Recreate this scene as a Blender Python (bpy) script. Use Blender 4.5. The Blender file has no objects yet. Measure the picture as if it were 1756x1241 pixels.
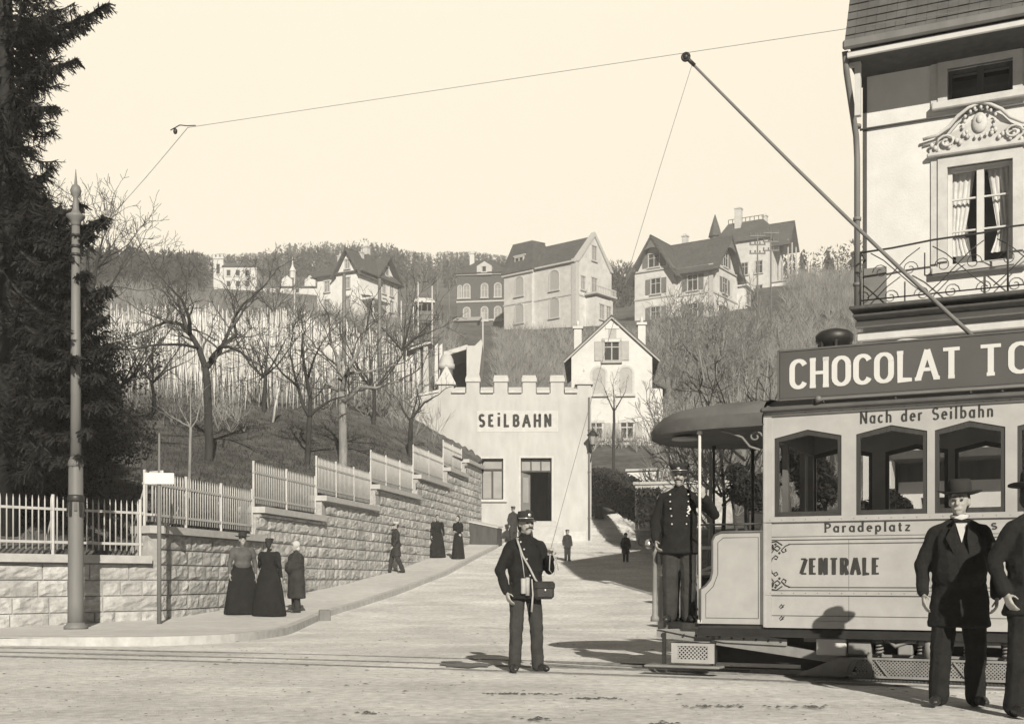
import bpy, math, random
from mathutils import Vector, Matrix, noise as mnoise
sc = bpy.context.scene
R = math.radians
# ---------------------------------------------------------------- camera, sky, sun, exposure
CAMZ, FOC, HX, HY = 1.03, 2050.0, 878.0, 992.0
cam_d = bpy.data.cameras.new('camera'); cam = bpy.data.objects.new('camera', cam_d)
sc.collection.objects.link(cam); sc.camera = cam
cam.location = (0, 0, CAMZ); cam.rotation_euler = (R(90), 0, 0)
cam_d.sensor_width = 36; cam_d.sensor_fit = 'HORIZONTAL'; cam_d.lens = FOC/1756*36
cam_d.shift_x = 0.0; cam_d.shift_y = (HY-620.5)/1756
cam_d.clip_start = 0.1; cam_d.clip_end = 6000
SUN_EL, SUN_AZ = R(26), R(10.5)          # sun behind the photographer, a little to the right
w = bpy.data.worlds.new('World'); sc.world = w; w.use_nodes = True
nt = w.node_tree; nt.nodes.clear()
sky = nt.nodes.new('ShaderNodeTexSky'); sky.sky_type = 'NISHITA'; sky.sun_disc = False
sky.sun_elevation = SUN_EL; sky.sun_rotation = R(180)-SUN_AZ
sky.air_density = 1.0; sky.dust_density = 2.0
bw = nt.nodes.new('ShaderNodeRGBToBW'); nt.links.new(sky.outputs[0], bw.inputs[0])
mul = nt.nodes.new('ShaderNodeMath'); mul.operation = 'MULTIPLY'; mul.inputs[1].default_value = 8.0
nt.links.new(bw.outputs[0], mul.inputs[0])
mn = nt.nodes.new('ShaderNodeMath'); mn.operation = 'MINIMUM'; mn.inputs[1].default_value = 8.0
nt.links.new(mul.outputs[0], mn.inputs[0])
tint = nt.nodes.new('ShaderNodeVectorMath'); tint.operation = 'SCALE'; tint.inputs[0].default_value = (0.985, 0.885, 0.705)
tcw = nt.nodes.new('ShaderNodeTexCoord'); dotn = nt.nodes.new('ShaderNodeVectorMath'); dotn.operation = 'DOT_PRODUCT'; dotn.inputs[1].default_value = (0, .966, .259); nt.links.new(tcw.outputs['Generated'], dotn.inputs[0])
north = nt.nodes.new('ShaderNodeMapRange'); north.inputs[1].default_value = .80; north.inputs[2].default_value = .915; north.inputs[3].default_value = .045; north.inputs[4].default_value = 1.0
nt.links.new(dotn.outputs['Value'], north.inputs[0])          # sky kept bright round the view only, dimmed elsewhere to deepen the shadows
masked_sky = nt.nodes.new('ShaderNodeMath'); masked_sky.operation = 'MULTIPLY'; nt.links.new(mn.outputs[0], masked_sky.inputs[0]); nt.links.new(north.outputs[0], masked_sky.inputs[1])
nt.links.new(masked_sky.outputs[0], tint.inputs['Scale'])
bg = nt.nodes.new('ShaderNodeBackground'); bg.inputs[1].default_value = 0.1
nt.links.new(tint.outputs[0], bg.inputs[0])
wo = nt.nodes.new('ShaderNodeOutputWorld'); nt.links.new(bg.outputs[0], wo.inputs[0])
sl = bpy.data.lights.new('sun', 'SUN'); sl.energy = 5.0; sl.angle = R(0.5); sl.color = (1.0, 0.925, 0.785)
so = bpy.data.objects.new('sun', sl); sc.collection.objects.link(so)
sdir = Vector((-math.sin(SUN_AZ)*math.cos(SUN_EL), math.cos(SUN_AZ)*math.cos(SUN_EL), -math.sin(SUN_EL)))
so.rotation_euler = sdir.to_track_quat('-Z', 'Y').to_euler(); so.location = (10, -40, 40)
sc.view_settings.view_transform = 'Standard'; sc.view_settings.look = 'None'
sc.view_settings.exposure = 0.54; sc.view_settings.gamma = 1
sc.render.engine = 'CYCLES'
cy = sc.cycles; cy.max_bounces = 6; cy.diffuse_bounces = 3; cy.glossy_bounces = 2; cy.transmission_bounces = 5
cy.transparent_max_bounces = 12; cy.use_denoising = True; cy.volume_bounces = 0
cy.sample_clamp_indirect = 6
rnd = random.Random(7)
C = sc.collection

# ---------------------------------------------------------------- helpers
def P(x, y, Y): return Vector(((x-HX)*Y/FOC, Y, CAMZ+(HY-y)*Y/FOC))
def lerp(a, b, t): return a+(b-a)*t
def pl(pts, x):
    if x <= pts[0][0]: return pts[0][1]
    for (a, b), (c, d) in zip(pts, pts[1:]):
        if x <= c: return b+(d-b)*(x-a)/(c-a)
    return pts[-1][1]
def fbm(v, o=4): return mnoise.fractal(Vector(v), 1.0, 2.0, o)

class MB:
    def __init__(s): s.v = []; s.f = []; s.sm = []
    def face(s, pts, sm=False):
        n = len(s.v); s.v += [tuple(p) for p in pts]; s.f.append(tuple(range(n, n+len(pts)))); s.sm.append(sm)
    def raw(s, vs, fs, sm=False):
        n = len(s.v); s.v += [tuple(p) for p in vs]
        for f in fs: s.f.append(tuple(i+n for i in f)); s.sm.append(sm)
    def box(s, x0, x1, y0, y1, z0, z1):
        v = [(x, y, z) for z in (z0, z1) for y in (y0, y1) for x in (x0, x1)]
        s.raw(v, [(0,2,3,1),(4,5,7,6),(0,1,5,4),(2,6,7,3),(0,4,6,2),(1,3,7,5)]); return s
    def rbox(s, x0, x1, y0, y1, z0, z1, b=0.01):
        # box with chamfered edges
        vs = []; 
        for sx, x in ((1, x0), (-1, x1)):
            for sy, y in ((1, y0), (-1, y1)):
                for sz, z in ((1, z0), (-1, z1)):
                    vs += [(x, y+sy*b, z+sz*b), (x+sx*b, y, z+sz*b), (x+sx*b, y+sy*b, z)]
        def I(ix, iy, iz, k): return ((ix*2+iy)*2+iz)*3+k
        F = []
        for a in (0, 1):
            q = [I(a,0,0,0), I(a,1,0,0), I(a,1,1,0), I(a,0,1,0)]; F.append(q if a else q[::-1])
            q = [I(0,a,0,1), I(1,a,0,1), I(1,a,1,1), I(0,a,1,1)]; F.append(q[::-1] if a else q)
            q = [I(0,0,a,2), I(1,0,a,2), I(1,1,a,2), I(0,1,a,2)]; F.append(q if a else q[::-1])
        for i in (0, 1):
            for j in (0, 1):
                F.append([I(i,j,0,0), I(i,j,1,0), I(i,j,1,1), I(i,j,0,1)])
                F.append([I(i,0,j,0), I(i,1,j,0), I(i,1,j,2), I(i,0,j,2)])
                F.append([I(0,i,j,1), I(1,i,j,1), I(1,i,j,2), I(0,i,j,2)])
                for k in (0, 1): F.append([I(i,j,k,0), I(i,j,k,1), I(i,j,k,2)])
        s.raw(vs, F); return s
    def bar(s, p, q, w, h=None, up=(0,0,1)):
        p = Vector(p); q = Vector(q); h = h or w; d = (q-p).normalized(); u = Vector(up)
        a = d.cross(u)
        if a.length < 1e-4: a = d.cross(Vector((0,1,0)))
        a.normalize(); b = a.cross(d).normalized(); a *= w/2; b *= h/2
        v = [p-a-b, p+a-b, p+a+b, p-a+b, q-a-b, q+a-b, q+a+b, q-a+b]
        s.raw(v, [(0,3,2,1),(4,5,6,7),(0,1,5,4),(1,2,6,5),(2,3,7,6),(3,0,4,7)]); return s
    def tube(s, pts, r, n=6, cap=True, sm=True):
        pts = [Vector(p) for p in pts]; k = len(pts)
        rs = r if isinstance(r, (list, tuple)) else [r]*k
        base = len(s.v); prev = None
        for i, p in enumerate(pts):
            d = (pts[min(i+1, k-1)]-pts[max(i-1, 0)])
            d = d.normalized() if d.length > 1e-9 else Vector((0,0,1))
            if prev is None:
                a = d.cross(Vector((0,0,1)))
                if a.length < 1e-3: a = d.cross(Vector((0,1,0)))
            else: a = prev-d*prev.dot(d)
            a.normalize(); prev = a; b = d.cross(a)
            for j in range(n):
                t = 2*math.pi*j/n
                s.v.append(tuple(p+(a*math.cos(t)+b*math.sin(t))*rs[i]))
        for i in range(k-1):
            for j in range(n):
                j2 = (j+1) % n
                s.f.append((base+i*n+j, base+i*n+j2, base+(i+1)*n+j2, base+(i+1)*n+j)); s.sm.append(sm)
        if cap and n > 2:
            s.f.append(tuple(base+j for j in range(n))[::-1]); s.sm.append(False)
            s.f.append(tuple(base+(k-1)*n+j for j in range(n))); s.sm.append(False)
        return s
    def lathe(s, prof, c=(0,0,0), n=16, sm=True):
        base = len(s.v); cx, cy_, cz = c
        for r, z in prof:
            for j in range(n):
                t = 2*math.pi*j/n; s.v.append((cx+r*math.cos(t), cy_+r*math.sin(t), cz+z))
        for i in range(len(prof)-1):
            for j in range(n):
                j2 = (j+1) % n
                s.f.append((base+i*n+j, base+i*n+j2, base+(i+1)*n+j2, base+(i+1)*n+j)); s.sm.append(sm)
        s.f.append(tuple(base+j for j in range(n))[::-1]); s.sm.append(False)
        s.f.append(tuple(base+(len(prof)-1)*n+j for j in range(n))); s.sm.append(False); return s
    def prism(s, poly, o, ax, ay, d):
        # poly (2D) in the plane o + x*ax + y*ay, extruded by the vector d
        o = Vector(o); ax = Vector(ax); ay = Vector(ay); d = Vector(d); n = len(poly)
        a = [o+ax*p[0]+ay*p[1] for p in poly]; b = [p+d for p in a]
        F = [tuple(range(n))[::-1], tuple(range(n, 2*n))]+[(i, (i+1) % n, n+(i+1) % n, n+i) for i in range(n)]
        s.raw(a+b, F); return s
    def slab(s, q, t):
        # thick sheet: quad/polygon q, thickness t along its normal, downwards
        q = [Vector(p) for p in q]; n = (q[1]-q[0]).cross(q[2]-q[0]).normalized()*-t
        k = len(q); b = [p+n for p in q]
        s.raw(q+b, [tuple(range(k)), tuple(range(k, 2*k))[::-1]]+[(i, k+i, k+(i+1) % k, (i+1) % k) for i in range(k)]); return s
    def ell(s, c, rx, ry, rz, n=10, m=7):
        prof = [(math.sin(math.pi*i/m), -math.cos(math.pi*i/m)) for i in range(m+1)]
        base = len(s.v)
        for r, z in prof:
            r = max(r, 1e-3)
            for j in range(n):
                t = 2*math.pi*j/n; s.v.append((c[0]+rx*r*math.cos(t), c[1]+ry*r*math.sin(t), c[2]+rz*z))
        for i in range(m):
            for j in range(n):
                j2 = (j+1) % n; s.f.append((base+i*n+j, base+i*n+j2, base+(i+1)*n+j2, base+(i+1)*n+j)); s.sm.append(True)
        s.f.append(tuple(base+j for j in range(n))[::-1]); s.sm.append(True)
        s.f.append(tuple(base+m*n+j for j in range(n))); s.sm.append(True); return s
    def cap(s, p, q, r1, r2, n=9):
        # closed round cone from p to q
        p = Vector(p); q = Vector(q); d = q-p
        if d.length < 1e-5: return s.ell(p, r1, r1, r1)
        d.normalize(); pts = []; rs = []
        for t in (-1, -.92, -.7, -.38): pts.append(p+d*(t*r1)); rs.append(max(1e-3, r1*math.sqrt(max(0, 1-t*t))))
        pts.append(p); rs.append(r1); pts.append(q); rs.append(r2)
        for t in (.38, .7, .92, 1): pts.append(q+d*(t*r2)); rs.append(max(1e-3, r2*math.sqrt(max(0, 1-t*t))))
        return s.tube(pts, rs, n)
    def stack(s, rings, n=22, sm=True):
        # closed stack of elliptical rings (cx, cy, rx, ry, z)
        base = len(s.v)
        for cx, cy_, rx, ry, z in rings:
            for j in range(n):
                t = 2*math.pi*j/n; s.v.append((cx+rx*math.cos(t), cy_+ry*math.sin(t), z))
        m = len(rings)
        for i in range(m-1):
            for j in range(n):
                j2 = (j+1) % n; s.f.append((base+i*n+j, base+i*n+j2, base+(i+1)*n+j2, base+(i+1)*n+j)); s.sm.append(sm)
        s.f.append(tuple(base+j for j in range(n))[::-1]); s.sm.append(sm); s.f.append(tuple(base+(m-1)*n+j for j in range(n))); s.sm.append(sm); return s
    def mesh(s, name):
        m = bpy.data.meshes.new(name); m.from_pydata(s.v, [], s.f)
        m.polygons.foreach_set('use_smooth', s.sm); m.update(); return m
    def build(s, name, mat, parent=None, loc=None, rz=None, **tg):
        o = bpy.data.objects.new(name, s.mesh(name)); C.objects.link(o)
        o.data.materials.append(mat)
        if parent is not None: o.parent = parent
        if loc is not None: o.location = loc
        if rz is not None: o.rotation_euler = (0, 0, rz)
        for k, v in tg.items(): o[k] = v
        return o

def thing(name, label, cat, loc=(0,0,0), rz=0, group=None):
    o = bpy.data.objects.new(name, None); C.objects.link(o); o.empty_display_size = .3
    o.location = loc; o.rotation_euler = (0, 0, rz); o['label'] = label; o['category'] = cat
    if group: o['group'] = group
    return o
def children(o): return [c for c in C.objects if c.parent == o]
def copy_tree(o, parent=None, kids=None):
    c = o.copy(); C.objects.link(c)
    if parent is not None: c.parent = parent
    for ch in (kids if kids is not None else children(o)): copy_tree(ch, c)
    return c

def mat(name, val, rough=.85, amp=.25, scale=3.0, bump=0.0, bscale=None, tint=(1,1,1), amp2=0.0, scale2=.4, metal=0, spec=.3, stretch=None):
    m = bpy.data.materials.new(name); m.use_nodes = True; t = m.node_tree; b = t.nodes['Principled BSDF']
    b.inputs['Roughness'].default_value = rough; b.inputs['Metallic'].default_value = metal
    b.inputs['Specular IOR Level'].default_value = spec
    tc = t.nodes.new('ShaderNodeTexCoord'); src = tc.outputs['Object']
    if stretch:
        mp = t.nodes.new('ShaderNodeMapping'); mp.inputs['Scale'].default_value = stretch
        t.links.new(src, mp.inputs['Vector']); src = mp.outputs['Vector']
    def nz(sc_, det=6, ro=.6):
        n = t.nodes.new('ShaderNodeTexNoise'); n.inputs['Scale'].default_value = sc_
        n.inputs['Detail'].default_value = det; n.inputs['Roughness'].default_value = ro
        t.links.new(src, n.inputs['Vector']); return n
    def mr(sock, a, b_):
        r = t.nodes.new('ShaderNodeMapRange'); r.inputs[1].default_value = .3; r.inputs[2].default_value = .7
        r.inputs[3].default_value = a; r.inputs[4].default_value = b_; t.links.new(sock, r.inputs[0]); return r.outputs[0]
    f = mr(nz(scale).outputs['Fac'], val*(1-amp), val*(1+amp))
    if amp2:
        g = mr(nz(scale2, 3).outputs['Fac'], 1-amp2, 1+amp2)
        mm = t.nodes.new('ShaderNodeMath'); mm.operation = 'MULTIPLY'; t.links.new(f, mm.inputs[0]); t.links.new(g, mm.inputs[1]); f = mm.outputs[0]
    vs = t.nodes.new('ShaderNodeVectorMath'); vs.operation = 'SCALE'; vs.inputs[0].default_value = tint
    t.links.new(f, vs.inputs['Scale']); t.links.new(vs.outputs[0], b.inputs['Base Color'])
    if bump:
        n = nz(bscale or scale*4, 8, .65); bp = t.nodes.new('ShaderNodeBump'); bp.inputs['Strength'].default_value = bump
        bp.inputs['Distance'].default_value = .03; t.links.new(n.outputs['Fac'], bp.inputs['Height']); t.links.new(bp.outputs[0], b.inputs['Normal'])
    return m
def nodes_of(m): return m.node_tree, m.node_tree.nodes['Principled BSDF']

M = {}
def defmats():
    M['ground'] = mat('gravel_street', .64, .95, .24, 9.0, .9, 38, amp2=.2, scale2=.5)
    M['pave'] = mat('pavement_grit', .50, .95, .12, 4, .35, 45, amp2=.10, scale2=.4)
    M['kerb'] = mat('kerb_stone', .40, .9, .2, 5, .3)
    M['grass'] = mat('winter_grass', .092, 1, .45, 1.6, .9, 9, amp2=.35, scale2=.12)
    M['stone'] = mat('wall_stone', .38, .92, .24, 6.5, .6, 26, amp2=.24, scale2=1.1)
    M['mortar'] = mat('mortar', .33, .95, .2, 8, .3)
    M['coping'] = mat('coping_stone', .40, .9, .12, 5, .25, 20)
    M['fence'] = mat('pale_fence_paint', .42, .5, .12, 6)
    M['plaster'] = mat('station_plaster', .42, .92, .11, 2.2, .25, 30, amp2=.12, scale2=.35, stretch=(1,1,.35))
    M['plaster2'] = mat('white_plaster', .55, .92, .07, 2.5, .2, 25, amp2=.08, scale2=.35)
    M['plaster3'] = mat('villa_plaster', .54, .92, .13, 1.2, .1, 8, amp2=.08, scale2=.25)
    M['plaster4'] = mat('chalet_plaster', .58, .92, .10, 1.0, .1, 8, amp2=.10, scale2=.25)
    M['trim'] = mat('stone_trim', .47, .9, .1, 4, .2)
    M['trimgrey'] = mat('grey_stone_trim', .45, .9, .12, 4, .2)
    M['brickwall'] = mat('brick_wall', .10, .9, .2, 3, .2, 12)
    M['roof'] = mat('slate_roof', .09, .85, .25, 2.5, .3, 8, amp2=.15, scale2=.6)
    M['roof2'] = mat('dark_roof', .085, .85, .25, 2.5, .3, 8)
    M['pane'] = mat('window_glass_dark', .05, .15, .2, 1.0, spec=.6)
    M['panegrey'] = mat('blind_behind_glass', .25, .5, .15, 1.5)
    M['shutter'] = mat('grey_shutter', .15, .8, .15, 4)
    M['shutpale'] = mat('pale_shutter', .36, .8, .1, 4)
    M['wood'] = mat('dark_wood', .06, .7, .3, 6, .2, stretch=(1,1,.2))
    M['iron'] = mat('black_iron', .022, .5, .3, 8, spec=.5)
    M['steel'] = mat('rail_steel', .22, .5, .35, 10, metal=.3)
    M['polepaint'] = mat('pole_paint', .15, .55, .14, 3, .1, stretch=(1,1,.15))
    M['white'] = mat('white_enamel', .50, .5, .08, 4)
    M['sign_white'] = mat('sign_white', .56, .7, .05, 4)
    M['letter'] = mat('black_letter', .03, .7, .3, 8)
    M['bark'] = mat('bark', .036, .95, .4, 6, .6, 30, stretch=(1,1,.3))
    M['barkpale'] = mat('pale_bark', .21, .95, .35, 6, .5, 30, stretch=(1,1,.3))
    M['twig'] = mat('twigs', .075, .95, .3, 3)
    M['twigpale'] = mat('pale_twigs', .17, .95, .35, 2)
    M['stake'] = mat('weathered_stake', .60, .95, .45, .9)
    M['needle'] = mat('spruce_needles', .016, .8, .5, 1.5)
    M['yew'] = mat('evergreen_leaves', .016, .75, .5, 1.5)
    M['forest'] = mat('far_forest', .05, 1, .35, .08)
    M['scrub'] = mat('scrub_twigs', .27, 1, .45, .35)
    M['skin'] = mat('skin', .30, .6, .06, 8, tint=(1.02, 1, .96))
    M['cloth'] = mat('black_cloth', .012, .95, .35, 7, .4, 60)
    M['cloth2'] = mat('dark_wool', .030, .95, .3, 6, .4, 60)
    M['cloth3'] = mat('grey_cloth', .035, .95, .3, 6, .4, 50)
    M['clothpale'] = mat('pale_cloth', .45, .9, .12, 8, .3)
    M['hair'] = mat('dark_hair', .025, .6, .4, 12)
    M['felt'] = mat('felt_hat', .022, .85, .3, 9)
    M['leather'] = mat('black_leather', .024, .35, .3, 9, .2, 60, spec=.5)
    M['strap'] = mat('pale_strap', .32, .7, .2, 9)
    M['brass'] = mat('brass', .60, .3, .1, 9, metal=.7)
    M['tramwhite'] = mat('tram_enamel', .33, .36, .09, 5, .04, 14, amp2=.09, scale2=.9, spec=.5)
    M['tramline'] = mat('tram_lining', .09, .5, .2, 5)
    M['tramwood'] = mat('tram_window_wood', .032, .45, .25, 5, .1, spec=.5, stretch=(3,3,.4))
    M['tramroof'] = mat('tram_roof_canvas', .11, .85, .2, 3, .2, 20)
    M['trambeam'] = mat('tram_frame_paint', .20, .6, .2, 5, .1)
    M['tramdark'] = mat('tram_underframe', .016, .7, .4, 6)
    M['tramceil'] = mat('tram_ceiling', .12, .7, .2, 4)
    M['signgrey'] = mat('advert_board', .070, .6, .08, 2.0, amp2=.06)
    M['signletter'] = mat('advert_letters', .50, .6, .04, 6)
    M['hedge'] = mat('clipped_hedge', .032, .9, .5, 2.5)
    M['darkgravel'] = mat('dark_gravel', .13, .8, .2, 6, .4, 40)
    M['dirt'] = mat('dung_and_dirt', .07, .95, .4, 10)
    M['plaster5'] = mat('bright_plaster', .70, .92, .08, 1.5)
    M['sodshade'] = mat('garden_sod_tree_shade', .03, 1, .4, 2, .3)  # garden grass darkened in colour to stand for the shade of the trees
    M['inner'] = mat('saloon_wood', .14, .5, .2, 4, spec=.4)
    M['jacket'] = mat('grey_jacket', .085, .95, .25, 6, .3, 40)
    M['groove'] = mat('dusty_groove', .14, .95, .4, 8)
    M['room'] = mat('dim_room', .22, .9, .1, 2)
    M['curtain'] = mat('net_curtain', .7, .9, .15, 6)
    # clear window glass: lets the view through, mirrors a little
    g = bpy.data.materials.new('clear_glass'); g.use_nodes = True; t = g.node_tree; t.nodes.remove(t.nodes['Principled BSDF'])
    tr = t.nodes.new('ShaderNodeBsdfTransparent'); tr.inputs[0].default_value = (.93,.93,.93,1)
    gl = t.nodes.new('ShaderNodeBsdfGlossy'); gl.inputs['Roughness'].default_value = .03; gl.inputs[0].default_value = (.8,.8,.8,1)
    lw = t.nodes.new('ShaderNodeLayerWeight'); pw = t.nodes.new('ShaderNodeMath'); pw.operation = 'POWER'; pw.inputs[1].default_value = 4; t.links.new(lw.outputs['Facing'], pw.inputs[0])
    fr = t.nodes.new('ShaderNodeMath'); fr.operation = 'MULTIPLY_ADD'; fr.inputs[1].default_value = .5; fr.inputs[2].default_value = .035; t.links.new(pw.outputs[0], fr.inputs[0])
    mx = t.nodes.new('ShaderNodeMixShader'); t.links.new(fr.outputs[0], mx.inputs[0]); t.links.new(tr.outputs[0], mx.inputs[1]); t.links.new(gl.outputs[0], mx.inputs[2])
    t.links.new(mx.outputs[0], t.nodes['Material Output'].inputs[0]); M['glass'] = g
    # street: wheel ruts and sweepings drawn out along the track
    t, b = nodes_of(M['ground']); src = b.inputs['Base Color'].links[0].from_socket
    tc = t.nodes.new('ShaderNodeTexCoord'); mp = t.nodes.new('ShaderNodeMapping'); mp.inputs['Rotation'].default_value = (0,0,R(24)); mp.inputs['Scale'].default_value = (.22,.8,1); t.links.new(tc.outputs['Object'], mp.inputs['Vector'])
    n1 = t.nodes.new('ShaderNodeTexNoise'); n1.inputs['Scale'].default_value = 1.6; n1.inputs['Detail'].default_value = 7; n1.inputs['Roughness'].default_value = .7; t.links.new(mp.outputs[0], n1.inputs['Vector'])
    r1 = t.nodes.new('ShaderNodeMapRange'); r1.inputs[1].default_value = .32; r1.inputs[2].default_value = .68; r1.inputs[3].default_value = .86; r1.inputs[4].default_value = 1.08; t.links.new(n1.outputs['Fac'], r1.inputs[0])
    n2 = t.nodes.new('ShaderNodeTexVoronoi'); n2.inputs['Scale'].default_value = 26; t.links.new(tc.outputs['Object'], n2.inputs['Vector'])
    r2 = t.nodes.new('ShaderNodeMapRange'); r2.inputs[1].default_value = .0; r2.inputs[2].default_value = .22; r2.inputs[3].default_value = .72; r2.inputs[4].default_value = 1.0; t.links.new(n2.outputs['Distance'], r2.inputs[0])
    m1 = t.nodes.new('ShaderNodeMath'); m1.operation = 'MULTIPLY'; t.links.new(r1.outputs[0], m1.inputs[0]); t.links.new(r2.outputs[0], m1.inputs[1])
    v1 = t.nodes.new('ShaderNodeVectorMath'); v1.operation = 'SCALE'; t.links.new(src, v1.inputs[0]); t.links.new(m1.outputs[0], v1.inputs['Scale']); t.links.new(v1.outputs[0], b.inputs['Base Color'])
    # roof tiles: rows and joints
    m = mat('plain_tiles', .12, .85, .3, 6, .0); t, b = nodes_of(m)
    br = t.nodes.new('ShaderNodeTexBrick'); br.inputs['Scale'].default_value = 1
    br.inputs['Brick Width'].default_value = .17; br.inputs['Row Height'].default_value = 5.0; br.inputs['Mortar Size'].default_value = .012
    br.inputs['Color1'].default_value = (.75,.75,.75,1); br.inputs['Color2'].default_value = (1.5,1.5,1.5,1); br.inputs['Mortar'].default_value = (.25,.25,.25,1)
    tc = t.nodes.new('ShaderNodeTexCoord'); t.links.new(tc.outputs['Object'], br.inputs['Vector'])
    mm = t.nodes.new('ShaderNodeVectorMath'); mm.operation = 'MULTIPLY'; src = b.inputs['Base Color'].links[0].from_socket
    t.links.new(src, mm.inputs[0]); t.links.new(br.outputs['Color'], mm.inputs[1]); t.links.new(mm.outputs[0], b.inputs['Base Color']); M['tiles'] = m
defmats()

# ---------------------------------------------------------------- lettering (own stroke alphabet)
def arc(cx, cy_, rx, ry, a0, a1, n=10):
    return [(cx+rx*math.cos(R(a0+(a1-a0)*i/n)), cy_+ry*math.sin(R(a0+(a1-a0)*i/n))) for i in range(n+1)]
G = {  # width, strokes; caps height 1, x-height .66
 'C': (.62, [arc(.32,.72,.26,.25,20,180,8)+arc(.32,.28,.26,.25,180,340,8)]),
 'H': (.72, [[(.1,0),(.1,1)], [(.62,0),(.62,1)], [(.1,.5),(.62,.5)]]),
 'O': (.68, [arc(.34,.72,.27,.25,0,180,8)+arc(.34,.28,.27,.25,180,360,8)+[(.61,.72)]]),
 'L': (.56, [[(.1,1),(.1,.03),(.54,.03)]]),
 'A': (.76, [[(.04,0),(.38,1)], [(.38,1),(.72,0)], [(.17,.34),(.59,.34)]]),
 'T': (.66, [[(.03,.96),(.63,.96)], [(.33,.96),(.33,0)]]),
 'Z': (.58, [[(.06,.95),(.52,.95)], [(.52,.95),(.06,.05)], [(.06,.05),(.54,.05)]]),
 'E': (.56, [[(.1,0),(.1,1)], [(.1,.95),(.52,.95)], [(.1,.5),(.44,.5)], [(.1,.05),(.53,.05)]]),
 'N': (.70, [[(.1,0),(.1,1)], [(.1,1),(.6,0)], [(.6,0),(.6,1)]]),
 'R': (.64, [[(.1,0),(.1,1)], [(.1,.95)]+arc(.34,.73,.2,.22,90,-90,8)+[(.1,.51)], [(.33,.5),(.58,0)]]),
 'S': (.60, [arc(.3,.73,.22,.24,30,270,9)+arc(.3,.26,.23,.24,90,-150,9)]),
 'B': (.64, [[(.1,0),(.1,1)], [(.1,.95)]+arc(.32,.74,.2,.21,90,-90,8)+[(.1,.53)], [(.1,.52)]+arc(.34,.28,.22,.24,90,-90,8)+[(.1,.04)]]),
 'P': (.60, [[(.1,0),(.1,1)], [(.1,.95)]+arc(.32,.72,.22,.23,90,-90,8)+[(.1,.49)]]),
 'I': (.26, [[(.13,0),(.13,.82)], [(.13,1.0),(.13,1.16)]]),
 'a': (.54, [arc(.25,.33,.19,.3,40,320,12), [(.44,.66),(.44,.03),(.52,.03)]]),
 'c': (.48, [arc(.26,.33,.2,.3,45,315,12)]),
 'h': (.54, [[(.1,0),(.1,1)], [(.1,.5)]+arc(.27,.44,.17,.19,160,0,8)+[(.44,0)]]),
 'd': (.56, [arc(.26,.33,.19,.3,40,320,12), [(.45,1),(.45,0)]]),
 'e': (.50, [[(.07,.36),(.44,.36)]+arc(.255,.33,.19,.3,10,310,12)]),
 'r': (.40, [[(.1,0),(.1,.64)], [(.1,.44)]+arc(.26,.46,.15,.17,170,50,6)]),
 'i': (.22, [[(.11,0),(.11,.64)], [(.11,.82),(.11,.95)]]),
 'l': (.22, [[(.11,0),(.11,1)]]),
 'b': (.56, [[(.1,0),(.1,1)], arc(.29,.33,.19,.3,140,-140,12)]),
 'n': (.54, [[(.1,0),(.1,.64)], [(.1,.46)]+arc(.27,.44,.17,.19,160,0,8)+[(.44,0)]]),
 'p': (.56, [[(.1,-.28),(.1,.64)], arc(.29,.33,.19,.3,140,-140,12)]),
 't': (.36, [[(.16,.9),(.16,.12),(.22,.04),(.32,.04)], [(.03,.62),(.31,.62)]]),
 'z': (.46, [[(.05,.62),(.41,.62)], [(.41,.62),(.05,.04)], [(.05,.04),(.42,.04)]]),
 's': (.44, [arc(.22,.48,.15,.16,30,270,7)+arc(.22,.18,.16,.16,90,-150,7)]),
 '-': (.7, [[(.05,.4),(.65,.4)]]), ' ': (.42, []),
}
SER = {'H': [(.1,0),(.1,1),(.62,0),(.62,1)], 'L': [(.1,1)], 'A': [(.04,0),(.72,0)], 'T': [(.33,0)], 'E': [], 'N': [(.1,0),(.6,1),(.1,1)], 'R': [(.1,0),(.1,1),(.58,0)], 'Z': [],
       'P': [(.1,0),(.1,1)], 'h': [(.1,0),(.44,0),(.1,1)], 'n': [(.1,0),(.44,0),(.1,.64)], 'r': [(.1,0),(.1,.64)], 'l': [(.11,0),(.11,1)], 'i': [(.11,0)], 'p': [(.1,-.28)], 'd': [(.45,1)], 'b': [(.1,1)]}
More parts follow.
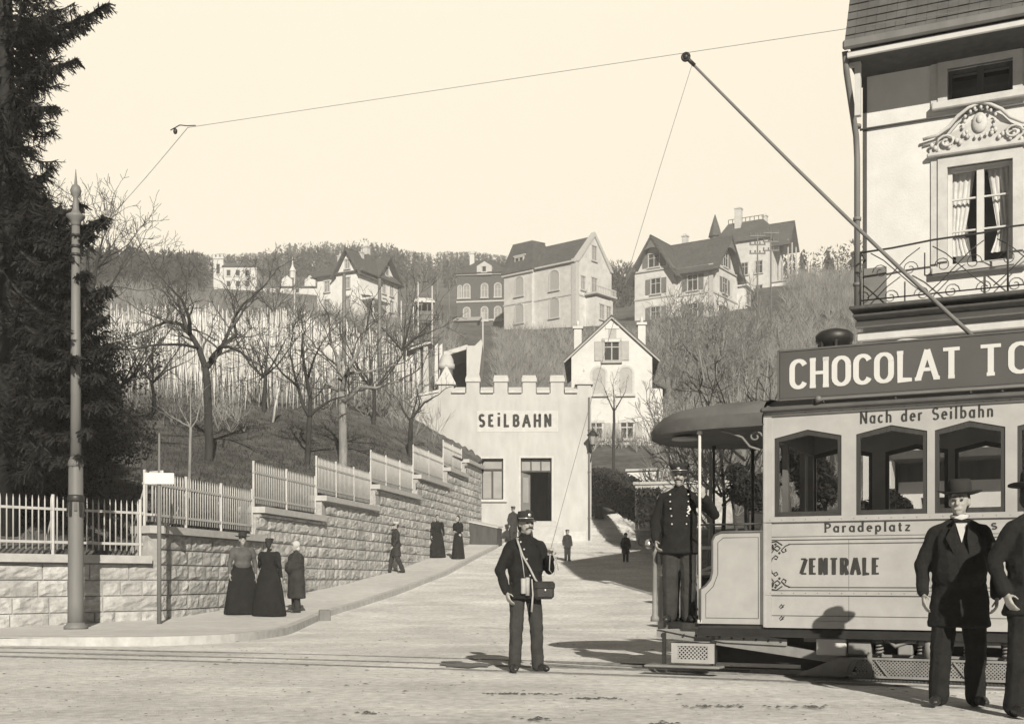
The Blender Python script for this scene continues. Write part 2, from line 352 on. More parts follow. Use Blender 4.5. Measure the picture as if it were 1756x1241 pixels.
def text(mb, s, size, o, ax, ay, nrm, tv=.14, th=None, condense=1.0, track=.1, serif=0, width=None):
    """strokes of s on the plane o+ax,ay; each stroke its own small relief. returns length"""
    th = th or tv; ax = Vector(ax); ay = Vector(ay); nrm = Vector(nrm); o = Vector(o)
    total = sum(G[c][0]*condense+track for c in s)-track
    if width: size_x = width/total
    else: size_x = size
    x = 0; k = 0
    for c in s:
        wd, st = G[c]
        st = list(st)
        if serif:
            for (a, b) in SER.get(c, []): 
                yy = b+(.03 if b <= 0 else -.03); st.append([(a-serif, yy), (a+serif, yy)])
        for poly in st:
            pts = [Vector(((x+p[0]*condense)*size_x, p[1]*size)) for p in poly]
            n = len(pts); L = []; Rr = []
            for i in range(n):
                d0 = (pts[i]-pts[i-1]) if i else (pts[1]-pts[0])
                d1 = (pts[i+1]-pts[i]) if i < n-1 else d0
                d0 = d0.normalized(); d1 = d1.normalized(); d = (d0+d1)
                d = d.normalized() if d.length > 1e-6 else d0
                nn = Vector((-d.y, d.x)); th_ = lerp(th, tv, abs(d.y))*size/2
                m_ = 1/max(.45, d.dot(d1)); 
                L.append(pts[i]+nn*th_*m_); Rr.append(pts[i]-nn*th_*m_)
            h0 = .003; h = .005+.0006*(k % 5); k += 1
            def W(p, z): return o+ax*p.x+ay*p.y+nrm*z
            vs = [W(p, h0-.006) for p in L]+[W(p, h0-.006) for p in Rr]+[W(p, h) for p in L]+[W(p, h) for p in Rr]
            F = []
            for i in range(n-1):
                F += [(2*n+i, 2*n+i+1, 3*n+i+1, 3*n+i), (i, 2*n+i, 2*n+i+1, i+1)[::-1], (n+i, n+i+1, 3*n+i+1, 3*n+i)[::-1]]
            F += [(0, n, 3*n, 2*n), (n-1, 2*n-1, 4*n-1, 3*n-1)]
            mb.raw(vs, F)
        x += wd*condense+track
    return total*size_x
# ---------------------------------------------------------------- lie of the land
ST = [(0,0),(22,0),(26,.10),(30,.30),(36,.70),(42,1.17),(47,1.72),(53.4,2.35),(57,2.85),(60,3.35),(66,5.2),(75,8.0),(90,12)]
def street(Y): return pl(ST, Y)
def street_s(X, Y):
    return street(Y)+.015*fbm((X*.25, Y*.25, 1))
def wallY(r): return max(27.65/(.825-r), 0) if r < -.2941 else -11.716/(r-.18)
def zpx(y, Y): return CAMZ+(HY-y)*Y/FOC
COLS = [  # pixel column, then (distance, height) pairs of the hillside seen along it
 (-1600, None, [(30,3.2),(50,8),(80,16),(150,34),(300,68),(600,130)]),
 (-300, None, [(30,3.4),(45,7.2),(75,15.5),(120,26),(200,48),(400,zpx(470,400)),(600,zpx(468,600))]),
 (0, None, [(32,4.0),(45,7.4),(75,zpx(592,75)),(110,zpx(562,110)),(200,zpx(505,200)),(400,zpx(472,400)),(600,zpx(470,600))]),
 (236, None, [(36,zpx(772,36)),(45,zpx(702,45)),(75,zpx(585,75)),(110,zpx(548,110)),(200,zpx(505,200)),(350,zpx(478,350)),(450,zpx(468,450)),(600,zpx(466,600))]),
 (500, None, [(40,zpx(782,40)),(50,zpx(702,50)),(80,zpx(585,80)),(120,zpx(556,120)),(190,zpx(530,190)),(280,zpx(505,280)),(400,zpx(475,400)),(500,zpx(458,500)),(650,zpx(455,650))]),
 (650, None, [(46,zpx(770,46)),(58,zpx(692,58)),(85,zpx(603,85)),(130,zpx(566,130)),(190,zpx(550,190)),(280,zpx(515,280)),(400,zpx(485,400)),(500,zpx(462,500)),(650,zpx(460,650))]),
 (720, None, [(52,7.0),(60,9.4),(85,zpx(640,85)),(110,zpx(602,110)),(150,zpx(565,150)),(200,zpx(545,200)),(300,zpx(505,300)),(420,zpx(475,420)),(500,zpx(458,500)),(650,zpx(456,650))]),
 (812, None, [(58,7.6),(66,9.0),(85,zpx(665,85)),(120,zpx(605,120)),(160,zpx(572,160)),(210,zpx(556,210)),(300,zpx(505,300)),(420,zpx(470,420)),(500,zpx(458,500)),(650,zpx(456,650))]),
 (900, (63, 5.0), [(70,8.5),(85,zpx(690,85)),(120,zpx(610,120)),(165,zpx(568,165)),(205,zpx(562,205)),(300,zpx(500,300)),(420,zpx(475,420)),(500,zpx(470,500)),(650,zpx(468,650))]),
 (1012, (63, 4.1), [(70,7.0),(85,zpx(765,85)),(100,zpx(710,100)),(130,zpx(620,130)),(165,zpx(566,165)),(200,zpx(550,200)),(300,zpx(505,300)),(420,zpx(485,420)),(500,zpx(480,500)),(650,zpx(478,650))]),
 (1105, (64, 4.6), [(75,8.0),(85,zpx(765,85)),(105,zpx(700,105)),(135,zpx(612,135)),(168,zpx(556,168)),(200,zpx(545,200)),(300,zpx(510,300)),(420,zpx(488,420)),(500,zpx(484,500)),(650,zpx(482,650))]),
 (1135, (44, 1.2), [(50,2.6),(56,4.2),(64,6.0),(75,zpx(805,75)),(85,zpx(762,85)),(110,zpx(682,110)),(140,zpx(608,140)),(170,zpx(550,170)),(182,zpx(544,182)),(220,zpx(540,220)),(300,zpx(512,300)),(420,zpx(490,420)),(500,zpx(486,500)),(650,zpx(484,650))]),
 (1300, (27, .0), [(35,1.0),(50,3.3),(70,zpx(830,70)),(85,zpx(762,85)),(110,zpx(690,110)),(140,zpx(602,140)),(170,zpx(548,170)),(190,zpx(522,190)),(220,zpx(494,220)),(300,zpx(482,300)),(420,zpx(480,420)),(650,zpx(480,650))]),
 (1400, (25, .0), [(35,1.0),(50,3.3),(70,zpx(830,70)),(85,zpx(762,85)),(110,zpx(690,110)),(140,zpx(602,140)),(170,zpx(545,170)),(200,zpx(490,200)),(230,zpx(480,230)),(300,zpx(478,300)),(650,zpx(478,650))]),
 (1800, (22, -.1), [(35,.8),(50,3.0),(70,zpx(830,70)),(85,zpx(762,85)),(110,zpx(690,110)),(140,zpx(602,140)),(170,zpx(545,170)),(200,zpx(492,200)),(230,zpx(482,230)),(300,zpx(480,300)),(650,zpx(480,650))]),
 (3200, (20, -.2), [(40,.8),(70,5),(110,14),(170,30),(300,60),(650,130)]),
]
# coping heights of the stepped wall by distance (tops)
CT = [(0,1.50),(24.48,1.50),(24.481,2.12),(30,2.12),(30.001,2.84),(34.6,2.84),(34.601,3.44),(39.9,3.44),(39.901,4.18),(45.3,4.18),(45.301,4.98),(50.1,4.98),(50.101,5.70),(53.7,5.70),(53.701,6.40),(58,6.40)]
def colprof(i):
    x, st, pr = COLS[i]; r = (x-HX)/FOC
    if st is None:
        y0 = min(wallY(r), 57.5) if r < -.02 else 57
        return [(y0+.25, pl(CT, y0)-.14)]+[p for p in pr if p[0] > y0+1.5]
    return [st]+pr
PROF = [colprof(i) for i in range(len(COLS))]
CR = [(c[0]-HX)/FOC for c in COLS]
def hill_start(r):
    if r < -.05: return min(wallY(r), 57.5)+.25
    i = max(0, min(len(CR)-2, next((k for k in range(len(CR)-1) if r <= CR[k+1]), len(CR)-2)))
    t = (r-CR[i])/(CR[i+1]-CR[i]); return lerp(PROF[i][0][0], PROF[i+1][0][0], max(0, min(1, t)))
def hill(X, Y, rough=True):  # height of the slope
    r = X/Y; r = max(CR[0], min(CR[-1], r))
    i = next((k for k in range(len(CR)-1) if r <= CR[k+1]), len(CR)-2)
    t = (r-CR[i])/(CR[i+1]-CR[i]); z = lerp(pl(PROF[i], Y), pl(PROF[i+1], Y), t)
    if r < -.05:
        y0 = hill_start(r); zc = pl(CT, y0-.25)-.15; z = max(min(z, zc+(Y-y0)*.5), zc)
    if rough: z += min(.35, max(0, Y-26)*.012)*fbm((X*.12, Y*.12, 3))
    return z
def gz(X, Y):
    r = X/Y
    return max(hill(X, Y), street(Y) if Y < 62 else -1) if Y > hill_start(r) else street(Y)

# street sheet
mb = MB(); xs = [-400,-200,-100,-60,-40]+[-30+i*.5 for i in range(121)]+[40,60,100,200,400]; ys = [-120,-60,-30,-15]+[-8+i*.5 for i in range(149)]
vs = [(x, y, street_s(x, y) if y > -8 else 0) for y in ys for x in xs]; nx = len(xs)
mb.raw(vs, [(j*nx+i, j*nx+i+1, (j+1)*nx+i+1, (j+1)*nx+i) for j in range(len(ys)-1) for i in range(nx-1)], True)
# cut the far corners of the sheet away where the hillside rises is not needed: it lies below
g = mb.build('street', M['ground'], kind='structure')
# hillside in fans along the sight lines, dense where it is near
mb = MB(); px = []
x = -1600
while x <= 3200: px.append(x); x += (60 if x < -300 or x > 1800 else 12)
NY = 110; vs = []
for x in px:
    r = (x-HX)/FOC; y0 = hill_start(r)
    for j in range(NY+1):
        t = j/NY; Y = y0*(640/y0)**(t**1.05) if j else y0
        vs.append((r*Y, Y, hill(r*Y, Y)))
mb.raw(vs, [(i*(NY+1)+j, (i+1)*(NY+1)+j, (i+1)*(NY+1)+j+1, i*(NY+1)+j+1) for i in range(len(px)-1) for j in range(NY)], True)
mb.build('hillside', M['grass'], kind='structure')

# pavement with kerb
def kx(Y): return -4.25+(Y-27)*.134
KP = [(-9.7,19.2),(-7.8,18.4),(-6.0,18.3),(-4.9,18.8),(-4.3,20.0),(-4.1,22),(-4.18,24.5)]+[(kx(Y), Y) for Y in range(27, 58, 3)]
def smooth(pts, n=2):
    for _ in range(n):
        q = [pts[0]]
        for a, b in zip(pts, pts[1:]): q += [(a[0]*.75+b[0]*.25, a[1]*.75+b[1]*.25), (a[0]*.25+b[0]*.75, a[1]*.25+b[1]*.75)]
        pts = q+[pts[-1]]
    return pts
KP = smooth(KP)
def wall_at(s):  # far edge of the pavement: the foot of the wall
    return (-7.27+.18*(s-24.7), s) if s >= 24.7 else (-7.27-.825*(24.7-s), s)
mb = MB(); mk = MB()
inner = []
for (a, b) in KP:
    yy = 24.7-(9.9-7.27)/.825*max(0, min(1, (-4.1-a)/5.6)) if b < 22 else 24.7+max(0, b-24.7)
    wx, wy = wall_at(yy); inner.append((wx-.1, wy+.1))
n = 6
for i in range(len(KP)-1):
    for k in range(n):
        q = []
        for (j, kk) in ((i, k), (i+1, k), (i+1, k+1), (i, k+1)):
            t = kk/n; x = lerp(KP[j][0]-.16, inner[j][0], t); y = lerp(KP[j][1]+.02, inner[j][1], t)
            q.append((x, y, street(y)+.125+.012*fbm((x*.4, y*.4, 5))))
        mb.face(q, True)
mb.build('pavement', M['pave'], kind='structure')
for i in range(len(KP)-1):
    a = Vector((*KP[i], 0)); b = Vector((*KP[i+1], 0)); d = (b-a).normalized(); nn = Vector((-d.y, d.x, 0))*.17
    pr = []
    for p in (a, b):
        z = street(p.y); q = p+nn
        pr.append([(p.x, p.y, z-.1), (p.x-nn.x*.12+nn.x*.2, p.y+nn.y*.08, z+.135), (q.x, q.y, z+.14), (q.x, q.y, z-.1)])
    A, B = pr
    for k in range(3): mk.face([A[k], B[k], B[k+1], A[k+1]])
mk.build('kerb', M['kerb'], kind='structure')
# ---------------------------------------------------------------- stepped retaining wall, copings, fences
WALL = thing('retaining_wall', 'stepped retaining wall of rough pale stone blocks climbing beside the pavement', 'wall', (-7.27, 24.7, 0))
WO = Vector((-7.27, 24.7, 0))
def wall_pt(s):   # s < 0 along the street front, s > 0 up the hill
    if s < 0: d = Vector((.825, 1, 0)).normalized()
    else: d = Vector((.18, 1, 0)).normalized()
    return WO+d*s, d
def sY(Y): return (Y-24.7)*(math.hypot(.18, 1) if Y > 24.7 else math.hypot(.825, 1))
SEG = [(sY(13.0), 0.0), (sY(24.3), sY(30)), (sY(30), sY(34.6)), (sY(34.6), sY(39.9)), (sY(39.9), sY(45.3)), (sY(45.3), sY(50.1)), (sY(50.1), sY(53.7)), (sY(53.7), sY(57.0))]
SEG[0] = (sY(13.0), sY(24.48)); SEG[1] = (sY(24.48), sY(30))
TOP = [1.50, 2.12, 2.84, 3.44, 4.18, 4.98, 5.70, 6.40]
def top_at(s):
    for (a, b), t in zip(SEG, TOP):
        if s < b: return t
    return TOP[-1]
mb = MB(); back = MB(); rw = random.Random(3)
def outn(d): return Vector((d.y, -d.x, 0))
CH = .315
s_breaks = [sY(13.0), 0.0, SEG[-1][1]]
for run in range(2):
    sa, sb = s_breaks[run], s_breaks[run+1]
    k = -1
    for k in range(-2, 23):
        z0 = k*CH+.06; z1 = z0+CH
        s = sa-rw.random()*.5
        while s < sb:
            L = rw.uniform(.4, 1.2); e = min(s+L, sb)
            if sb-e < .3: e = sb
            a = max(s, sa); s = e
            mid = (a+e)/2; pt, d = wall_pt(mid if run else min(mid, -.001)); tp = top_at(mid)-.16
            gb = street(pt.y)
            if z0 > tp-.08 or z1 < gb-.05: 
                continue
            zt = min(z1, tp) if z1 < tp+.2 else tp
            o = outn(d); pr = rw.uniform(.02, .06); tl = rw.uniform(-.02, .03)
            nxk, nzk = max(5, int((e-a)*9)), 5; vv = []
            g_ = .012
            for jz in range(nzk+1):
                for jx in range(nxk+1):
                    ss = lerp(a+g_, e-g_, jx/nxk); zz = lerp(z0+g_, zt-g_, jz/nzk)
                    edge = jx in (0, nxk) or jz in (0, nzk)
                    p, _ = wall_pt(ss if run else min(ss, -.0001))
                    dep = .004 if edge else pr*(.35+.35*math.sin(math.pi*jz/nzk))+.042*fbm((ss*4.1, zz*6.3, k*1.7), 4)+tl*(jz/nzk-.5)*1.2
                    vv.append(p+o*dep+Vector((0, 0, zz))-WO)
            mb.raw(vv, [(j*(nxk+1)+i, j*(nxk+1)+i+1, (j+1)*(nxk+1)+i+1, (j+1)*(nxk+1)+i) for j in range(nzk) for i in range(nxk)], False)
for (a, b), t in zip(SEG, TOP):
    for (a_, b_) in ([(a, min(b, 0)), (max(a, 0), b)] if a < 0 < b else [(a, b)]):
        p, d = wall_pt(a_ if a_ >= 0 else min(a_, -.0001)); 
        if a_ < 0: p = WO+Vector((.825,1,0)).normalized()*a_; d = Vector((.825,1,0)).normalized(); q = WO+d*b_
        else: q, d = wall_pt(b_)
        o = outn(d); n = -o*.55
        back.prism([(0, -.8), ((q-p).length, -.8), ((q-p).length, t-.16), (0, t-.16)], p-WO-o*.02, d, (0, 0, 1), n)
mb.build('masonry', M['stone'], WALL); back.build('mortar_core', M['mortar'], WALL)
for (a, b), t in zip(SEG, TOP):
    c = MB()
    for (a_, b_) in ([(a, min(b, 0)), (max(a, 0), b)] if a < 0 < b else [(a, b)]):
        d = (Vector((.825,1,0)) if a_ < 0 else Vector((.18,1,0))).normalized(); p = WO+d*a_; q = WO+d*b_; o = outn(d)
        ex = .06 if a_ == a else 0
        L = (q-p).length; m_ = max(1, int(L/1.6))
        c.prism([(-ex, t-.155), (L-.004, t-.155), (L-.004, t), (-ex, t)], p-WO+o*.15, d, (0, 0, 1), -o*.72)
    c.build('coping', M['coping'], WALL)
# pale palisade fences, one on every step
FL = ['lowest length of pale picket fence on the stone wall, behind the tall pole', 'long pale picket fence starting behind the white street sign plate',
 'pale picket fence on the second step up from the street sign', 'pale picket fence on the third step up, behind the thick tree trunk', 'fine pale fence on the fourth step up, below the thin forked tree',
 'fine pale fence on the fifth step up, just below the station flank wall', 'topmost fence length, tight against the station flank wall']
for i, ((a, b), t) in enumerate(list(zip(SEG, TOP))[:7]):
    if i == 0: a = sY(15.5)
    if i == 6: b = a+(b-a)*.98
    spans = [(a, min(b, 0)), (max(a, 0), b)] if a < 0 < b else [(a, b)]
    def fp(s):
        d = (Vector((.825,1,0)) if s < 0 else Vector((.18,1,0))).normalized(); return WO+d*s-outn(d)*.2
    base = fp(a); base.z = t
    F = thing('picket_fence', FL[i], 'fence', base, 0, 'pale picket fences along the stepped wall')
    pk = MB(); H = 1.1; s = a+.1
    rr = .016 if i < 3 else .019
    while s < b-.02:
        p = fp(s)-base; p.z = 0
        pk.tube([p+Vector((0,0,.10)), p+Vector((0,0,H-.06)), p+Vector((0,0,H+.03))], [rr, rr, .003], 5)
        s += .127
    pk.build('picket_panel', M['fence'], F)
    for hz in (.24, .88):
        for (sa, sb) in spans:
            r_ = MB(); p = fp(sa if sa else .0001)-base; q = fp(sb if sb else -.0001)-base; p.z = q.z = hz; r_.bar(p, q, .035, .05); r_.build('rail', M['fence'], F)
    s = a+.05; k = 0
    nps = max(2, round((b-a)/2.1)); 
    for k in range(nps+1):
        s = lerp(a+.05, b-.05, k/nps); p = fp(s)-base; p.z = 0; d = (Vector((.825,1,0)) if s < 0 else Vector((.18,1,0))).normalized()
        po = MB(); po.bar(p+Vector((0,0,-.01)), p+Vector((0,0,H+.06)), .05, .05)
        if i < 2: po.bar(p+Vector((0,0,H*.75)), p-outn(d)*.45+Vector((0,0,-.1)), .022)
        po.build('fence_post', M['fence'], F)

# ---------------------------------------------------------------- tram pole with finial, street sign
pb = Vector((P(130, 1078, 21.7).x, 21.7, street(21.7)+.12))
T = thing('catenary_pole', 'tall tapering metal pole with a turned finial beside the lowest fence', 'pole', pb)
m_ = MB(); m_.lathe([(.145,0),(.14,.5),(.128,2.9),(.118,2.95)], n=20); m_.build('lower_shaft', M['polepaint'], T)
m_ = MB(); m_.lathe([(.095,2.95),(.088,5.0),(.07,7.35)], n=18); m_.build('upper_shaft', M['polepaint'], T)
m_ = MB(); m_.lathe([(.21,0),(.21,.05),(.17,.08),(.155,.12)], n=20); m_.build('base_flange', M['polepaint'], T)
m_ = MB()
m_.lathe([(.12,2.93),(.14,2.97),(.13,3.04),(.098,3.12)], n=18); m_.build('shaft_collar', M['polepaint'], T); m_ = MB()
m_.lathe([(.135,2.30),(.15,2.33),(.15,2.40),(.135,2.43)], n=18)
for k in range(10):
    a = k*math.pi/5; p = Vector((math.cos(a)*.14, math.sin(a)*.14, 2.30)); m_.bar(p, p+Vector((math.cos(a)*.012, math.sin(a)*.012, -.16-.1*(k % 2))), .05, .016)
m_.build('ornament_band', M['iron'], T)
m_ = MB(); m_.lathe([(.07,7.30),(.085,7.34),(.1,7.40),(.16,7.46),(.165,7.50),(.09,7.54),(.06,7.60),(.05,7.75),(.045,7.82),(.085,7.88),(.10,7.95),(.07,8.03),(.03,8.06),(.02,8.16),(.004,8.34)], n=16); m_.build('finial', M['polepaint'], T)
m_ = MB()
for zz in (6.75, 6.9, 7.1): m_.lathe([(.075,zz),(.098,zz+.01),(.098,zz+.05),(.075,zz+.06)], n=14)
m_.tube([(.05,0,7.02),(.2,-.03,7.1),(.26,-.03,7.12)], .014, 6)
m_.build('wire_clamp', M['iron'], T)

sb = Vector((P(273, 1065, 23.2).x, 23.2, street(23.2)+.12))
T = thing('street_sign', 'slim post with a blank white name plate standing in front of the wall', 'street sign', sb)
m_ = MB(); m_.lathe([(.045,-.02),(.042,1.8),(.036,2.9),(.026,2.95),(.022,3.68),(.005,3.72)], n=10); m_.build('post', M['polepaint'], T)
m_ = MB(); m_.rbox(-.27,.29,-.075,-.045,2.71,2.93,.008); o = m_.build('name_plate', M['sign_white'], T); o.rotation_euler = (0,0,R(8))
m_ = MB(); m_.rbox(-.33,.1,.0,.03,2.74,2.98,.006); o = m_.build('second_plate', M['sign_white'], T); o.rotation_euler = (0,0,R(-38))
# ---------------------------------------------------------------- cable-car station
SY = 57.0
def sx(x): return (x-HX)*SY/FOC
def szz(y): return zpx(y, SY)
S0 = Vector((0, SY, 2.7))
STN = thing('cable_car_station', 'pale battlemented cable car station lettered SEILBAHN over its door', 'station', S0)
def loc_poly(pts): return [(sx(x), szz(y)-2.7) for x, y in pts]
WX0, WX1 = sx(752), sx(1014)
# front wall with door and window openings, built from butted pieces
dx0, dx1, dz0, dz1 = sx(893), sx(946), szz(893)-2.7, szz(785)-2.7
wx0, wx1, wz0, wz1 = sx(826), sx(863), szz(856)-2.7, szz(786)-2.7
ztop = szz(674)-2.7
m_ = MB(); T_ = .5
m_.box(WX0, wx0, 0, T_, -1, ztop); m_.box(wx0, wx1, 0, T_, -1, wz0); m_.box(wx0, wx1, 0, T_, wz1, ztop)
m_.box(wx1, dx0, 0, T_, -1, ztop); m_.box(dx0, dx1, 0, T_, -1, dz0); m_.box(dx0, dx1, 0, T_, dz1, ztop); m_.box(dx1, WX1, 0, T_, -1, ztop)
m_.build('front_wall', M['plaster'], STN)
m_ = MB(); m_.box(WX1-.4, WX1, T_, 11, -1, ztop-.3); m_.box(WX0, WX0+.4, T_, 11, -1, ztop-.3); m_.box(WX0+.4, WX1-.4, 10.6, 11, -1, ztop-.3); m_.box(WX0+.4,WX1-.4,1.2,10.6,ztop-1.2,ztop-1.0)
m_.box(WX0+.4, WX1-.4, 5.2, 5.4, -1, ztop-1.2)
m_.build('rear_walls', M['plaster'], STN)
# flank wall running down to the stepped wall
m_ = MB(); m_.prism(loc_poly([(704,690),(712,681),(752.0,673),(752.0,860),(704,860)]), (0, .04, 0), (1,0,0), (0,0,1), (0,.45,0)); m_.build('flank_wall', M['plaster'], STN)
m_ = MB(); m_.prism(loc_poly([(703,690),(712,680.2),(752,672),(752,668),(711,677),(702,687)]), (0, -.03, 0), (1,0,0), (0,0,1), (0,.6,0)); m_.build('flank_coping', M['trim'], STN)
# parapet: caps of the embrasures and merlons
mer = [(799,823),(847,871),(895.5,919.5),(943.5,967.5)]
gaps = [(773,799),(823,847),(871,895.5),(919.5,943.5),(967.5,991)]
for a, b in mer:
    t = MB(); t.box(sx(a)+.02, sx(b)-.02, 0.0, .42, ztop, szz(655)-2.7); mm = t.build('merlon', M['plaster'], STN)
    t = MB(); t.rbox(sx(a)-.03, sx(b)+.03, -.07, .5, szz(655)-2.7, szz(648)-2.7, .02); z1 = szz(648)-2.7; z2 = szz(642)-2.7
    t.raw([(sx(a)-.01,-.05,z1-.01),(sx(b)+.01,-.05,z1-.01),(sx(b)+.01,.48,z1-.01),(sx(a)-.01,.48,z1-.01),(sx(a)+.02,.2,z2),(sx(b)-.02,.2,z2),(sx(b)-.02,.24,z2),(sx(a)+.02,.24,z2)],
          [(0,1,5,4),(1,2,6,5),(2,3,7,6),(3,0,4,7),(4,5,6,7)]); t.build('cap_stone', M['trim'], mm)
for a, b in gaps:
    t = MB(); z1 = ztop+.004; z2 = szz(662)-2.7
    t.raw([(sx(a)+.03,-.12,z1),(sx(b)-.03,-.12,z1),(sx(b)-.03,.48,z1),(sx(a)+.03,.48,z1),(sx(a)+.03,-.12,z1+.1),(sx(b)-.03,-.12,z1+.1),(sx(b)-.03,.3,z2),(sx(a)+.03,.3,z2)],
          [(0,3,2,1),(0,1,5,4),(4,5,6,7),(1,2,6,5),(2,3,7,6),(3,0,4,7)]); t.build('embrasure_cap', M['trim'], STN)
for a, b, yb, ya in ((752,778,657,624),(990,1013.5,657,634)):
    t = MB(); t.box(sx(a), sx(b), 0.0, .62, ztop+.001, szz(yb)-2.7); pn = t.build('turret', M['plaster'], STN)
    t = MB(); x0, x1 = sx(a)-.1, sx(b)+.1; z0 = szz(yb)-2.7; z1 = szz(ya)-2.7; xm = (x0+x1)/2
    t.raw([(x0,-.1,z0),(x1,-.1,z0),(x1,.72,z0),(x0,.72,z0),(xm,.31,z1),(x0,-.1,z0-.06),(x1,-.1,z0-.06),(x1,.72,z0-.06),(x0,.72,z0-.06)],
          [(0,1,4),(1,2,4),(2,3,4),(3,0,4),(5,6,1,0),(6,7,2,1),(7,8,3,2),(8,5,0,3),(8,7,6,5)])
    t.lathe([(.03,z1-.05),(.05,z1+.02),(.02,z1+.08),(.003,z1+.14)], (xm,.31,0), 8); t.build('pyramid_cap', M['trim'], pn)
# name panel
t = MB(); t.rbox(sx(818), sx(957), -.012, .01, szz(740.5)-2.7, szz(704)-2.7, .005); npn = t.build('name_panel', M['trim'], STN)
t = MB(); text(t, 'SEILBAHN', .56, (sx(821.5), -.012, szz(731)-2.7), (1,0,0), (0,0,1), (0,-1,0), tv=.23, th=.21, track=.42, serif=.12, width=sx(945)-sx(821.5)); t.build('lettering', M['letter'], npn)
for a, b in ((WX0+1.9, dx0-.45), (dx1+.55, WX1-.25)): t = MB(); t.rbox(a, b, -.05, -.001, -.5, .6, .015); t.build('plinth', M['trimgrey'], STN)
# window
t = MB(); t.box(wx0-.1,wx0,-.03,.2,wz0,wz1+.1); t.box(wx1,wx1+.1,-.03,.2,wz0,wz1+.1); t.box(wx0,wx1,-.03,.2,wz1,wz1+.1); wf = t.build('window_frame', M['trim'], STN)
t = MB(); t.rbox(wx0-.18,wx1+.18,-.12,.2,wz0-.13,wz0-.004,.015); t.build('sill', M['trim'], wf)
t = MB(); zt = lerp(wz0, wz1, .72)
for (a, b, c, d) in ((wx0,wx0+.06,wz0,wz1),(wx1-.06,wx1,wz0,wz1),((wx0+wx1)/2-.04,(wx0+wx1)/2+.04,wz0+.06,zt),(wx0+.06,wx1-.06,wz0,wz0+.06),(wx0+.06,wx1-.06,zt,zt+.07),(wx0+.06,wx1-.06,wz1-.06,wz1)): t.box(a,b,.15,.2,c,d)
t.build('sash', M['wood'], wf)
t = MB(); t.box(wx0,wx1,.23,.25,wz0,wz1); t.build('pane', M['panegrey'], wf)
# door
t = MB(); t.box(dx0-.1,dx0,-.03,.25,dz0,dz1+.1); t.box(dx1,dx1+.1,-.03,.25,dz0,dz1+.1); t.box(dx0,dx1,-.03,.25,dz1,dz1+.1); df = t.build('door_frame', M['trim'], STN)
zt = szz(806)-2.7; t = MB(); t.box(dx0,dx1,.18,.25,zt-.07,zt)
for k in range(4): xk = lerp(dx0,dx1-.05,k/3); t.box(xk,xk+.05,.18,.25,zt,dz1)
t.box(dx0+.05,dx1-.05,.18,.25,dz1-.05,dz1); t.build('transom_bars', M['wood'], df)
t = MB(); t.box(dx0,dx1,.27,.29,zt,dz1); t.build('transom_pane', M['panegrey'], df)
t = MB(); t.box(0,.5,0,.05,0,zt-.08-dz0); dl = t.build('door_leaf', M['shutter'], STN, loc=(dx0+.02,.2,dz0)); dl.rotation_euler = (0,0,R(28))
t = MB(); t.box(.1,.4,-.01,.0,.9,2.1); t.build('door_pane', M['panegrey'], dl)
t = MB(); t.box(dx0+.02,dx1-.02,5.0,5.05,dz0-.2,dz1); t.build('dark_doorway_back', M['wood'], STN)
t = MB(); t.rbox(dx0-.35,dx1+.5,-.75,-.002,-.2,dz0-.28,.02); t.rbox(dx0-.15,dx1+.2,-.4,-.003,dz0-.279,dz0-.02,.02); t.build('door_step', M['coping'], STN)
t = MB(); t.tube([(WX1-.1,-.06,.2),(WX1-.1,-.06,ztop-.2)], .05, 8)
for zz in (1.2,3.4,5.4): t.lathe([(.07,zz),(.07,zz+.06)], (WX1-.1,-.06,0), 8)
t.build('downpipe', M['polepaint'], STN)
# wall lantern on the corner
lx = sx(1013)
L = thing('wall_lantern', 'iron lantern on a bracket at the right corner of the station', 'lantern', (lx, SY-.1, szz(775)))
t = MB(); t.tube([(0,0,0),(.03,-.35,.12),(.05,-.5,.3)], .025, 6); t.tube([(-.02,0,-.5),(.02,-.28,-.1),(.03,-.35,.12)], .02, 6); t.build('bracket', M['iron'], L)
t = MB(); t.lathe([(.10,.30),(.2,.72)], (.05,-.5,0), 6, False); t.build('glass_body', M['panegrey'], L)
t = MB(); t.lathe([(.28,.72),(.27,.75),(.12,.92),(.05,.98),(.06,1.04),(.01,1.12)], (.05,-.5,0), 10); t.lathe([(.12,.26),(.12,.30)], (.05,-.5,0), 8); t.build('lantern_roof', M['iron'], L)
# sloping lidded box beside the window
bx = P(832, 925, 54.6); B = thing('grit_box', 'dark wooden box with a sloping lid against the stone wall by the station', 'box', (bx.x, 54.6, gz(bx.x,54.6)), R(-12))
t = MB(); t.prism([(-.72,-.2),(.68,-.2),(.68,.82),(-.72,1.12)], (0,-.5,0), (1,0,0), (0,0,1), (0,1,0)); t.build('body', M['wood'], B)
t = MB(); t.slab([(-.76,-.56,1.15),(.72,-.56,.84),(.72,.54,.92),(-.76,.54,1.24)], .05); t.build('lid', M['trimgrey'], B)

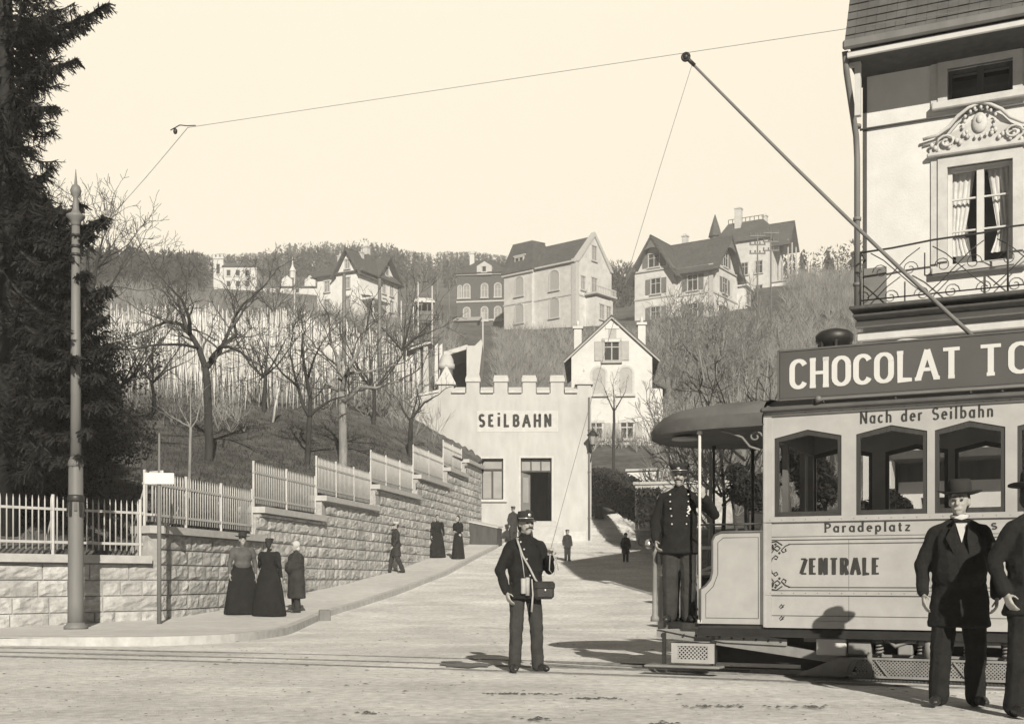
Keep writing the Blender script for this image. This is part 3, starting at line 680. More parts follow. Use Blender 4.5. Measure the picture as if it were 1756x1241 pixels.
# ---------------------------------------------------------------- far houses
def wall_poly(name, mat_, parent, polys):
    t = MB()
    for poly, o, ax, ay, d in polys: t.prism(poly, o, ax, ay, d)
    return t.build(name, mat_, parent)
FACES = {'front': ((1,0,0), (0,-1,0)), 'right': ((0,1,0), (1,0,0)), 'left': ((0,-1,0), (-1,0,0))}
def window(par, o, face, w_, h, kind='sash', pane='pane', shut=None, arch=False, trim='trim', bars=True, proud=.10):
    """window: surround with mullions on a wall face, glass as its sub-part; o = middle of the sill on the face"""
    ax, n = FACES[face]; ax = Vector(ax); n = Vector(n); o = Vector(o); up = Vector((0,0,1))
    def bx(t, a0, a1, z0, z1, d0, d1):
        t.prism([(a0,z0),(a1,z0),(a1,z1),(a0,z1)], o+n*d0, ax, up, n*(d1-d0))
    t = MB(); fw = .16
    bx(t,-w_/2-fw,-w_/2,0,h,0,proud); bx(t,w_/2,w_/2+fw,0,h,0,proud); bx(t,-w_/2-fw-.08,w_/2+fw+.08,-.2,0,0,proud+.14)
    if arch:
        pts = [(w_/2*math.cos(R(a)), h-.02+w_*.42*math.sin(R(a))) for a in range(0, 181, 20)]
        out = [((w_/2+fw)*math.cos(R(a)), h-.02+(w_*.42+fw)*math.sin(R(a))) for a in range(180, -1, -20)]
        for k in range(9): t.prism([pts[k], pts[k+1], out[8-k], out[9-k]], o, ax, up, n*proud)
    else: bx(t,-w_/2-fw-.04,w_/2+fw+.04,h,h+.2,0,proud+.05)
    if kind != 'blind' and bars:
        bx(t,-.045,.045,.0,h,.02,.07); bx(t,-w_/2,-.045,h*.66,h*.66+.08,.02,.07); bx(t,.045,w_/2,h*.66,h*.66+.08,.02,.07)
    f = t.build('window', M[trim], par)
    t = MB(); top = [(w_/2, 0), (w_/2, h)]+([p for p in pts[1:-1]] if arch else [])+[(-w_/2, h), (-w_/2, 0)]
    t.prism(top[::-1], o+n*.006, ax, up, n*.012)
    t.build('pane' if kind != 'blind' else 'blind', M[pane], f)
    if shut:
        for sg in (-1, 1):
            t = MB(); a = sg*(w_/2+fw+.02); b = a+sg*w_*.55
            bx(t, min(a,b), max(a,b), 0, h, .01, .07); t.build('shutter', M[shut], f)
    return f
def hip_roof(t, x0, x1, y0, y1, z, h, rx0, rx1, ry=None, ov=.5, th=.25):
    ry = (y0+y1)/2 if ry is None else ry
    a, b, c, d = (x0-ov,y0-ov,z), (x1+ov,y0-ov,z), (x1+ov,y1+ov,z), (x0-ov,y1+ov,z); e, f = (rx0,ry,z+h), (rx1,ry,z+h)
    t.slab([a,b,f,e], th); t.slab([c,d,e,f], th); t.slab([b,c,f], th); t.slab([d,a,e], th)
def gable_x(t, x0, x1, y0, y1, z, h, ov=.5, th=.25, yr=None):
    """gable roof, ridge along x"""
    ym = (y0+y1)/2; s = h/(ym-y0); zo = z-s*ov
    t.slab([(x0-ov,y0-ov,zo),(x1+ov,y0-ov,zo),(x1+ov,ym,z+h),(x0-ov,ym,z+h)], th); t.slab([(x1+ov,y1+ov,zo),(x0-ov,y1+ov,zo),(x0-ov,ym,z+h),(x1+ov,ym,z+h)], th)
def gable_y(t, x0, x1, y0, y1, z, h, ov=.5, th=.25):
    xm = (x0+x1)/2; s = h/(xm-x0); zo = z-s*ov
    t.slab([(x0-ov,y1+ov,zo),(x0-ov,y0-ov,zo),(xm,y0-ov,z+h),(xm,y1+ov,z+h)], th); t.slab([(x1+ov,y0-ov,zo),(x1+ov,y1+ov,zo),(xm,y1+ov,z+h),(xm,y0-ov,z+h)], th)
def chimney(par, x, y, z0, z1, w_=.7, name='chimney', m='plaster2', pots=2):
    t = MB(); t.box(x-w_/2,x+w_/2,y-w_/2,y+w_/2,z0,z1); t.box(x-w_/2-.1,x+w_/2+.1,y-w_/2-.1,y+w_/2+.1,z1,z1+.18)
    for k in range(pots): t.lathe([(.14,z1+.18),(.11,z1+.6)], (x+(k-(pots-1)/2)*.35,y,0), 8)
    return t.build(name, M[m], par)
def corner_house(name, label, cat, px_, py, Y, L, phi):
    """Empty with local x along the left face (ending at the near corner at pixel px_), local y back"""
    c = P(px_, py, Y); d = Vector((math.cos(phi), math.sin(phi), 0)); return thing(name, label, cat, c-d*L, phi)

# small white gabled house behind the station
Y = 85; c = P(1049, 762, Y); sc_ = FOC/Y
H = thing('gabled_house', 'small white gabled house with an open attic window behind the station', 'house', (c.x, Y, c.z-.6), R(-4))
hw = 69/sc_; ez = (762-612)/sc_+.6; rz_ = (762-541)/sc_+.6
wall_poly('walls', M['plaster2'], H, [([(-hw,0),(hw,0),(hw,ez+.35),(0,rz_-.25),(-hw,ez+.35)], (0,0,0), (1,0,0), (0,0,1), (0,9,0))])
t = MB(); gable_y(t,-hw,hw,.40,9,ez+.35,rz_-ez-.3,.55,.16); rf = t.build('roof', M['roof'], H)
for px_, py in ((990,555),(1103,550)):
    chimney(rf, (px_-1049)/sc_, 3.2, ez+1, (762-py)/sc_+.6+.3, .55, pots=1)
t = MB(); gable_y(t,-hw,hw,.372,-.7,ez+.20,rz_-ez-.3,.57,.10); t.build('bargeboard', M['shutpale'], H)
window(H, ((1049-1049)/sc_, 0, (762-618)/sc_+.6), 'front', 24/sc_, 33/sc_, shut='shutpale', trim='shutpale', proud=.06)
f = window(H, (1/sc_, 0, (762-582)/sc_+.6), 'front', 14/sc_, 18/sc_, kind='blind', pane='shutpale', trim='plaster2', proud=.02)
for px_ in (1027, 1073): window(H, ((px_-1049)/sc_,0,(762-675)/sc_+.6), 'front', 22/sc_, 36/sc_, pane='shutpale', kind='blind', trim='trim', arch=True, proud=.05)
for px_ in (1022, 1075): window(H, ((px_-1049)/sc_,0,(762-751)/sc_+.6), 'front', 20/sc_, 26/sc_, shut='shutpale', trim='trim', proud=.05)
t = MB(); t.box(hw,hw+.9,3,6,0,(762-655)/sc_+.6); an = t.build('side_annex', M['plaster2'], H)
t = MB(); t.slab([(hw-.1,2.8,(762-645)/sc_+.9),(hw+1.2,2.8,(762-655)/sc_+.6),(hw+1.2,6.2,(762-655)/sc_+.6),(hw-.1,6.2,(762-645)/sc_+.9)], .12); t.build('annex_roof', M['roof'], an)

# large pale villa with blind windows
Y = 180; L = 13.6; phi = R(-39.4); D = 9.5
V = corner_house('pale_villa', 'large pale villa with blank blinds and a stone gable on the hill', 'villa', 987, 552, Y, L, phi)
eh = 9.4; rh = 4.6
m_ = MB(); m_.box(0,L,0,D,-3,eh); m_.prism([(0,eh),(D,eh),(D/2,eh+rh)], (L,0,0), (0,1,0), (0,0,1), (-.5,0,0)); m_.box(.0,5.6,-.5,-.0005,-3,eh-.3); m_.build('walls', M['plaster3'], V)
t = MB(); gable_x(t,-.2,L-.45,0,D,eh,rh,.35,.25); rf = t.build('roof', M['roof'], V)
t = MB()
for a, b in ((0,1),(1,0)):
    pass
x0,x1,y0,y1 = -.4,6.0,-.95,5.2; zz = eh-.3; tx0,tx1,ty0,ty1 = .9,4.8,.6,3.9; zt = zz+4.9
t.slab([(x0,y0,zz),(x1,y0,zz),(tx1,ty0,zt),(tx0,ty0,zt)], .2); t.slab([(x1,y0,zz),(x1,y1,zz),(tx1,ty1,zt),(tx1,ty0,zt)], .2); t.slab([(x0,y1,zz),(x0,y0,zz),(tx0,ty0,zt),(tx0,ty1,zt)], .2)
t.slab([(x1,y1,zz),(x0,y1,zz),(tx0,ty1,zt),(tx1,ty1,zt)], .2); t.slab([(tx0,ty0,zt),(tx1,ty0,zt),(tx1,ty1,zt+.3),(tx0,ty1,zt+.3)], .2)
mr_ = t.build('mansard_roof', M['roof'], V)
t = MB(); t.box(2.0,3.9,-.35,1.4,zz+.7,zz+2.7); t.slab([(1.8,-.5,zz+2.7),(4.1,-.5,zz+2.7),(4.1,1.5,zz+3.0),(1.8,1.5,zz+3.0)], .15); dm = t.build('dormer', M['plaster3'], V)
for k in (-.42,.42): window(dm, (2.95+k,-.35,zz+.9), 'front', .6, 1.4, pane='pane', trim='trim', bars=False, proud=.05)
t = MB(); t.box(-.3,5.9,-.8,-.501,zz-.35,zz); t.box(5.601,L+.2,-.3,-.0012,eh-.4,eh-.05); t.box(-.15,5.7,-.6,-.5015,4.2,4.4); t.box(5.7005,L+.1,-.1,-.0015,4.2,4.4)
t.box(L+.001,L+.12,-.1,D,4.2,4.4); t.box(L+.002,L+.12,-.12,.8,-3,eh+.2); t.box(L-.7,L+.0005,-.12,-.002,-3,eh+.2)
t.prism([(-.3,eh-.2),(.5,eh-.2),(D/2,eh+rh-.1),(D-.5,eh-.2),(D+.3,eh-.2),(D/2,eh+rh+.6)], (L-.5,0,0), (0,1,0), (0,0,1), (.75,0,0)); t.build('stone_trim', M['trim'], V)
for zz in (1.2, 5.4):
    window(V, (3.1,-.5,zz), 'front', 1.6, 2.3, kind='blind', pane='shutpale', arch=True, trim='trim'); window(V, (9.6,0,zz), 'front', 1.7, 2.3, kind='blind', pane='shutpale', arch=True, trim='trim')
window(V, (L,D/2,eh+.8), 'right', 1.1, 2.2, pane='panegrey'); window(V, (L,D/2,5.2), 'right', 1.3, 2.3, pane='panegrey'); window(V, (L,1.8,5.2), 'right', .9, 2.0, pane='panegrey')
t = MB(); t.box(L,L+2.0,D/2-2.2,D/2+2.2,-3,4.0); by = t.build('bay', M['plaster3'], V)
window(by, (L+2.0,D/2-.8,.8), 'right', 1.1, 2.2, pane='panegrey'); window(by, (L+2.0,D/2+1.0,.8), 'right', 1.1, 2.2, pane='panegrey')
t = MB(); t.box(L,L+2.5,D/2-2.7,D/2+2.7,4.4001,4.65); t.box(L+2.25,L+2.4,D/2-2.6,D/2+2.6,5.5,5.65)
for k in range(12): yy = D/2-2.5+k*.455; t.box(L+2.27,L+2.38,yy-.06,yy+.06,4.65,5.5)
for xx in (L+.5,L+1.2): t.box(xx,xx+.1,D/2-2.6,D/2-2.48,4.65,5.5)
t.build('balcony', M['trim'], V)

# brick villa with pale arched windows
Y = 205; c = P(825, 566, Y); k_ = FOC/Y; V = thing('brick_villa', 'dark brick villa with pale arched window surrounds beside the large pale villa', 'villa', (c.x, Y, c.z), R(-8))
eh = (566-468)/k_; hw = 42/k_
m_ = MB(); m_.box(-hw,hw,0,9,-4,eh); m_.build('walls', M['brickwall'], V)
t = MB(); hip_roof(t,-hw,hw,0,9,eh,(470-437)/k_,-1.2,1.6); rf = t.build('roof', M['roof2'], V)
t = MB(); t.prism([(-1.3,-.4),(1.3,-.4),(1.3,1.1),(0,1.9),(-1.3,1.1)], (.6,-.35,eh), (1,0,0), (0,0,1), (0,2.2,0)); dm = t.build('dormer', M['trim'], V)
window(dm, (.6,-.35,eh+.1), 'front', .6, .9, bars=False, proud=.05)
t = MB(); t.box(-hw-.2,hw+.2,-.25,-.002,eh-.35,eh-.05); t.box(-hw-.1,hw+.1,-.12,-.003,eh-5.0,eh-4.75); t.box(-hw-.1,hw+.1,-.12,-.003,1.6,1.85); t.build('string_courses', M['trim'], V)
for xx in (-2.5, .6, 2.9):
    window(V, (xx,0,eh-4.2), 'front', 1.0, 1.9, arch=True, pane='panegrey'); window(V, (xx,0,eh-8.2), 'front', 1.0, 1.9, arch=True, pane='panegrey')
window(V, (-3.7,0,eh-4.2), 'front', .5, 1.9, arch=True, pane='panegrey')
t = MB(); t.box(-hw+.3,-.3,-2.6,-.004,-4,1.2); pv = t.build('porch', M['brickwall'], V)
t = MB(); t.slab([(-hw-.1,-3.1,1.2),(.2,-3.1,1.2),(.2,0,2.3),(-hw-.1,0,2.3)], .2); t.build('porch_roof', M['shutpale'], pv)
window(pv, (-1.3,-2.6,-2.5), 'front', .9, 2.4, pane='pane')
chimney(V, -2.4, 5, eh+1, eh+4.6, .8, m='plaster3')

# chalet villa with two arched gables
Y = 178; phi = R(-33); L = 12.4; D = 9.6
V = corner_house('chalet_villa', 'turreted chalet villa with two broad arched timber gables above the scrub slope', 'villa', 1222, 546, Y, L, phi)
eh = 8.2; m_ = MB(); m_.box(0,L,0,D,-4,eh); m_.box(0,6.6,-1.1,-.0005,-4,eh)
g1 = 4.6
m_.prism([(.3,eh-.2),(6.3,eh-.2),(3.3,eh+4.6)], (0,-1.1,0), (1,0,0), (0,0,1), (0,3,0))
m_.prism([(.6,eh-.2),(D-.6,eh-.2),(D/2,eh+4.6)], (L,0,0), (0,1,0), (0,0,1), (-3,0,0)); m_.build('walls', M['plaster4'], V)
t = MB(); gable_x(t,1.5,L,0.2,D-.2,eh+.2,5.0,1.2,.3); rf = t.build('main_roof', M['roof'], V)
t = MB(); gable_y(t,0,6.6,-1.1,D/2,eh+.2,5.0,1.2,.3); t.build('cross_roof', M['roof'], V)
def arch_board(ax, o, hw_, z, h, d, dirv):
    t = MB(); ins = []
    for a in range(0, 181, 15): ins.append((hw_*.80*math.cos(R(a)), z+h*.74*math.sin(R(a))))
    k = len(ins); out = []
    for a in range(0, 181, 15):
        u = 1-a/90; out.append((hw_*1.18*u, z-.55+(h+.75)*(1-abs(u))))
    for i in range(k-1): t.prism([ins[i], out[i], out[i+1], ins[i+1]], o, ax, (0,0,1), Vector(dirv)*d)
    return t
arch_board((1,0,0), (3.3,-1.95,0), 3.5, eh, 4.4, .2, (0,-1,0)).build('gable_arch', M['shutter'], V)
arch_board((0,1,0), (L+.85,D/2,0), 4.4, eh, 4.4, .2, (1,0,0)).build('gable_arch', M['shutter'], V)
t = MB(); t.box(-.05,6.65,-1.22,-1.1008,3.9,4.15); t.box(6.65,L+.12,-.12,-.0012,3.9,4.15); t.box(L+.001,L+.12,-.0,D,3.9,4.15); t.box(-.1,6.7,-1.3,-1.1012,eh-.1,eh+.15); t.box(L+.0015,L+.2,.3,D-.3,eh-.1,eh+.15)
t.box(L-.6,L+.125,-.13,-.002,-4,3.9); t.box(L-.6,L+.125,-.13,-.002,4.15,eh); t.build('string_courses', M['trimgrey'], V)
for zz in (.3, 4.6):
    window(V, (3.6,-1.1,zz), 'front', 1.5, 2.3, shut='shutter', trim='trim'); window(V, (9.2,0,zz), 'front', 1.5, 2.3, shut='shutter', trim='trim')
    window(V, (L,D*.47,zz), 'right', 1.6, 2.3, shut='shutter', trim='trim')
window(V, (3.3,-1.1,eh+.5), 'front', 1.7, 2.0, shut='shutter', trim='trim'); window(V, (L,D/2,eh+.5), 'right', 1.6, 2.1, shut='shutter', trim='trim')
t = MB(); t.box(L-2.5,L+1.2,D,D+2.4,-4,6.4); t.slab([(L-2.5,D-.1,6.9),(L+1.7,D-.1,6.9),(L+1.7,D+2.7,6.4),(L-2.5,D+2.7,6.4)], .2); an = t.build('rear_wing', M['plaster4'], V)
window(an, (L+1.2,D+1.2,.3), 'right', 1.3, 2.6, trim='trim'); window(an, (L+1.2,D+1.2,3.9), 'right', 1.3, 2.0, trim='trim')
chimney(rf, 5, D/2+1.6, eh+3, eh+6.6, .8, m='plaster3')

# tall villa behind it
Y = 222; k_ = FOC/Y; c = P(1318, 512, Y); V = thing('turreted_villa', 'tall turreted villa with a flat roof crest standing behind the chalet villa', 'villa', (c.x, Y, c.z), R(-30))
eh = (512-408)/k_; m_ = MB(); m_.box(-10.5,0,0,9,-4,eh); m_.build('walls', M['plaster4'], V)
t = MB(); x0,x1,y0,y1 = -11.0,.5,-.5,9.5; tx0,tx1,ty0,ty1 = -8.6,-1.8,2.2,6.8; z0 = eh; z1 = eh+4.4
for q in ([(x0,y0,z0),(x1,y0,z0),(tx1,ty0,z1),(tx0,ty0,z1)],[(x1,y0,z0),(x1,y1,z0),(tx1,ty1,z1),(tx1,ty0,z1)],[(x1,y1,z0),(x0,y1,z0),(tx0,ty1,z1),(tx1,ty1,z1)],[(x0,y1,z0),(x0,y0,z0),(tx0,ty0,z1),(tx0,ty1,z1)],[(tx0,ty0,z1),(tx1,ty0,z1),(tx1,ty1,z1),(tx0,ty1,z1)]): t.slab(q, .2)
rf = t.build('roof', M['roof'], V)
t = MB()
for k in range(9): xx = lerp(tx0,tx1,k/8); t.box(xx-.05,xx+.05,ty0,ty0+.1,z1,z1+.7)
t.box(tx0,tx1,ty0+.02,ty0+.08,z1+.7,z1+.8); t.build('roof_crest', M['iron'], rf)
chimney(rf, -6.5, 2.0, eh+2, eh+6.8, 1.2, m='plaster3'); chimney(rf, -3, 7, eh+3, eh+6.2, .9, m='plaster3')
t = MB(); t.box(.0005,3.0,2,7,-4,3.4); bay = t.build('bay', M['plaster4'], V)
t = MB(); t.box(-.2,3.4,1.7,7.3,3.4,3.6); t.box(3.2,3.35,1.8,7.2,4.5,4.6)
for k in range(10): yy = 1.9+k*.57; t.box(3.22,3.33,yy,yy+.1,3.6,4.5)
for yy in (1.9,4.4,6.9): t.box(3.0,3.2,yy,yy+.2,4.6,eh-.2)
t.build('balcony', M['trim'], bay)
t = MB(); gable_x(t,-.5,3.0,1.9,7.1,eh-.3,4.2,.6,.25); t.build('bay_roof', M['roof'], bay)
for yy in (3.2,5.6): window(bay, (3.0,yy,.6), 'right', 1.5, 2.3, trim='trim')
for xx in (-7.5,-4.6,-1.8):
    for zz in (.5,5.0): window(V, (xx,0,zz), 'front', 1.2, 2.2, trim='trim')
t = MB(); t.lathe([(1.0,eh-4),(1.0,eh+2.2),(1.35,eh+2.3),(.9,eh+4.0),(.05,eh+6.6)], (-11.2,2,0), 8, False); t.build('turret', M['roof'], V)

# white villa on the left with veranda
Y = 190; phi = R(-28); L = 8.6; D = 10.5
V = corner_house('white_villa', 'white villa with clipped gables and a pillared veranda above the vineyard', 'villa', 619, 553, Y, L, phi)
eh = (553-466)/(FOC/Y); m_ = MB(); m_.box(0,L,0,D,-4,eh)
m_.prism([(4.1,eh-.2),(L-.1,eh-.2),(6.27,eh+3.3)], (0,-.4,0), (1,0,0), (0,0,1), (0,3,0)); m_.box(4.0,L,-.4,-.0006,-4,eh)
m_.prism([(4.4,eh-.2),(D-.1,eh-.2),(7.2,eh+3.3)], (L,0,0), (0,1,0), (0,0,1), (-3,0,0)); m_.build('walls', M['plaster5'], V)
t = MB(); hip_roof(t,0,L,0,D,eh,4.4,2.6,L-2.2,ov=.8); gable_y(t,3.8,L+.1,-.6,5,eh+.15,3.9,.5,.22)
ym = 7.2; t.slab([(2,3.6,eh-.1),(L+.9,3.6,eh-.1),(L+.9,ym,eh+4.0),(2,ym,eh+4.0)], .22); t.slab([(L+.9,D+.8,eh-.1),(2,D+.8,eh-.1),(2,ym,eh+4.0),(L+.9,ym,eh+4.0)], .22)
rf = t.build('roof', M['roof'], V)
chimney(rf, 5.2, 6.4, eh+2, eh+5.8, .9, m='plaster3'); chimney(rf, 6.6, 3.0, eh+1.5, eh+3.9, .6, m='plaster3', pots=1); chimney(rf, 1.6, 4.0, eh+1, eh+4.2, .6, m='plaster3', pots=1)
for zz in (.0, 2.6, 5.6):
    window(V, (2.0,0,zz), 'front', .9, 1.7, trim='trim', pane='panegrey'); window(V, (6.2,-.4,zz), 'front', 1.1, 1.7, trim='trim', pane='panegrey')
window(V, (6.3,-.4,eh+.7), 'front', .8, 1.4, trim='trim', pane='panegrey')
t = MB(); t.box(L,L+2.2,.3,4.4,-4,.4); t.box(L,L+2.4,.1,4.6,.4,.6); t.box(L,L+2.6,-.1,4.8,3.6,3.9); t.slab([(L,-.1,4.6),(L+2.6,-.1,3.92),(L+2.6,4.8,3.92),(L,4.8,4.6)], .04)
for yy in (.3,2.3,4.2): t.box(L+2.0,L+2.2,yy,yy+.2,.6,3.6)
t.box(L+2.05,L+2.15,.4,4.3,1.5,1.6); t.build('veranda', M['plaster5'], V)
for yy in (6.4,8.6):
    for zz in (.4,3.4,6.0): window(V, (L,yy,zz), 'right', .9, 1.7, trim='trim', pane='panegrey')
window(V, (L,2.2,.9), 'right', 1.2, 2.0, trim='trim'); window(V, (L,7.3,eh+1.0), 'right', .8, 1.4, trim='trim')

# castle-like house far left with hall and spire
Y = 285; k_ = FOC/Y; c = P(365, 505, Y); V = thing('castle_house', 'far pale castle like house with a square tower and a spired hall', 'house', (c.x, Y, c.z), 0)
u = lambda x: (x-365)/k_
vz = lambda y: (505-y)/k_
m_ = MB(); m_.box(u(366),u(383),0,3,-3,vz(441)); m_.box(u(365),u(384),-.2,3.2,vz(444),vz(441)); 
for k in range(3): m_.box(u(365+k*7),u(369+k*7),-.2,3.2,vz(441),vz(437))
m_.build('tower', M['plaster2'], V)
m_ = MB(); m_.box(u(383)+.001,u(440),0,8,-3,vz(456)); m_.box(u(440)+.002,u(545),0,7,-3,vz(491)); 
for xx in (492, 532): m_.prism([(-1.3,0),(1.3,0),(1.3,1.5),(0,2.6),(-1.3,1.5)], (u(xx),-.3,vz(491)), (1,0,0), (0,0,1), (0,2,0))
m_.build('walls', M['plaster2'], V)
t = MB(); hip_roof(t,u(384),u(440),0,8,vz(456),1.8,u(395),u(430),ov=.4); gable_x(t,u(441),u(546),0,7,vz(491),3.0,.3,.2); rf = t.build('roof', M['roof'], V)
t = MB(); t.lathe([(.7,0),(.7,1.6),(.9,1.7),(.25,3.0),(.03,5.2)], (u(497),3.5,vz(491)+2.8), 6, False); t.build('spire', M['plaster3'], rf)
for xx in (392, 408, 424):
    for yy in (473, 492): window(V, (u(xx),0,vz(yy)), 'front', .9, 1.4, trim='plaster2', bars=False, proud=.05)
window(V, (u(374),0,vz(470)), 'front', .8, 2.4, trim='plaster2', bars=False, proud=.05)
for xx in (460, 476, 510): window(V, (u(xx),0,vz(502)), 'front', .8, 1.0, trim='plaster2', bars=False, proud=.05)
# ---------------------------------------------------------------- funicular works on the slope
def at(px_, py, Y): return P(px_, py, Y)
Y = 72; k_ = FOC/Y; c = P(795, 640, Y)
F = thing('cable_viaduct', 'pale abutment and bridge of the cable railway climbing the slope above the station roof', 'viaduct', c)
def q(x, y): return ((x-795)/k_, (640-y)/k_)
t = MB(); t.prism([q(762,614),q(762,606),q(802,594),q(804,601)], (0,-.6,0), (1,0,0), (0,0,1), (0,4,0)); t.build('bridge_deck', M['trim'], F)
t = MB(); t.prism([q(801,650),q(801,597),q(815,597),q(826,586),q(828,594),q(822,650)], (0,-.8,0), (1,0,0), (0,0,1), (0,5,0)); t.build('abutment', M['plaster'], F)
t = MB(); t.prism([q(763,650),q(763,612),q(803,601),q(803,650)], (0,3.4,0), (1,0,0), (0,0,1), (0,.5,0)); t.build('rear_wall', M['shutter'], F)
t = MB(); t.lathe([(11/k_,-3),(11/k_,0.1),(14/k_,.12),(14/k_,.4),(12/k_,.42),(12/k_,.62),(8/k_,.95)], ((767-795)/k_,-.8,0), 18); t.build('round_turret', M['plaster'], F)
for x0, x1, ya, yb in ((718,724,608,690),(729,737,602,690)):
    t = MB(); t.prism([q(x0,yb),q(x0,ya),q(x1,ya),q(x1+2,yb)], (0,-1.5,0), (1,0,0), (0,0,1), (0,1.0,0)); t.build('pier', M['plaster'], F)
t = MB(); t.prism([q(695,612),q(697,606),q(742,592),q(742,597)], (0,-1.6,0), (1,0,0), (0,0,1), (0,1.6,0)); t.build('side_girder', M['trimgrey'], F)
for x0 in (690, 700, 710, 742, 750):
    t = MB(); t.prism([q(x0,690),q(x0+1,585),q(x0+6,580),q(x0+7,690)], (0,1.5,0), (1,0,0), (0,0,1), (0,1.0,0)); t.build('retaining_slab', M['plaster3'], F)
t = MB()
for dx in (-.5,.5): t.tube([P(747,650,72)-c+Vector((dx,0,0)), P(741,605,90)-c+Vector((dx,0,0)), P(733,575,112)-c+Vector((dx,0,0)), P(729,553,138)-c+Vector((dx,0,0))], .09, 5)
t.build('rails', M['iron'], F)
Y = 136; k_ = FOC/Y; c = P(728, 553, Y)
K = thing('cable_car', 'small cable railway carriage with a pale roof on the slope left of the brick villa', 'cable car', c, R(8))
t = MB(); t.rbox(-1.05,1.05,0,3.6,.25,1.35,.06); t.build('body', M['shutter'], K)
t = MB(); t.rbox(-.95,.95,.1,3.4,-.05,.25,.05); t.build('underframe', M['iron'], K)
t = MB()
for x in (-1.0,-.33,.33,1.0):
    for y in (.05,1.8,3.5): t.box(x-.06,x+.06,y-.05,y+.05,1.35,2.25)
t.build('pillars', M['shutter'], K)
t = MB(); t.prism([(-1.2,0),(1.2,0),(1.1,.3),(.6,.48),(-.6,.48),(-1.1,.3)], (0,-.3,2.25), (1,0,0), (0,0,1), (0,4.2,0)); t.build('carriage_roof', M['plaster2'], K)
t = MB(); t.box(-.9,.9,3.42,3.45,1.36,2.24); t.build('pane', M['pane'], K)
# slim poles and masts on the slope
PO = [(688,516,575,120,'slim pale mast left of the cable railway carriage'),(709,517,575,125,'pale mast just left of the cable railway carriage, capped by a short arm'),(717,484,625,105,'long bright mast passing behind the cable railway carriage'),
      (741,490,640,104,'bright mast standing in front of the right side of the carriage'),(750,474,520,170,'tall far mast on the ridge right of the carriage'),(770,480,540,165,'thin far mast near the brick villa'),
      (828,535,590,112,'short pale mast at the top of the abutment'),(590,470,600,60,'thick grey telegraph pole in front of the white villa'),(651,478,716,60,'pale thin pole standing in the grass right of the thick tree'),
      (505,470,570,110,'thin pale pole left of the white villa'),(1299,400,560,150,'telegraph mast with insulators beside the chalet villa'),(1322,395,560,150,'second telegraph mast with insulators, right of the chalet villa'),
      (473,660,726,46,'leaning whitewashed stake post at the foot of the vineyard, below the fruit trees'),(497,665,700,52,'short whitewashed post at the foot of the vineyard')]
for x, y0, y1, Y, lab in PO:
    b = P(x, y1, Y); h = (y1-y0)*Y/FOC; z = min(b.z, gz(b.x, Y))-.3
    o = thing('mast', lab, 'mast', (b.x, Y, z)); h += b.z-z; r_ = max(.05, .0008*Y) if 'thick' not in lab else .12
    lean = .35 if 'leaning' in lab else 0
    t = MB(); t.tube([(-lean*.4,0,0),(-lean*.1,0,h*.5),(lean*.4,0,h)], [r_, r_*.9, r_*.7], 8); t.build('shaft', M['polepaint' if 'telegraph' in lab or 'far mast' in lab or 'thin pole' in lab else 'clothpale'], o)
    if 'insulators' in lab or 'arm' in lab:
        t = MB()
        for k in range(3 if 'ins' in lab else 1):
            t.box(-1.0,1.0,-.08,.08,h-.4-k*1.1,h-.25-k*1.1)
            for xx in (-.9,-.3,.3,.9): t.lathe([(.09,h-.25-k*1.1),(.1,h+.05-k*1.1)], (xx,0,0), 6)
        t.build('crossarm', M['polepaint'], o)

# ---------------------------------------------------------------- corner building on the right
TA = R(-26); UD = Vector((math.cos(TA), math.sin(TA), 0)); VD = Vector((-math.sin(TA), math.cos(TA), 0))
B = thing('corner_house', 'tall pale corner house with ornate window, iron balcony and steep tiled roof behind the tram', 'house', (6.46, 22, 0), TA)
def bz(y, u=0): return CAMZ+(HY-y)*(22-.438*u)/FOC
W0, W1 = 0.0, 11.0; EZ = 10.24
# facade with two openings
ox0, ox1, oz0, oz1 = 1.47, 2.55, 6.58, 8.36          # tall window
tx0, tx1, tz0, tz1 = 1.47, 2.55, 9.52, 10.12         # upper window
m_ = MB()
m_.box(W0,ox0,0,.45,3.35,EZ); m_.box(ox0,ox1,0,.45,3.35,oz0); m_.box(ox0,ox1,0,.45,oz1,tz0); m_.box(ox0,ox1,0,.45,tz1,EZ)
for k in range(3):
    a = 2.55+k*3.0; b = a+1.92; m_.box(a,b,0,.45,3.35,EZ)
    if k < 2: m_.box(b,b+1.08,0,.45,3.35,oz0); m_.box(b,b+1.08,0,.45,oz1,tz0); m_.box(b,b+1.08,0,.45,tz1,EZ)
m_.box(8.55+1.92,W1,0,.45,3.35,EZ)
m_.build('facade', M['plaster2'], B)
m_ = MB(); m_.box(0,.4,.45,9,0,EZ); m_.box(W1-.4,W1,.45,9,0,EZ); m_.box(.4,W1-.4,8.6,9,0,EZ); m_.box(.4,W1-.4,2.4,2.6,3.4,EZ); m_.build('rear_walls', M['plaster3'], B)
m_ = MB(); m_.box(0,.5,0.0,.449,0,3.349); m_.box(.5,W1,.9,1.2,0,1.1); m_.box(.5,W1,.9,1.2,2.55,3.349); m_.box(.5,.9,.9,1.2,1.1,2.55); m_.box(1.7,5.2,.9,1.2,1.1,2.55); m_.box(6.4,W1,.9,1.2,1.1,2.55); m_.build('ground_floor_wall', M['plaster2'], B)
m_ = MB(); m_.box(.9,1.7,1.1,1.15,1.1,2.55); m_.box(5.2,6.4,1.1,1.15,1.1,2.55); m_.build('shop_windows', M['pane'], B)
m_ = MB(); m_.box(.5,W1,.88,.9,2.85,3.349); m_.box(.5,W1,-.05,.88,3.2,3.349); m_.build('shop_fascia', M['wood'], B)
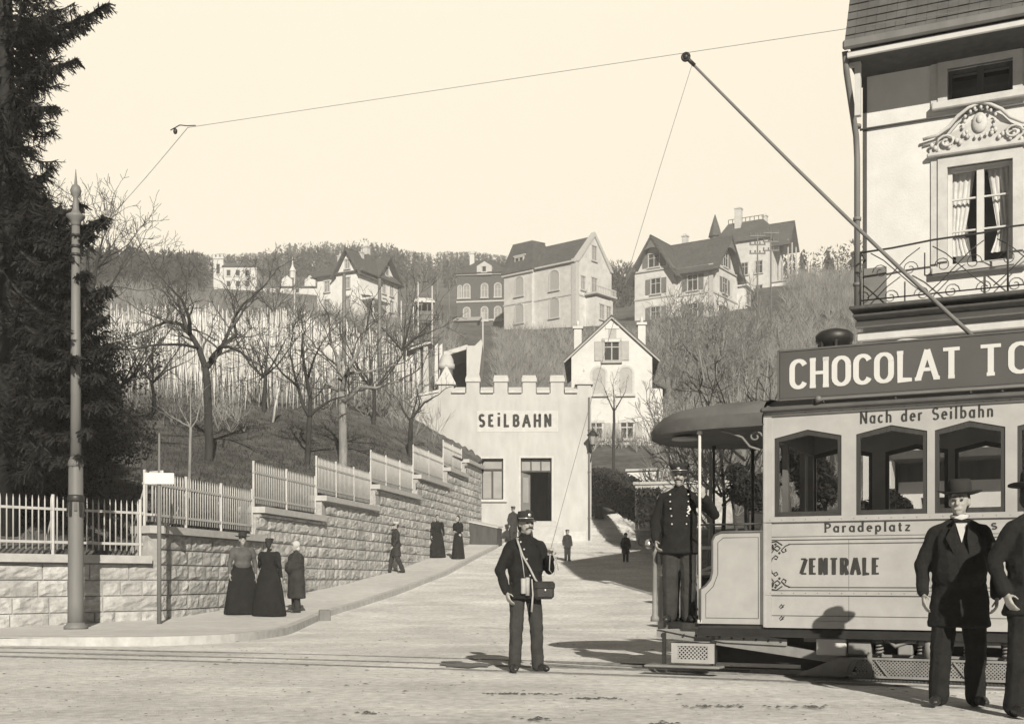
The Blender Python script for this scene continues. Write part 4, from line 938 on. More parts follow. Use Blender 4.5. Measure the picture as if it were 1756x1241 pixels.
# cornice bands under the balcony
m_ = MB(); m_.rbox(-.12,W1+.1,-.16,-.001,5.62,5.74,.02); m_.rbox(-.10,W1+.1,-.10,-.001,5.38,5.55,.02); m_.build('pale_cornice', M['trim'], B)
m_ = MB(); m_.rbox(-.14,W1+.1,-.62,-.0015,5.86,5.93,.015); m_.rbox(-.10,W1+.1,-.50,-.0015,5.75,5.80,.01); m_.build('balcony_slab', M['wood'], B)
m_ = MB(); m_.box(.35,W1,-.035,-.002,5.10,5.34); m_.build('painted_board', M['shutter'], B)
m_ = MB()
for k in range(7):
    a = .48+k*.07; m_.tube([(a,-.05,5.12),(a+.04,-.05,5.22),(a-.01,-.05,5.28),(a+.05,-.05,5.33)], .012, 5)
m_.tube([(.45,-.05,5.3),(.7,-.05,5.36),(1.05,-.05,5.33)], .014, 5); m_.build('scroll_lettering', M['sign_white'], B)
m_ = MB(); m_.box(.02,.42,-.03,-.001,5.95,6.72); m_.build('grey_panel', M['shutter'], B)
# string course, gutter, soffit, mansard
m_ = MB(); m_.tube([(-.05,-.03,9.28),(3.5,-.03,9.28),(W1,-.03,9.28)], .022, 6); m_.build('string_course', M['polepaint'], B)
m_ = MB(); m_.box(-.12,W1+.4,-1.0,.45,EZ,EZ+.06); m_.build('soffit', M['wood'], B)
m_ = MB(); m_.rbox(-.10,W1+.4,-1.06,-1.001,EZ-.03,EZ+.08,.012); m_.build('fascia', M['white'], B)
m_ = MB(); m_.rbox(-.16,W1+.4,-1.16,-1.062,EZ+.10,EZ+.26,.03); m_.build('gutter', M['polepaint'], B)
m_ = MB(); rows = 22; z0 = EZ+.22
for k in range(rows):
    a = k/rows; y = -1.06+1.05*a; z = z0+3.4*a; y2 = y+1.05/rows*1.25; z2 = z+3.4/rows*1.25; x0 = -.13+.16*a
    jr = [.012*fbm((i*.7, k*1.3, 2)) for i in range(70)]
    for i in range(69):
        xa = x0+i*.17; xb = xa+.166
        if xb > W1+.4: break
        d = .042+jr[i]; m_.face([(xa,y-d,z),(xb,y-d,z),(xb,y2-.012,z2),(xa,y2-.012,z2)]); m_.face([(xa,y-d,z),(xa,y,z),(xb,y,z),(xb,y-d,z)])
m_.build('tiled_roof', M['roof'], B)
m_ = MB(); m_.prism([(-1.03,z0-.02),(-.2,z0-.02),(9,z0-.02),(9,z0+3.4),(.06,z0+3.4)], (-.08,0,0), (0,1,0), (0,0,1), (W1+.44,0,0)); m_.build('roof_core', M['wood'], B)
m_ = MB(); m_.tube([(-.14,-1.0,EZ+.12),(-.14,-.85,EZ-.2),(-.10,-.14,EZ-1.1),(-.09,-.09,EZ-1.5),(-.09,-.09,5.95)], .055, 8)
for zz in (9.3,7.6,6.4): m_.lathe([(.075,zz),(.075,zz+.06)], (-.09,-.09,0), 8)
m_.build('downpipe', M['polepaint'], B)
m_ = MB(); m_.box(-.005,.07,-.012,-.001,5.95,EZ); m_.build('pipe_shadow_strip', M['wood'], B)  # dark strip standing for the shadow of the downpipe on the facade edge
m_ = MB(); m_.prism([(0,-.9),(0,0),(-.1,0),(-.1,.05),(.1,.05),(.1,-.9)], (-.02,-.75,EZ-.05), (1,0,0), (0,0,1), (0,.12,0)); m_.build('eave_bracket', M['trim'], B)
def rich_window(x0, x1, z0, z1, ped):
    f = MB(); 
    f.box(x0-.16,x0,-.06,.05,z0,z1); f.box(x1,x1+.16,-.06,.05,z0,z1); f.box(x0-.16,x1+.16,-.06,.05,z1,z1+.16); f.box(x0-.28,x0-.161,-.03,-.001,z0-.1,z1+.3); f.box(x1+.161,x1+.28,-.03,-.001,z0-.1,z1+.3); f.rbox(x0-.26,x1+.26,-.16,-.0015,z0-.14,z0-.001,.02)
    fr = f.build('window_surround', M['trimgrey'], B)
    s = MB(); xm = (x0+x1)/2
    s.box(x0,x0+.07,.10,.16,z0,z1); s.box(x1-.07,x1,.10,.16,z0,z1); s.box(xm-.06,xm+.06,.08,.16,z0,z1); s.box(x0+.07,xm-.06,.10,.16,z0,z0+.08); s.box(xm+.06,x1-.07,.10,.16,z0,z0+.08); s.box(x0+.07,xm-.06,.10,.16,z1-.07,z1); s.box(xm+.06,x1-.07,.10,.16,z1-.07,z1)
    if z1-z0 > 1:
        for zz in (lerp(z0,z1,.36), lerp(z0,z1,.68)): s.box(x0+.07,xm-.06,.11,.15,zz,zz+.03); s.box(xm+.06,x1-.07,.11,.15,zz,zz+.03)
    s.build('sash', M['white'] if z1-z0 > 1 else M['wood'], fr)
    g_ = MB(); g_.box(x0,x1,.165,.17,z0,z1); g_.build('pane', M['glass'], fr)
    if z1-z0 > 1:
        for sg in (-1,1):
            cu = MB(); n = 14; a0 = xm+sg*.10; a1 = xm+sg*.5; vs = []
            for j in range(9):
                zz = lerp(z1-.03, z0+.25, j/8); pinch = .55+.45*abs(j/8-.78)/.78 if j/8 < .78 else .55+.3*(j/8-.78)/.22
                for i in range(n+1): vs.append((lerp(a1, lerp(a1,a0,pinch), i/n), .26+.025*math.sin(i*1.9+j*.3), zz))
            cu.raw(vs, [(j*(n+1)+i,j*(n+1)+i+1,(j+1)*(n+1)+i+1,(j+1)*(n+1)+i) for j in range(8) for i in range(n)], True); cu.build('curtain', M['curtain'], fr)
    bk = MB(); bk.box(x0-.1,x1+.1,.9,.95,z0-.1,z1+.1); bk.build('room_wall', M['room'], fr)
    if ped:
        p = MB(); xm = (x0+x1)/2; z = z1+.2
        p.rbox(x0-.34,x1+.34,-.14,-.002,z,z+.07,.02)
        for sg in (-1,1):
            prof = [(xm+sg*.95,z+.34),(xm+sg*.70,z+.38),(xm+sg*.50,z+.50),(xm+sg*.36,z+.66),(xm+sg*.18,z+.78),(xm,z+.84)]
            p.tube([(a,-.10,b) for a, b in prof], [.03,.03,.034,.034,.03,.03], 7); p.tube([(a,-.03,b-.09) for a, b in prof], .02, 6)
            sp = [(xm+sg*(.55+.16*math.cos(a*.6)*(1-a/18)), -.10, z+.24+.13*math.sin(a*.6)*(1-a/18)) for a in range(15)]
            p.tube(sp, .022, 6)
            for k in range(11): p.ell((xm+sg*(.2+k*.06),-.08,z+.16+.07*math.sin(k*2.1)+.25*max(0,.5-k*.06)), .038, .03, .045, 7, 5)
        p.ell((xm,-.07,z+.50), .13, .05, .18, 12, 8); p.ell((xm,-.10,z+.54), .06, .05, .08, 10, 6)
        for k in range(17):
            a = k*.37; p.ell((xm+(.25+.03*(k%2))*math.cos(a),-.09,z+.5+.26*math.sin(a)), .028, .022, .036, 7, 5)
        p.prism([(x0-.3,z+.07),(x1+.3,z+.07),(x1+.3,z+.22),(xm,z+.62),(x0-.3,z+.22)], (0,-.05,0), (1,0,0), (0,0,1), (0,.049,0))
        p.build('pediment', M['trimgrey'], fr)
    return fr
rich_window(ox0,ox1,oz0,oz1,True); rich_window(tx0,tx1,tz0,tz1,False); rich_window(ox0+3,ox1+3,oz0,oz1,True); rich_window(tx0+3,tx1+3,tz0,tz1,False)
# wrought iron balcony rail with scrolls
m_ = MB(); yb = -.56; zt = 6.98
m_.tube([(.05,yb,zt-.1),(.6,yb,zt-.08),(1.3,yb,zt-.02),(2.1,yb,zt),(2.5,yb,zt+.05),(6,yb,zt+.05),(W1,yb,zt+.05)], .018, 6); m_.tube([(.05,yb,6.02),(W1,yb,6.02)], .014, 5)
m_.tube([(1.15,yb,6.35),(2.6,yb,6.38)], .012, 5); m_.tube([(1.15,yb,6.35),(1.15,yb,6.75)], .012, 5); m_.tube([(.05,yb,5.94),(.05,yb,zt-.1)], .018, 6); m_.tube([(.05,yb,zt-.1),(.05,-.02,zt-.1)], .016, 6)
for xx in (2.5,5.0,7.5,10.0): m_.tube([(xx,yb,5.94),(xx,yb,zt+.05)], .018, 6)
for k in range(9):
    x0 = .15+k*1.05
    for sg in (-1,1):
        cx0 = x0+.5; m_.tube([(cx0+sg*.48,yb,6.05),(cx0+sg*.30,yb,6.2),(cx0+sg*.05,yb,6.45),(cx0-sg*.2,yb,6.7),(cx0-sg*.42,yb,6.85)], .010, 5)
        m_.tube([(cx0+sg*(.25+.14*math.cos(a*.55)*(1-a/20)), yb, 6.5+.14*math.sin(a*.55)*(1-a/20)) for a in range(16)], .008, 5)
m_.build('balcony_railing', M['iron'], B)

# ---------------------------------------------------------------- garden bits behind the tram
def gp(x, y, Y): p = P(x, y, Y); return Vector((p.x, Y, gz(p.x, Y)))
g0 = gp(1262, 0, 33)
Fn = thing('garden_fence', 'low white wooden garden fence with diagonal rails behind the tram platform', 'fence', (g0.x, 33, g0.z), R(-20))
for k in range(6):
    t = MB(); x = -1.0+k*1.5; t.bar((x,0,-.4),(x,0,1.15),.09,.09); t.build('fence_post', M['fence'], Fn)
for a, b in (((-1.0,-.06,1.05),(6.5,-.06,1.05)),((-1.0,-.06,.35),(6.5,-.06,.35))):
    t = MB(); t.bar(a,b,.05,.09); t.build('rail', M['fence'], Fn)
for k in range(5):
    t = MB(); x = -1.0+k*1.5; t.bar((x,-.11,.38),(x+1.5,-.11,1.02) if k % 2 else (x+1.5,-.11,1.0),.04,.07); t.build('brace', M['fence'], Fn)
g0 = gp(1094, 832, 63)
t = MB()
Sh = thing('garden_shed', 'low white boarded shed above the hedge beside the lane', 'shed', (g0.x+.3, 62, zpx(838,62)-1.2), R(-6))
t.box(-.95,.75,0,2,0,2.2); t.build('walls', M['plaster2'], Sh)
t = MB(); t.slab([(-1.05,-.15,2.2),(.85,-.15,2.25),(.85,2.1,2.5),(-1.05,2.1,2.45)], .08); t.build('roof', M['trimgrey'], Sh)
t = MB()
for a in range(5): t.bar((.8+a*.2,-.02,1.5),(1.0+a*.2,-.02,2.4),.03); t.bar((1.0+a*.2,0.02,1.5),(.8+a*.2,.02,2.4),.03)
t.build('trellis', M['fence'], Sh)
g0 = gp(1118, 880, 52)
Gw = thing('garden_wall', 'pale rough garden wall at the end of the clipped hedge', 'wall', (P(1116,880,52).x, 52, zpx(884,52)-.6), R(-15))
t = MB(); t.rbox(-.7,3.5,0,.5,0,1.95,.04); t.build('masonry', M['stone'], Gw)
t = MB(); t.rbox(-.78,3.58,-.06,.56,1.952,2.08,.02); t.build('coping', M['coping'], Gw)
Gp = thing('gate_pillar', 'pale banded stone gate pillar seen beside the tram bulkhead', 'pillar', (P(1299,0,30).x, 30, gz(P(1299,0,30).x,30)-.2))
t = MB()
for k in range(7): t.rbox(-.17,.17,-.17,.17,k*.42,k*.42+.405,.02)
t.build('pillar_blocks', M['plaster'], Gp)
t = MB(); t.rbox(-.22,.22,-.22,.22,2.94,3.05,.02); t.build('pillar_cap', M['trim'], Gp)
# ---------------------------------------------------------------- electric tram
TO = Vector((2.61, 12.33, 0))
T = thing('tram', 'pale open platform tram with advert board on its roof, lettered ZENTRALE', 'tram', TO, TA)
BW_, BL = 1.9, 4.55      # body width, length of the closed saloon
wins = [(.097,.773),(.916,1.591),(1.661,2.295),(2.40,3.04),(3.12,3.78),(3.86,4.45)]
ZS, ZH, ZP = 1.665, 2.47, 2.545     # sill, shoulder and peak of the window heads
def side(v, sg):
    """one saloon side on the plane v; sg = -1 near side (faces -v)"""
    t = MB(); d = .06*(-sg)
    def pr(poly, off=0, dd=None): t.prism(poly, (0, v+off, 0), (1,0,0), (0,0,1), (0, dd or d, 0))
    pr([(0,.60),(BL,.60),(BL,ZS),(0,ZS)])
    xs = [0]+[x for w_ in wins for x in w_]+[BL]
    for i in range(0, len(xs), 2):
        pr([(xs[i],ZS+.0005),(xs[i+1],ZS+.0005),(xs[i+1],2.72),(xs[i],2.72)])
    for a, b in wins: pr([(a,ZH),((a+b)/2,ZP),(b,ZH),(b,2.72),(a,2.72)])
    t.build('side_panel', M['tramwhite'], T)
    t = MB()
    def strip(z0, z1, out): t.prism([(-.01,z0),(BL+.01,z0),(BL+.01,z1),(-.01,z1)], (0, v, 0), (1,0,0), (0,0,1), (0, sg*out, 0))
    strip(.865,.905,.022); strip(1.43,1.455,.014); strip(1.61,1.655,.03); strip(2.70,2.735,.03); strip(.53,.60,.012)
    for a in (0.0, BL-.07): t.prism([(a,.53),(a+.07,.53),(a+.07,2.70),(a,2.70)], (0,v,0), (1,0,0), (0,0,1), (0,sg*.016,0))
    t.build('mouldings', M['tramwhite'], T)
    for a, b in wins:
        f = MB(); q = .035
        def fr(poly): f.prism(poly, (0, v-sg*.012, 0), (1,0,0), (0,0,1), (0, -sg*.035, 0))
        m_ = (a+b)/2
        fr([(a,ZS),(a+.04,ZS),(a+.04,ZH+.01),(a,ZH)]); fr([(b-.04,ZS),(b,ZS),(b,ZH),(b-.04,ZH+.01)]); fr([(a+.0401,ZS),(b-.0401,ZS),(b-.0401,ZS+.05),(a+.0401,ZS+.05)])
        fr([(a+.0401,ZH-.04),(m_,ZP-.055),(m_,ZP),(a+.0401,ZH+.012)]); fr([(m_+.0001,ZP-.055),(b-.0401,ZH-.04),(b-.0401,ZH+.012),(m_+.0001,ZP)])
        ff = f.build('window_frame', M['tramwood'], T)
        g_ = MB(); g_.prism([(a+.03,ZS+.03),(b-.03,ZS+.03),(b-.03,ZH-.01),(m_,ZP-.03),(a+.03,ZH-.01)], (0,v-sg*.03,0), (1,0,0), (0,0,1), (0,-sg*.004,0)); g_.build('pane', M['glass'], ff)
side(0, -1); side(BW_, 1)
# lining, lettering and scrolls on the near side
t = MB(); y = -.002
def line(pts, w_=.010, dd=.003): 
    for p, q in zip(pts, pts[1:]): t.bar((p[0],y,p[1]), (q[0],y,q[1]), w_, dd*2, up=(0,1,0)) if False else t.bar((p[0],y,p[1]), (q[0],y,q[1]), dd*2, w_, up=(0,0,1) if abs(p[1]-q[1]) < abs(p[0]-q[0]) else (1,0,0))
line([(.24,.945),(2.3,.945)]); line([(.24,1.385),(2.3,1.385)]); line([(.06,1.06),(.06,1.27)]); line([(2.48,1.06),(2.48,1.27)])
line([(.03,.912),(4.5,.912)],.006); line([(.03,1.425),(4.5,1.425)],.006); line([(.03,.655),(4.5,.655)],.006); line([(.03,1.46),(4.5,1.46)],.006)
line([(2.75,.945),(4.3,.945)]); line([(2.75,1.385),(4.3,1.385)])
t.build('lining', M['tramline'], T)
t = MB()
for (cx0, cz, sx_, sz_) in ((.06,.945,1,1),(.06,1.385,1,-1),(2.48,.945,-1,1),(2.48,1.385,-1,-1)):
    def C_(u_, z_): return (cx0+sx_*u_, -.004, cz+sz_*z_)
    t.tube([C_(.20,.0),C_(.15,.02),C_(.11,.06),C_(.13,.085),C_(.16,.07),C_(.15,.045)], .006, 5)
    t.tube([C_(.0,.20),C_(.015,.15),C_(.05,.115),C_(.075,.13),C_(.06,.155),C_(.04,.145)], .006, 5)
    t.tube([C_(.02,.0),C_(.03,.04),C_(.07,.07),C_(.10,.04),C_(.07,.015),C_(.045,.03)], .007, 5)
    t.tube([C_(.0,.02),C_(.03,.06),C_(.0,.1)], .006, 5); t.tube([C_(.0,-.02),C_(.06,-.03),C_(.12,.01)], .006, 5)
    for a, b in ((.02,.02),(.09,.09),(.05,.0),(.0,.06)): t.ell(C_(a,b), .013, .004, .013, 6, 4)
t.build('scrollwork', M['letter'], T)
o_ = (0,0,0)
t = MB(); text(t, 'ZENTRALE', .165, (.365,0,1.075), (1,0,0), (0,0,1), (0,-1,0), tv=.235, th=.10, condense=.62, track=.19, serif=.075, width=.775); t.build('zentrale_lettering', M['letter'], T)
t = MB(); text(t, 'Paradeplatz', .088, (.605,0,1.502), (1,0,0), (0,0,1), (0,-1,0), tv=.19, th=.13, condense=1.3, track=.32, serif=.09, width=.83)
text(t, '-', .09, (1.655,0,1.50), (1,0,0), (0,0,1), (0,-1,0), tv=.16, width=.085); text(t, 's', .088, (2.17,0,1.502), (1,0,0), (0,0,1), (0,-1,0), tv=.19, th=.13, width=.055); t.build('route_lettering', M['letter'], T)
t = MB(); text(t, 'Nach der Seilbahn', .115, (.955,0,2.574), (1,0,0), (0,0,1), (0,-1,0), tv=.15, th=.09, condense=1.1, track=.26, serif=.06, width=1.235); t.build('destination_lettering', M['letter'], T)
t = MB()
for zz in (.74, .62): t.tube([(.15,-.003,zz),(.17,-.003,zz+.03),(.19,-.003,zz),(.16,-.003,zz-.015),(.20,-.003,zz+.025)], .005, 4)
t.build('small_marks', M['letter'], T)
# bulkheads with doorway posts, floor, seats, ceiling
for u0 in (.06, BL-.12):
    t = MB(); t.box(u0,u0+.06,.0602,.50,.60,1.62); t.box(u0,u0+.06,1.40,BW_-.0602,.60,1.62); t.box(u0,u0+.06,.0602,BW_-.0602,2.45,2.72)
    for va in (.0603,.5001,1.33,1.77): t.box(u0+.001,u0+.059,va,va+.07,1.62,2.45)
    t.box(u0+.001,u0+.059,.5001,.57,.60,1.62); t.box(u0+.001,u0+.059,1.33,1.3999,.60,1.62); t.build('bulkhead', M['inner'], T)
t = MB(); t.box(.02,BL-.02,.061,BW_-.061,.52,.60); t.build('saloon_floor', M['tramdark'], T)
t = MB(); t.rbox(.2,BL-.2,.07,.5,.95,1.05,.02); t.rbox(.2,BL-.2,BW_-.5,BW_-.07,.95,1.05,.02); t.box(.2,BL-.2,.07,.1,1.05,1.60); t.box(.2,BL-.2,BW_-.1,BW_-.07,1.05,1.60); t.build('bench_seats', M['inner'], T)
# roof over the saloon (arched) and rounded canopy over the platform
def roof_z(v, z0, cam_): 
    s = (v-BW_/2)/(BW_/2+.1); return z0+cam_*(1-s*s)
t = MB(); us = [i*.5 for i in range(0, 14)]; nv = 12
def shell(z0, cam_, ov):
    vs = []
    for uu in us:
        for j in range(nv+1):
            v = lerp(-ov, BW_+ov, j/nv); vs.append((uu, v, roof_z(v, z0, cam_)))
    return vs
a = shell(2.752,.22,.09); t.raw(a, [(i*(nv+1)+j,(i+1)*(nv+1)+j,(i+1)*(nv+1)+j+1,i*(nv+1)+j+1) for i in range(len(us)-1) for j in range(nv)], True)
t.build('saloon_roof', M['tramroof'], T)
t = MB(); a = shell(2.700,.20,-.07); t.raw([p for p in a if p[0] <= BL], [(i*(nv+1)+j+1,(i+1)*(nv+1)+j+1,(i+1)*(nv+1)+j,i*(nv+1)+j) for i in range(9) for j in range(nv)], True); t.build('saloon_ceiling', M['tramceil'], T)
t = MB()
for v in (-.10, BW_+.02): t.rbox(-.02,6.5,v,v+.08,2.737,2.785,.012)
t.build('roof_edge', M['tramline'], T)
t = MB(); t.tube([(.55,-.13,2.80),(.62,-.13,2.825),(2.0,-.13,2.825),(6.0,-.13,2.825)], .016, 6); t.ell((.57,-.13,2.83),.035,.03,.03,8,6)
for uu in (.62, 2.0, 3.4): t.tube([(uu,-.13,2.825),(uu,-.06,2.78)], .012, 5)
t.build('gutter_rail', M['polepaint'], T)
# canopy
def outline(k, n=20):   # half ellipse in plan, scaled about the bulkhead
    pts = []
    for i in range(n+1):
        a = R(-90+180*i/n); pts.append((-1.46*k*abs(math.cos(a))**.62, BW_/2+(BW_/2+.10)*(k if k > .3 else k)*math.sin(a)))
    return pts
t = MB(); rings = [(1.0,2.60),(1.0,2.66),(.985,2.72),(.95,2.80),(.86,2.86),(.65,2.91),(.35,2.945),(.08,2.955)]
vs = []; n = 20
for k, z in rings:
    for (uu, v) in outline(1, n):
        vv = BW_/2+(v-BW_/2)*k; vs.append((uu*k, vv, z+.0))
t.raw(vs, [(i*(n+1)+j,i*(n+1)+j+1,(i+1)*(n+1)+j+1,(i+1)*(n+1)+j) for i in range(2,len(rings)-1) for j in range(n)], True); t.build('platform_canopy', M['tramroof'], T)
t = MB(); vs = []
for k, z in ((1.025,2.595),(1.03,2.66),(1.0,2.735)):
    for (uu, v) in outline(1, n): vs.append((uu*k, BW_/2+(v-BW_/2)*k, z))
t.raw(vs, [(i*(n+1)+j,i*(n+1)+j+1,(i+1)*(n+1)+j+1,(i+1)*(n+1)+j) for i in range(2) for j in range(n)], True)
t.build('canopy_rim', M['tramline'], T)
t = MB(); vs = []
for k, z in ((1.02,2.60),(.9,2.63),(.6,2.66),(.05,2.68)):
    for (uu, v) in outline(1, n): vs.append((uu*k, BW_/2+(v-BW_/2)*k, z))
t.raw(vs, [(i*(n+1)+j+1,i*(n+1)+j,(i+1)*(n+1)+j,(i+1)*(n+1)+j+1) for i in range(3) for j in range(n)], True); t.build('canopy_ceiling', M['tramceil'], T)
t = MB(); t.lathe([(.15,-.035),(.14,-.01),(.05,.0)], (-1.1,.75,2.63), 14); t.build('ceiling_lamp', M['clothpale'], T)
t = MB(); t.tube([(-.05,.0,2.36),(-.16,.0,2.40),(-.24,.0,2.50),(-.38,.0,2.56),(-.46,0,2.58)], .014, 6)
t.tube([(-.10+.07*math.cos(a*.6)*(1-a/16),0,2.50+.06*math.sin(a*.6)*(1-a/16)) for a in range(13)], .011, 5); t.build('scroll_bracket', M['polepaint'], T)
# advert boards on the roof edges
for v in (-.09, BW_+.05):
    t = MB(); t.rbox(.17,6.4,v,v+.035,2.855,3.335,.006); bd = t.build('advert_board', M['signgrey'], T)
    t = MB()
    for (a,b,c,d) in ((.16,6.41,3.3352,3.352),(.16,6.41,2.838,2.8548),(.15,.1698,2.838,3.352)): t.box(a,b,v-.008,v+.042,c,d)
    t.build('board_edge', M['tramline'], bd)
    t = MB()
    for uu in (.5,1.3,2.27,3.3,4.4): t.tube([(uu,v+.05,2.76),(uu,v+.05,3.3)], .014, 6); t.tube([(uu,v+.05,3.2),(uu,v+(.45 if v < 1 else -.35),2.93)], .012, 5)
    t.build('board_stays', M['polepaint'], bd)
    if v < 0:
        t = MB(); text(t, 'CHOCOLAT', .285, (.285,v,2.955), (1,0,0), (0,0,1), (0,-1,0), tv=.19, th=.12, track=.17, serif=.12, width=1.62)
        text(t, 'TO', .285, (2.075,v,2.955), (1,0,0), (0,0,1), (0,-1,0), tv=.19, th=.12, track=.2, serif=.12, width=.46); t.build('advert_lettering', M['signletter'], bd)
# roof fittings
t = MB(); t.lathe([(.17,2.94),(.15,3.12),(.10,3.2),(.10,3.40),(.12,3.5),(.16,3.56),(.20,3.60),(.205,3.66),(.17,3.70),(.08,3.73)], (.52,BW_/2,0), 14)
for a in range(6): t.tube([(.52+.15*math.cos(a),BW_/2+.15*math.sin(a),3.20),(.52+.17*math.cos(a),BW_/2+.17*math.sin(a),3.60)], .02, 5)
t.build('roof_ventilator', M['iron'], T)
t = MB(); t.box(1.75,2.75,BW_/2-.2,BW_/2+.2,2.955,3.05); t.lathe([(.16,3.05),(.14,3.12),(.07,3.2),(.06,3.3)], (2.2,BW_/2,0), 12); t.build('trolley_base', M['iron'], T)
inv = (Matrix.Translation(TO) @ Matrix.Rotation(TA, 4, 'Z')).inverted()
WZ = 6.2; TIP = P(1176, 91, (WZ-CAMZ)*FOC/(HY-91))
ptip = inv @ (TIP-Vector((0,0,.04)))
t = MB(); pb_ = Vector((2.2,BW_/2,3.24)); pts = [lerp(pb_, ptip, k/6)+Vector((0,0,-.05*math.sin(math.pi*k/6))) for k in range(7)]
t.tube(pts, [.024,.023,.021,.019,.017,.015,.013], 8); t.tube([pb_+Vector((.5,.1,.02)), pb_, lerp(pb_,ptip,.08)], .04, 8); tp_ = t.build('trolley_pole', M['shutter'], T)
t = MB(); d = (ptip-pb_).normalized(); t.tube([ptip-d*.12, ptip+d*.01], .020, 8)
wl = [ptip+Vector((.036*math.cos(a*math.pi/6),.0,.0+.036*math.sin(a*math.pi/6))) for a in range(13)]
t.tube(wl, .014, 6); t.ell(ptip, .03,.025,.03, 8, 6); t.build('trolley_wheel', M['iron'], tp_)
# front platform
t = MB(); t.prism([(-.0005,.02),(-.0005,BW_-.02),(-.9,BW_-.05),(-1.2,1.6),(-1.36,.95),(-1.2,.3),(-.9,.05)][::-1], (0,0,.50), (1,0,0), (0,1,0), (0,0,.06)); t.build('platform_floor', M['tramwood'], T)
def panel_poly(): return [(-.02,.56),(-.02,1.52),(-.46,1.52),(-.53,1.49),(-.56,1.43),(-.56,1.10),(-.58,1.02),(-.63,.96),(-.69,.92),(-.69,.56)]
for v, sg in ((.0,-1),(BW_,1)):
    t = MB(); t.prism(panel_poly(), (0,v,0), (1,0,0), (0,0,1), (0,-sg*.03,0)); dp = t.build('dash_panel', M['tramwhite'], T)
    t = MB(); pp = panel_poly(); t.tube([(x,v+sg*.005,z) for x, z in pp[1:]], .012, 6); ins = [(-.07,.62),(-.07,1.46),(-.44,1.46),(-.5,1.41),(-.50,1.08),(-.55,.95),(-.63,.87),(-.63,.62),(-.07,.62)]
    t.tube([(x,v+sg*.001,z) for x, z in ins], .004, 4); t.build('dash_beading', M['tramline'], dp)
t = MB(); t.rbox(-.02,.0195,-.02,.04,.53,2.70,.008); t.rbox(-.02,.0195,BW_-.04,BW_+.02,.53,2.70,.008); t.build('corner_posts', M['tramwhite'], T)
t = MB(); t.box(-.045,-.0205,-.01,.03,.56,1.53); t.build('gap_strip', M['tramline'], T)
# curved front apron seen from inside, with brake column
t = MB(); vs = []; n = 12
for z in (.40,.56,.8,1.06):
    for i in range(n+1):
        a = R(-46+104*i/n); vs.append((-1.40*abs(math.cos(a))**.62+(.02 if z > 1 else .0), BW_/2+(BW_/2)*math.sin(a), z))
t.raw(vs, [(i*(n+1)+j,i*(n+1)+j+1,(i+1)*(n+1)+j+1,(i+1)*(n+1)+j) for i in range(3) for j in range(n)], True)
ap = t.build('front_apron', M['trambeam'], T); sm_ = ap.modifiers.new('s','SOLIDIFY'); sm_.thickness = .03
t = MB(); t.tube([vs[3*(n+1)+i] for i in range(n+1)], .018, 6); t.build('apron_rail', M['brass'], T)
t = MB(); t.lathe([(.05,.56),(.05,.6),(.03,.64),(.028,1.3),(.05,1.32),(.05,1.38),(.02,1.40)], (-1.32,.36,0), 10); t.tube([(-1.32,.36,1.38),(-1.34,.24,1.38)], .014, 6); t.build('brake_column', M['trambeam'], T)
t = MB(); t.ell((-1.34,.22,1.41), .05,.05,.055, 10, 8); t.tube([(-1.20,.36,1.22),(-1.16,.34,1.28)], .012, 6); t.build('brake_handle', M['brass'], T)
t = MB(); t.rbox(-1.30,-1.06,.80,1.12,.56,1.45,.03); t.lathe([(.12,1.45),(.11,1.5),(.03,1.52)], (-1.18,.96,0), 10); t.build('controller', M['trambeam'], T)
for (uu, v, z0, z1, r_, mt, nm) in ((-.70,.01,.56,2.60,.016,'white','grab_pole'),(-.62,BW_-.02,1.375,2.60,.022,'iron','canopy_post'),(-1.05,BW_-.18,.56,2.62,.016,'iron','canopy_post')):
    t = MB(); t.tube([(uu,v,z0),(uu,v,z1)], r_, 8)
    for zz in (z0, z1-.04): t.lathe([(r_*2,zz),(r_*1.6,zz+.04)], (uu,v,0), 8)
    t.build(nm, M[mt], T)
t = MB(); t.tube([(-.69,.012,1.60),(-.04,.012,1.60)], .012, 6); t.build('grab_rail', M['iron'], T)
t = MB(); t.tube([(-.95,BW_-.02,1.55),(-.02,BW_-.02,1.55)], .014, 6); t.tube([(-.95,BW_-.02,.56),(-.95,BW_-.02,1.56)], .014, 6); t.build('far_rail', M['iron'], T)
t = MB(); t.tube([(-1.42,.12,1.40),(-1.42,.12,1.55),(-1.42,.10,1.62)], .012, 6); t.tube([(-1.42,.12,1.40),(-1.28,.15,1.38)], .012, 6); t.build('lamp_hook', M['iron'], T)
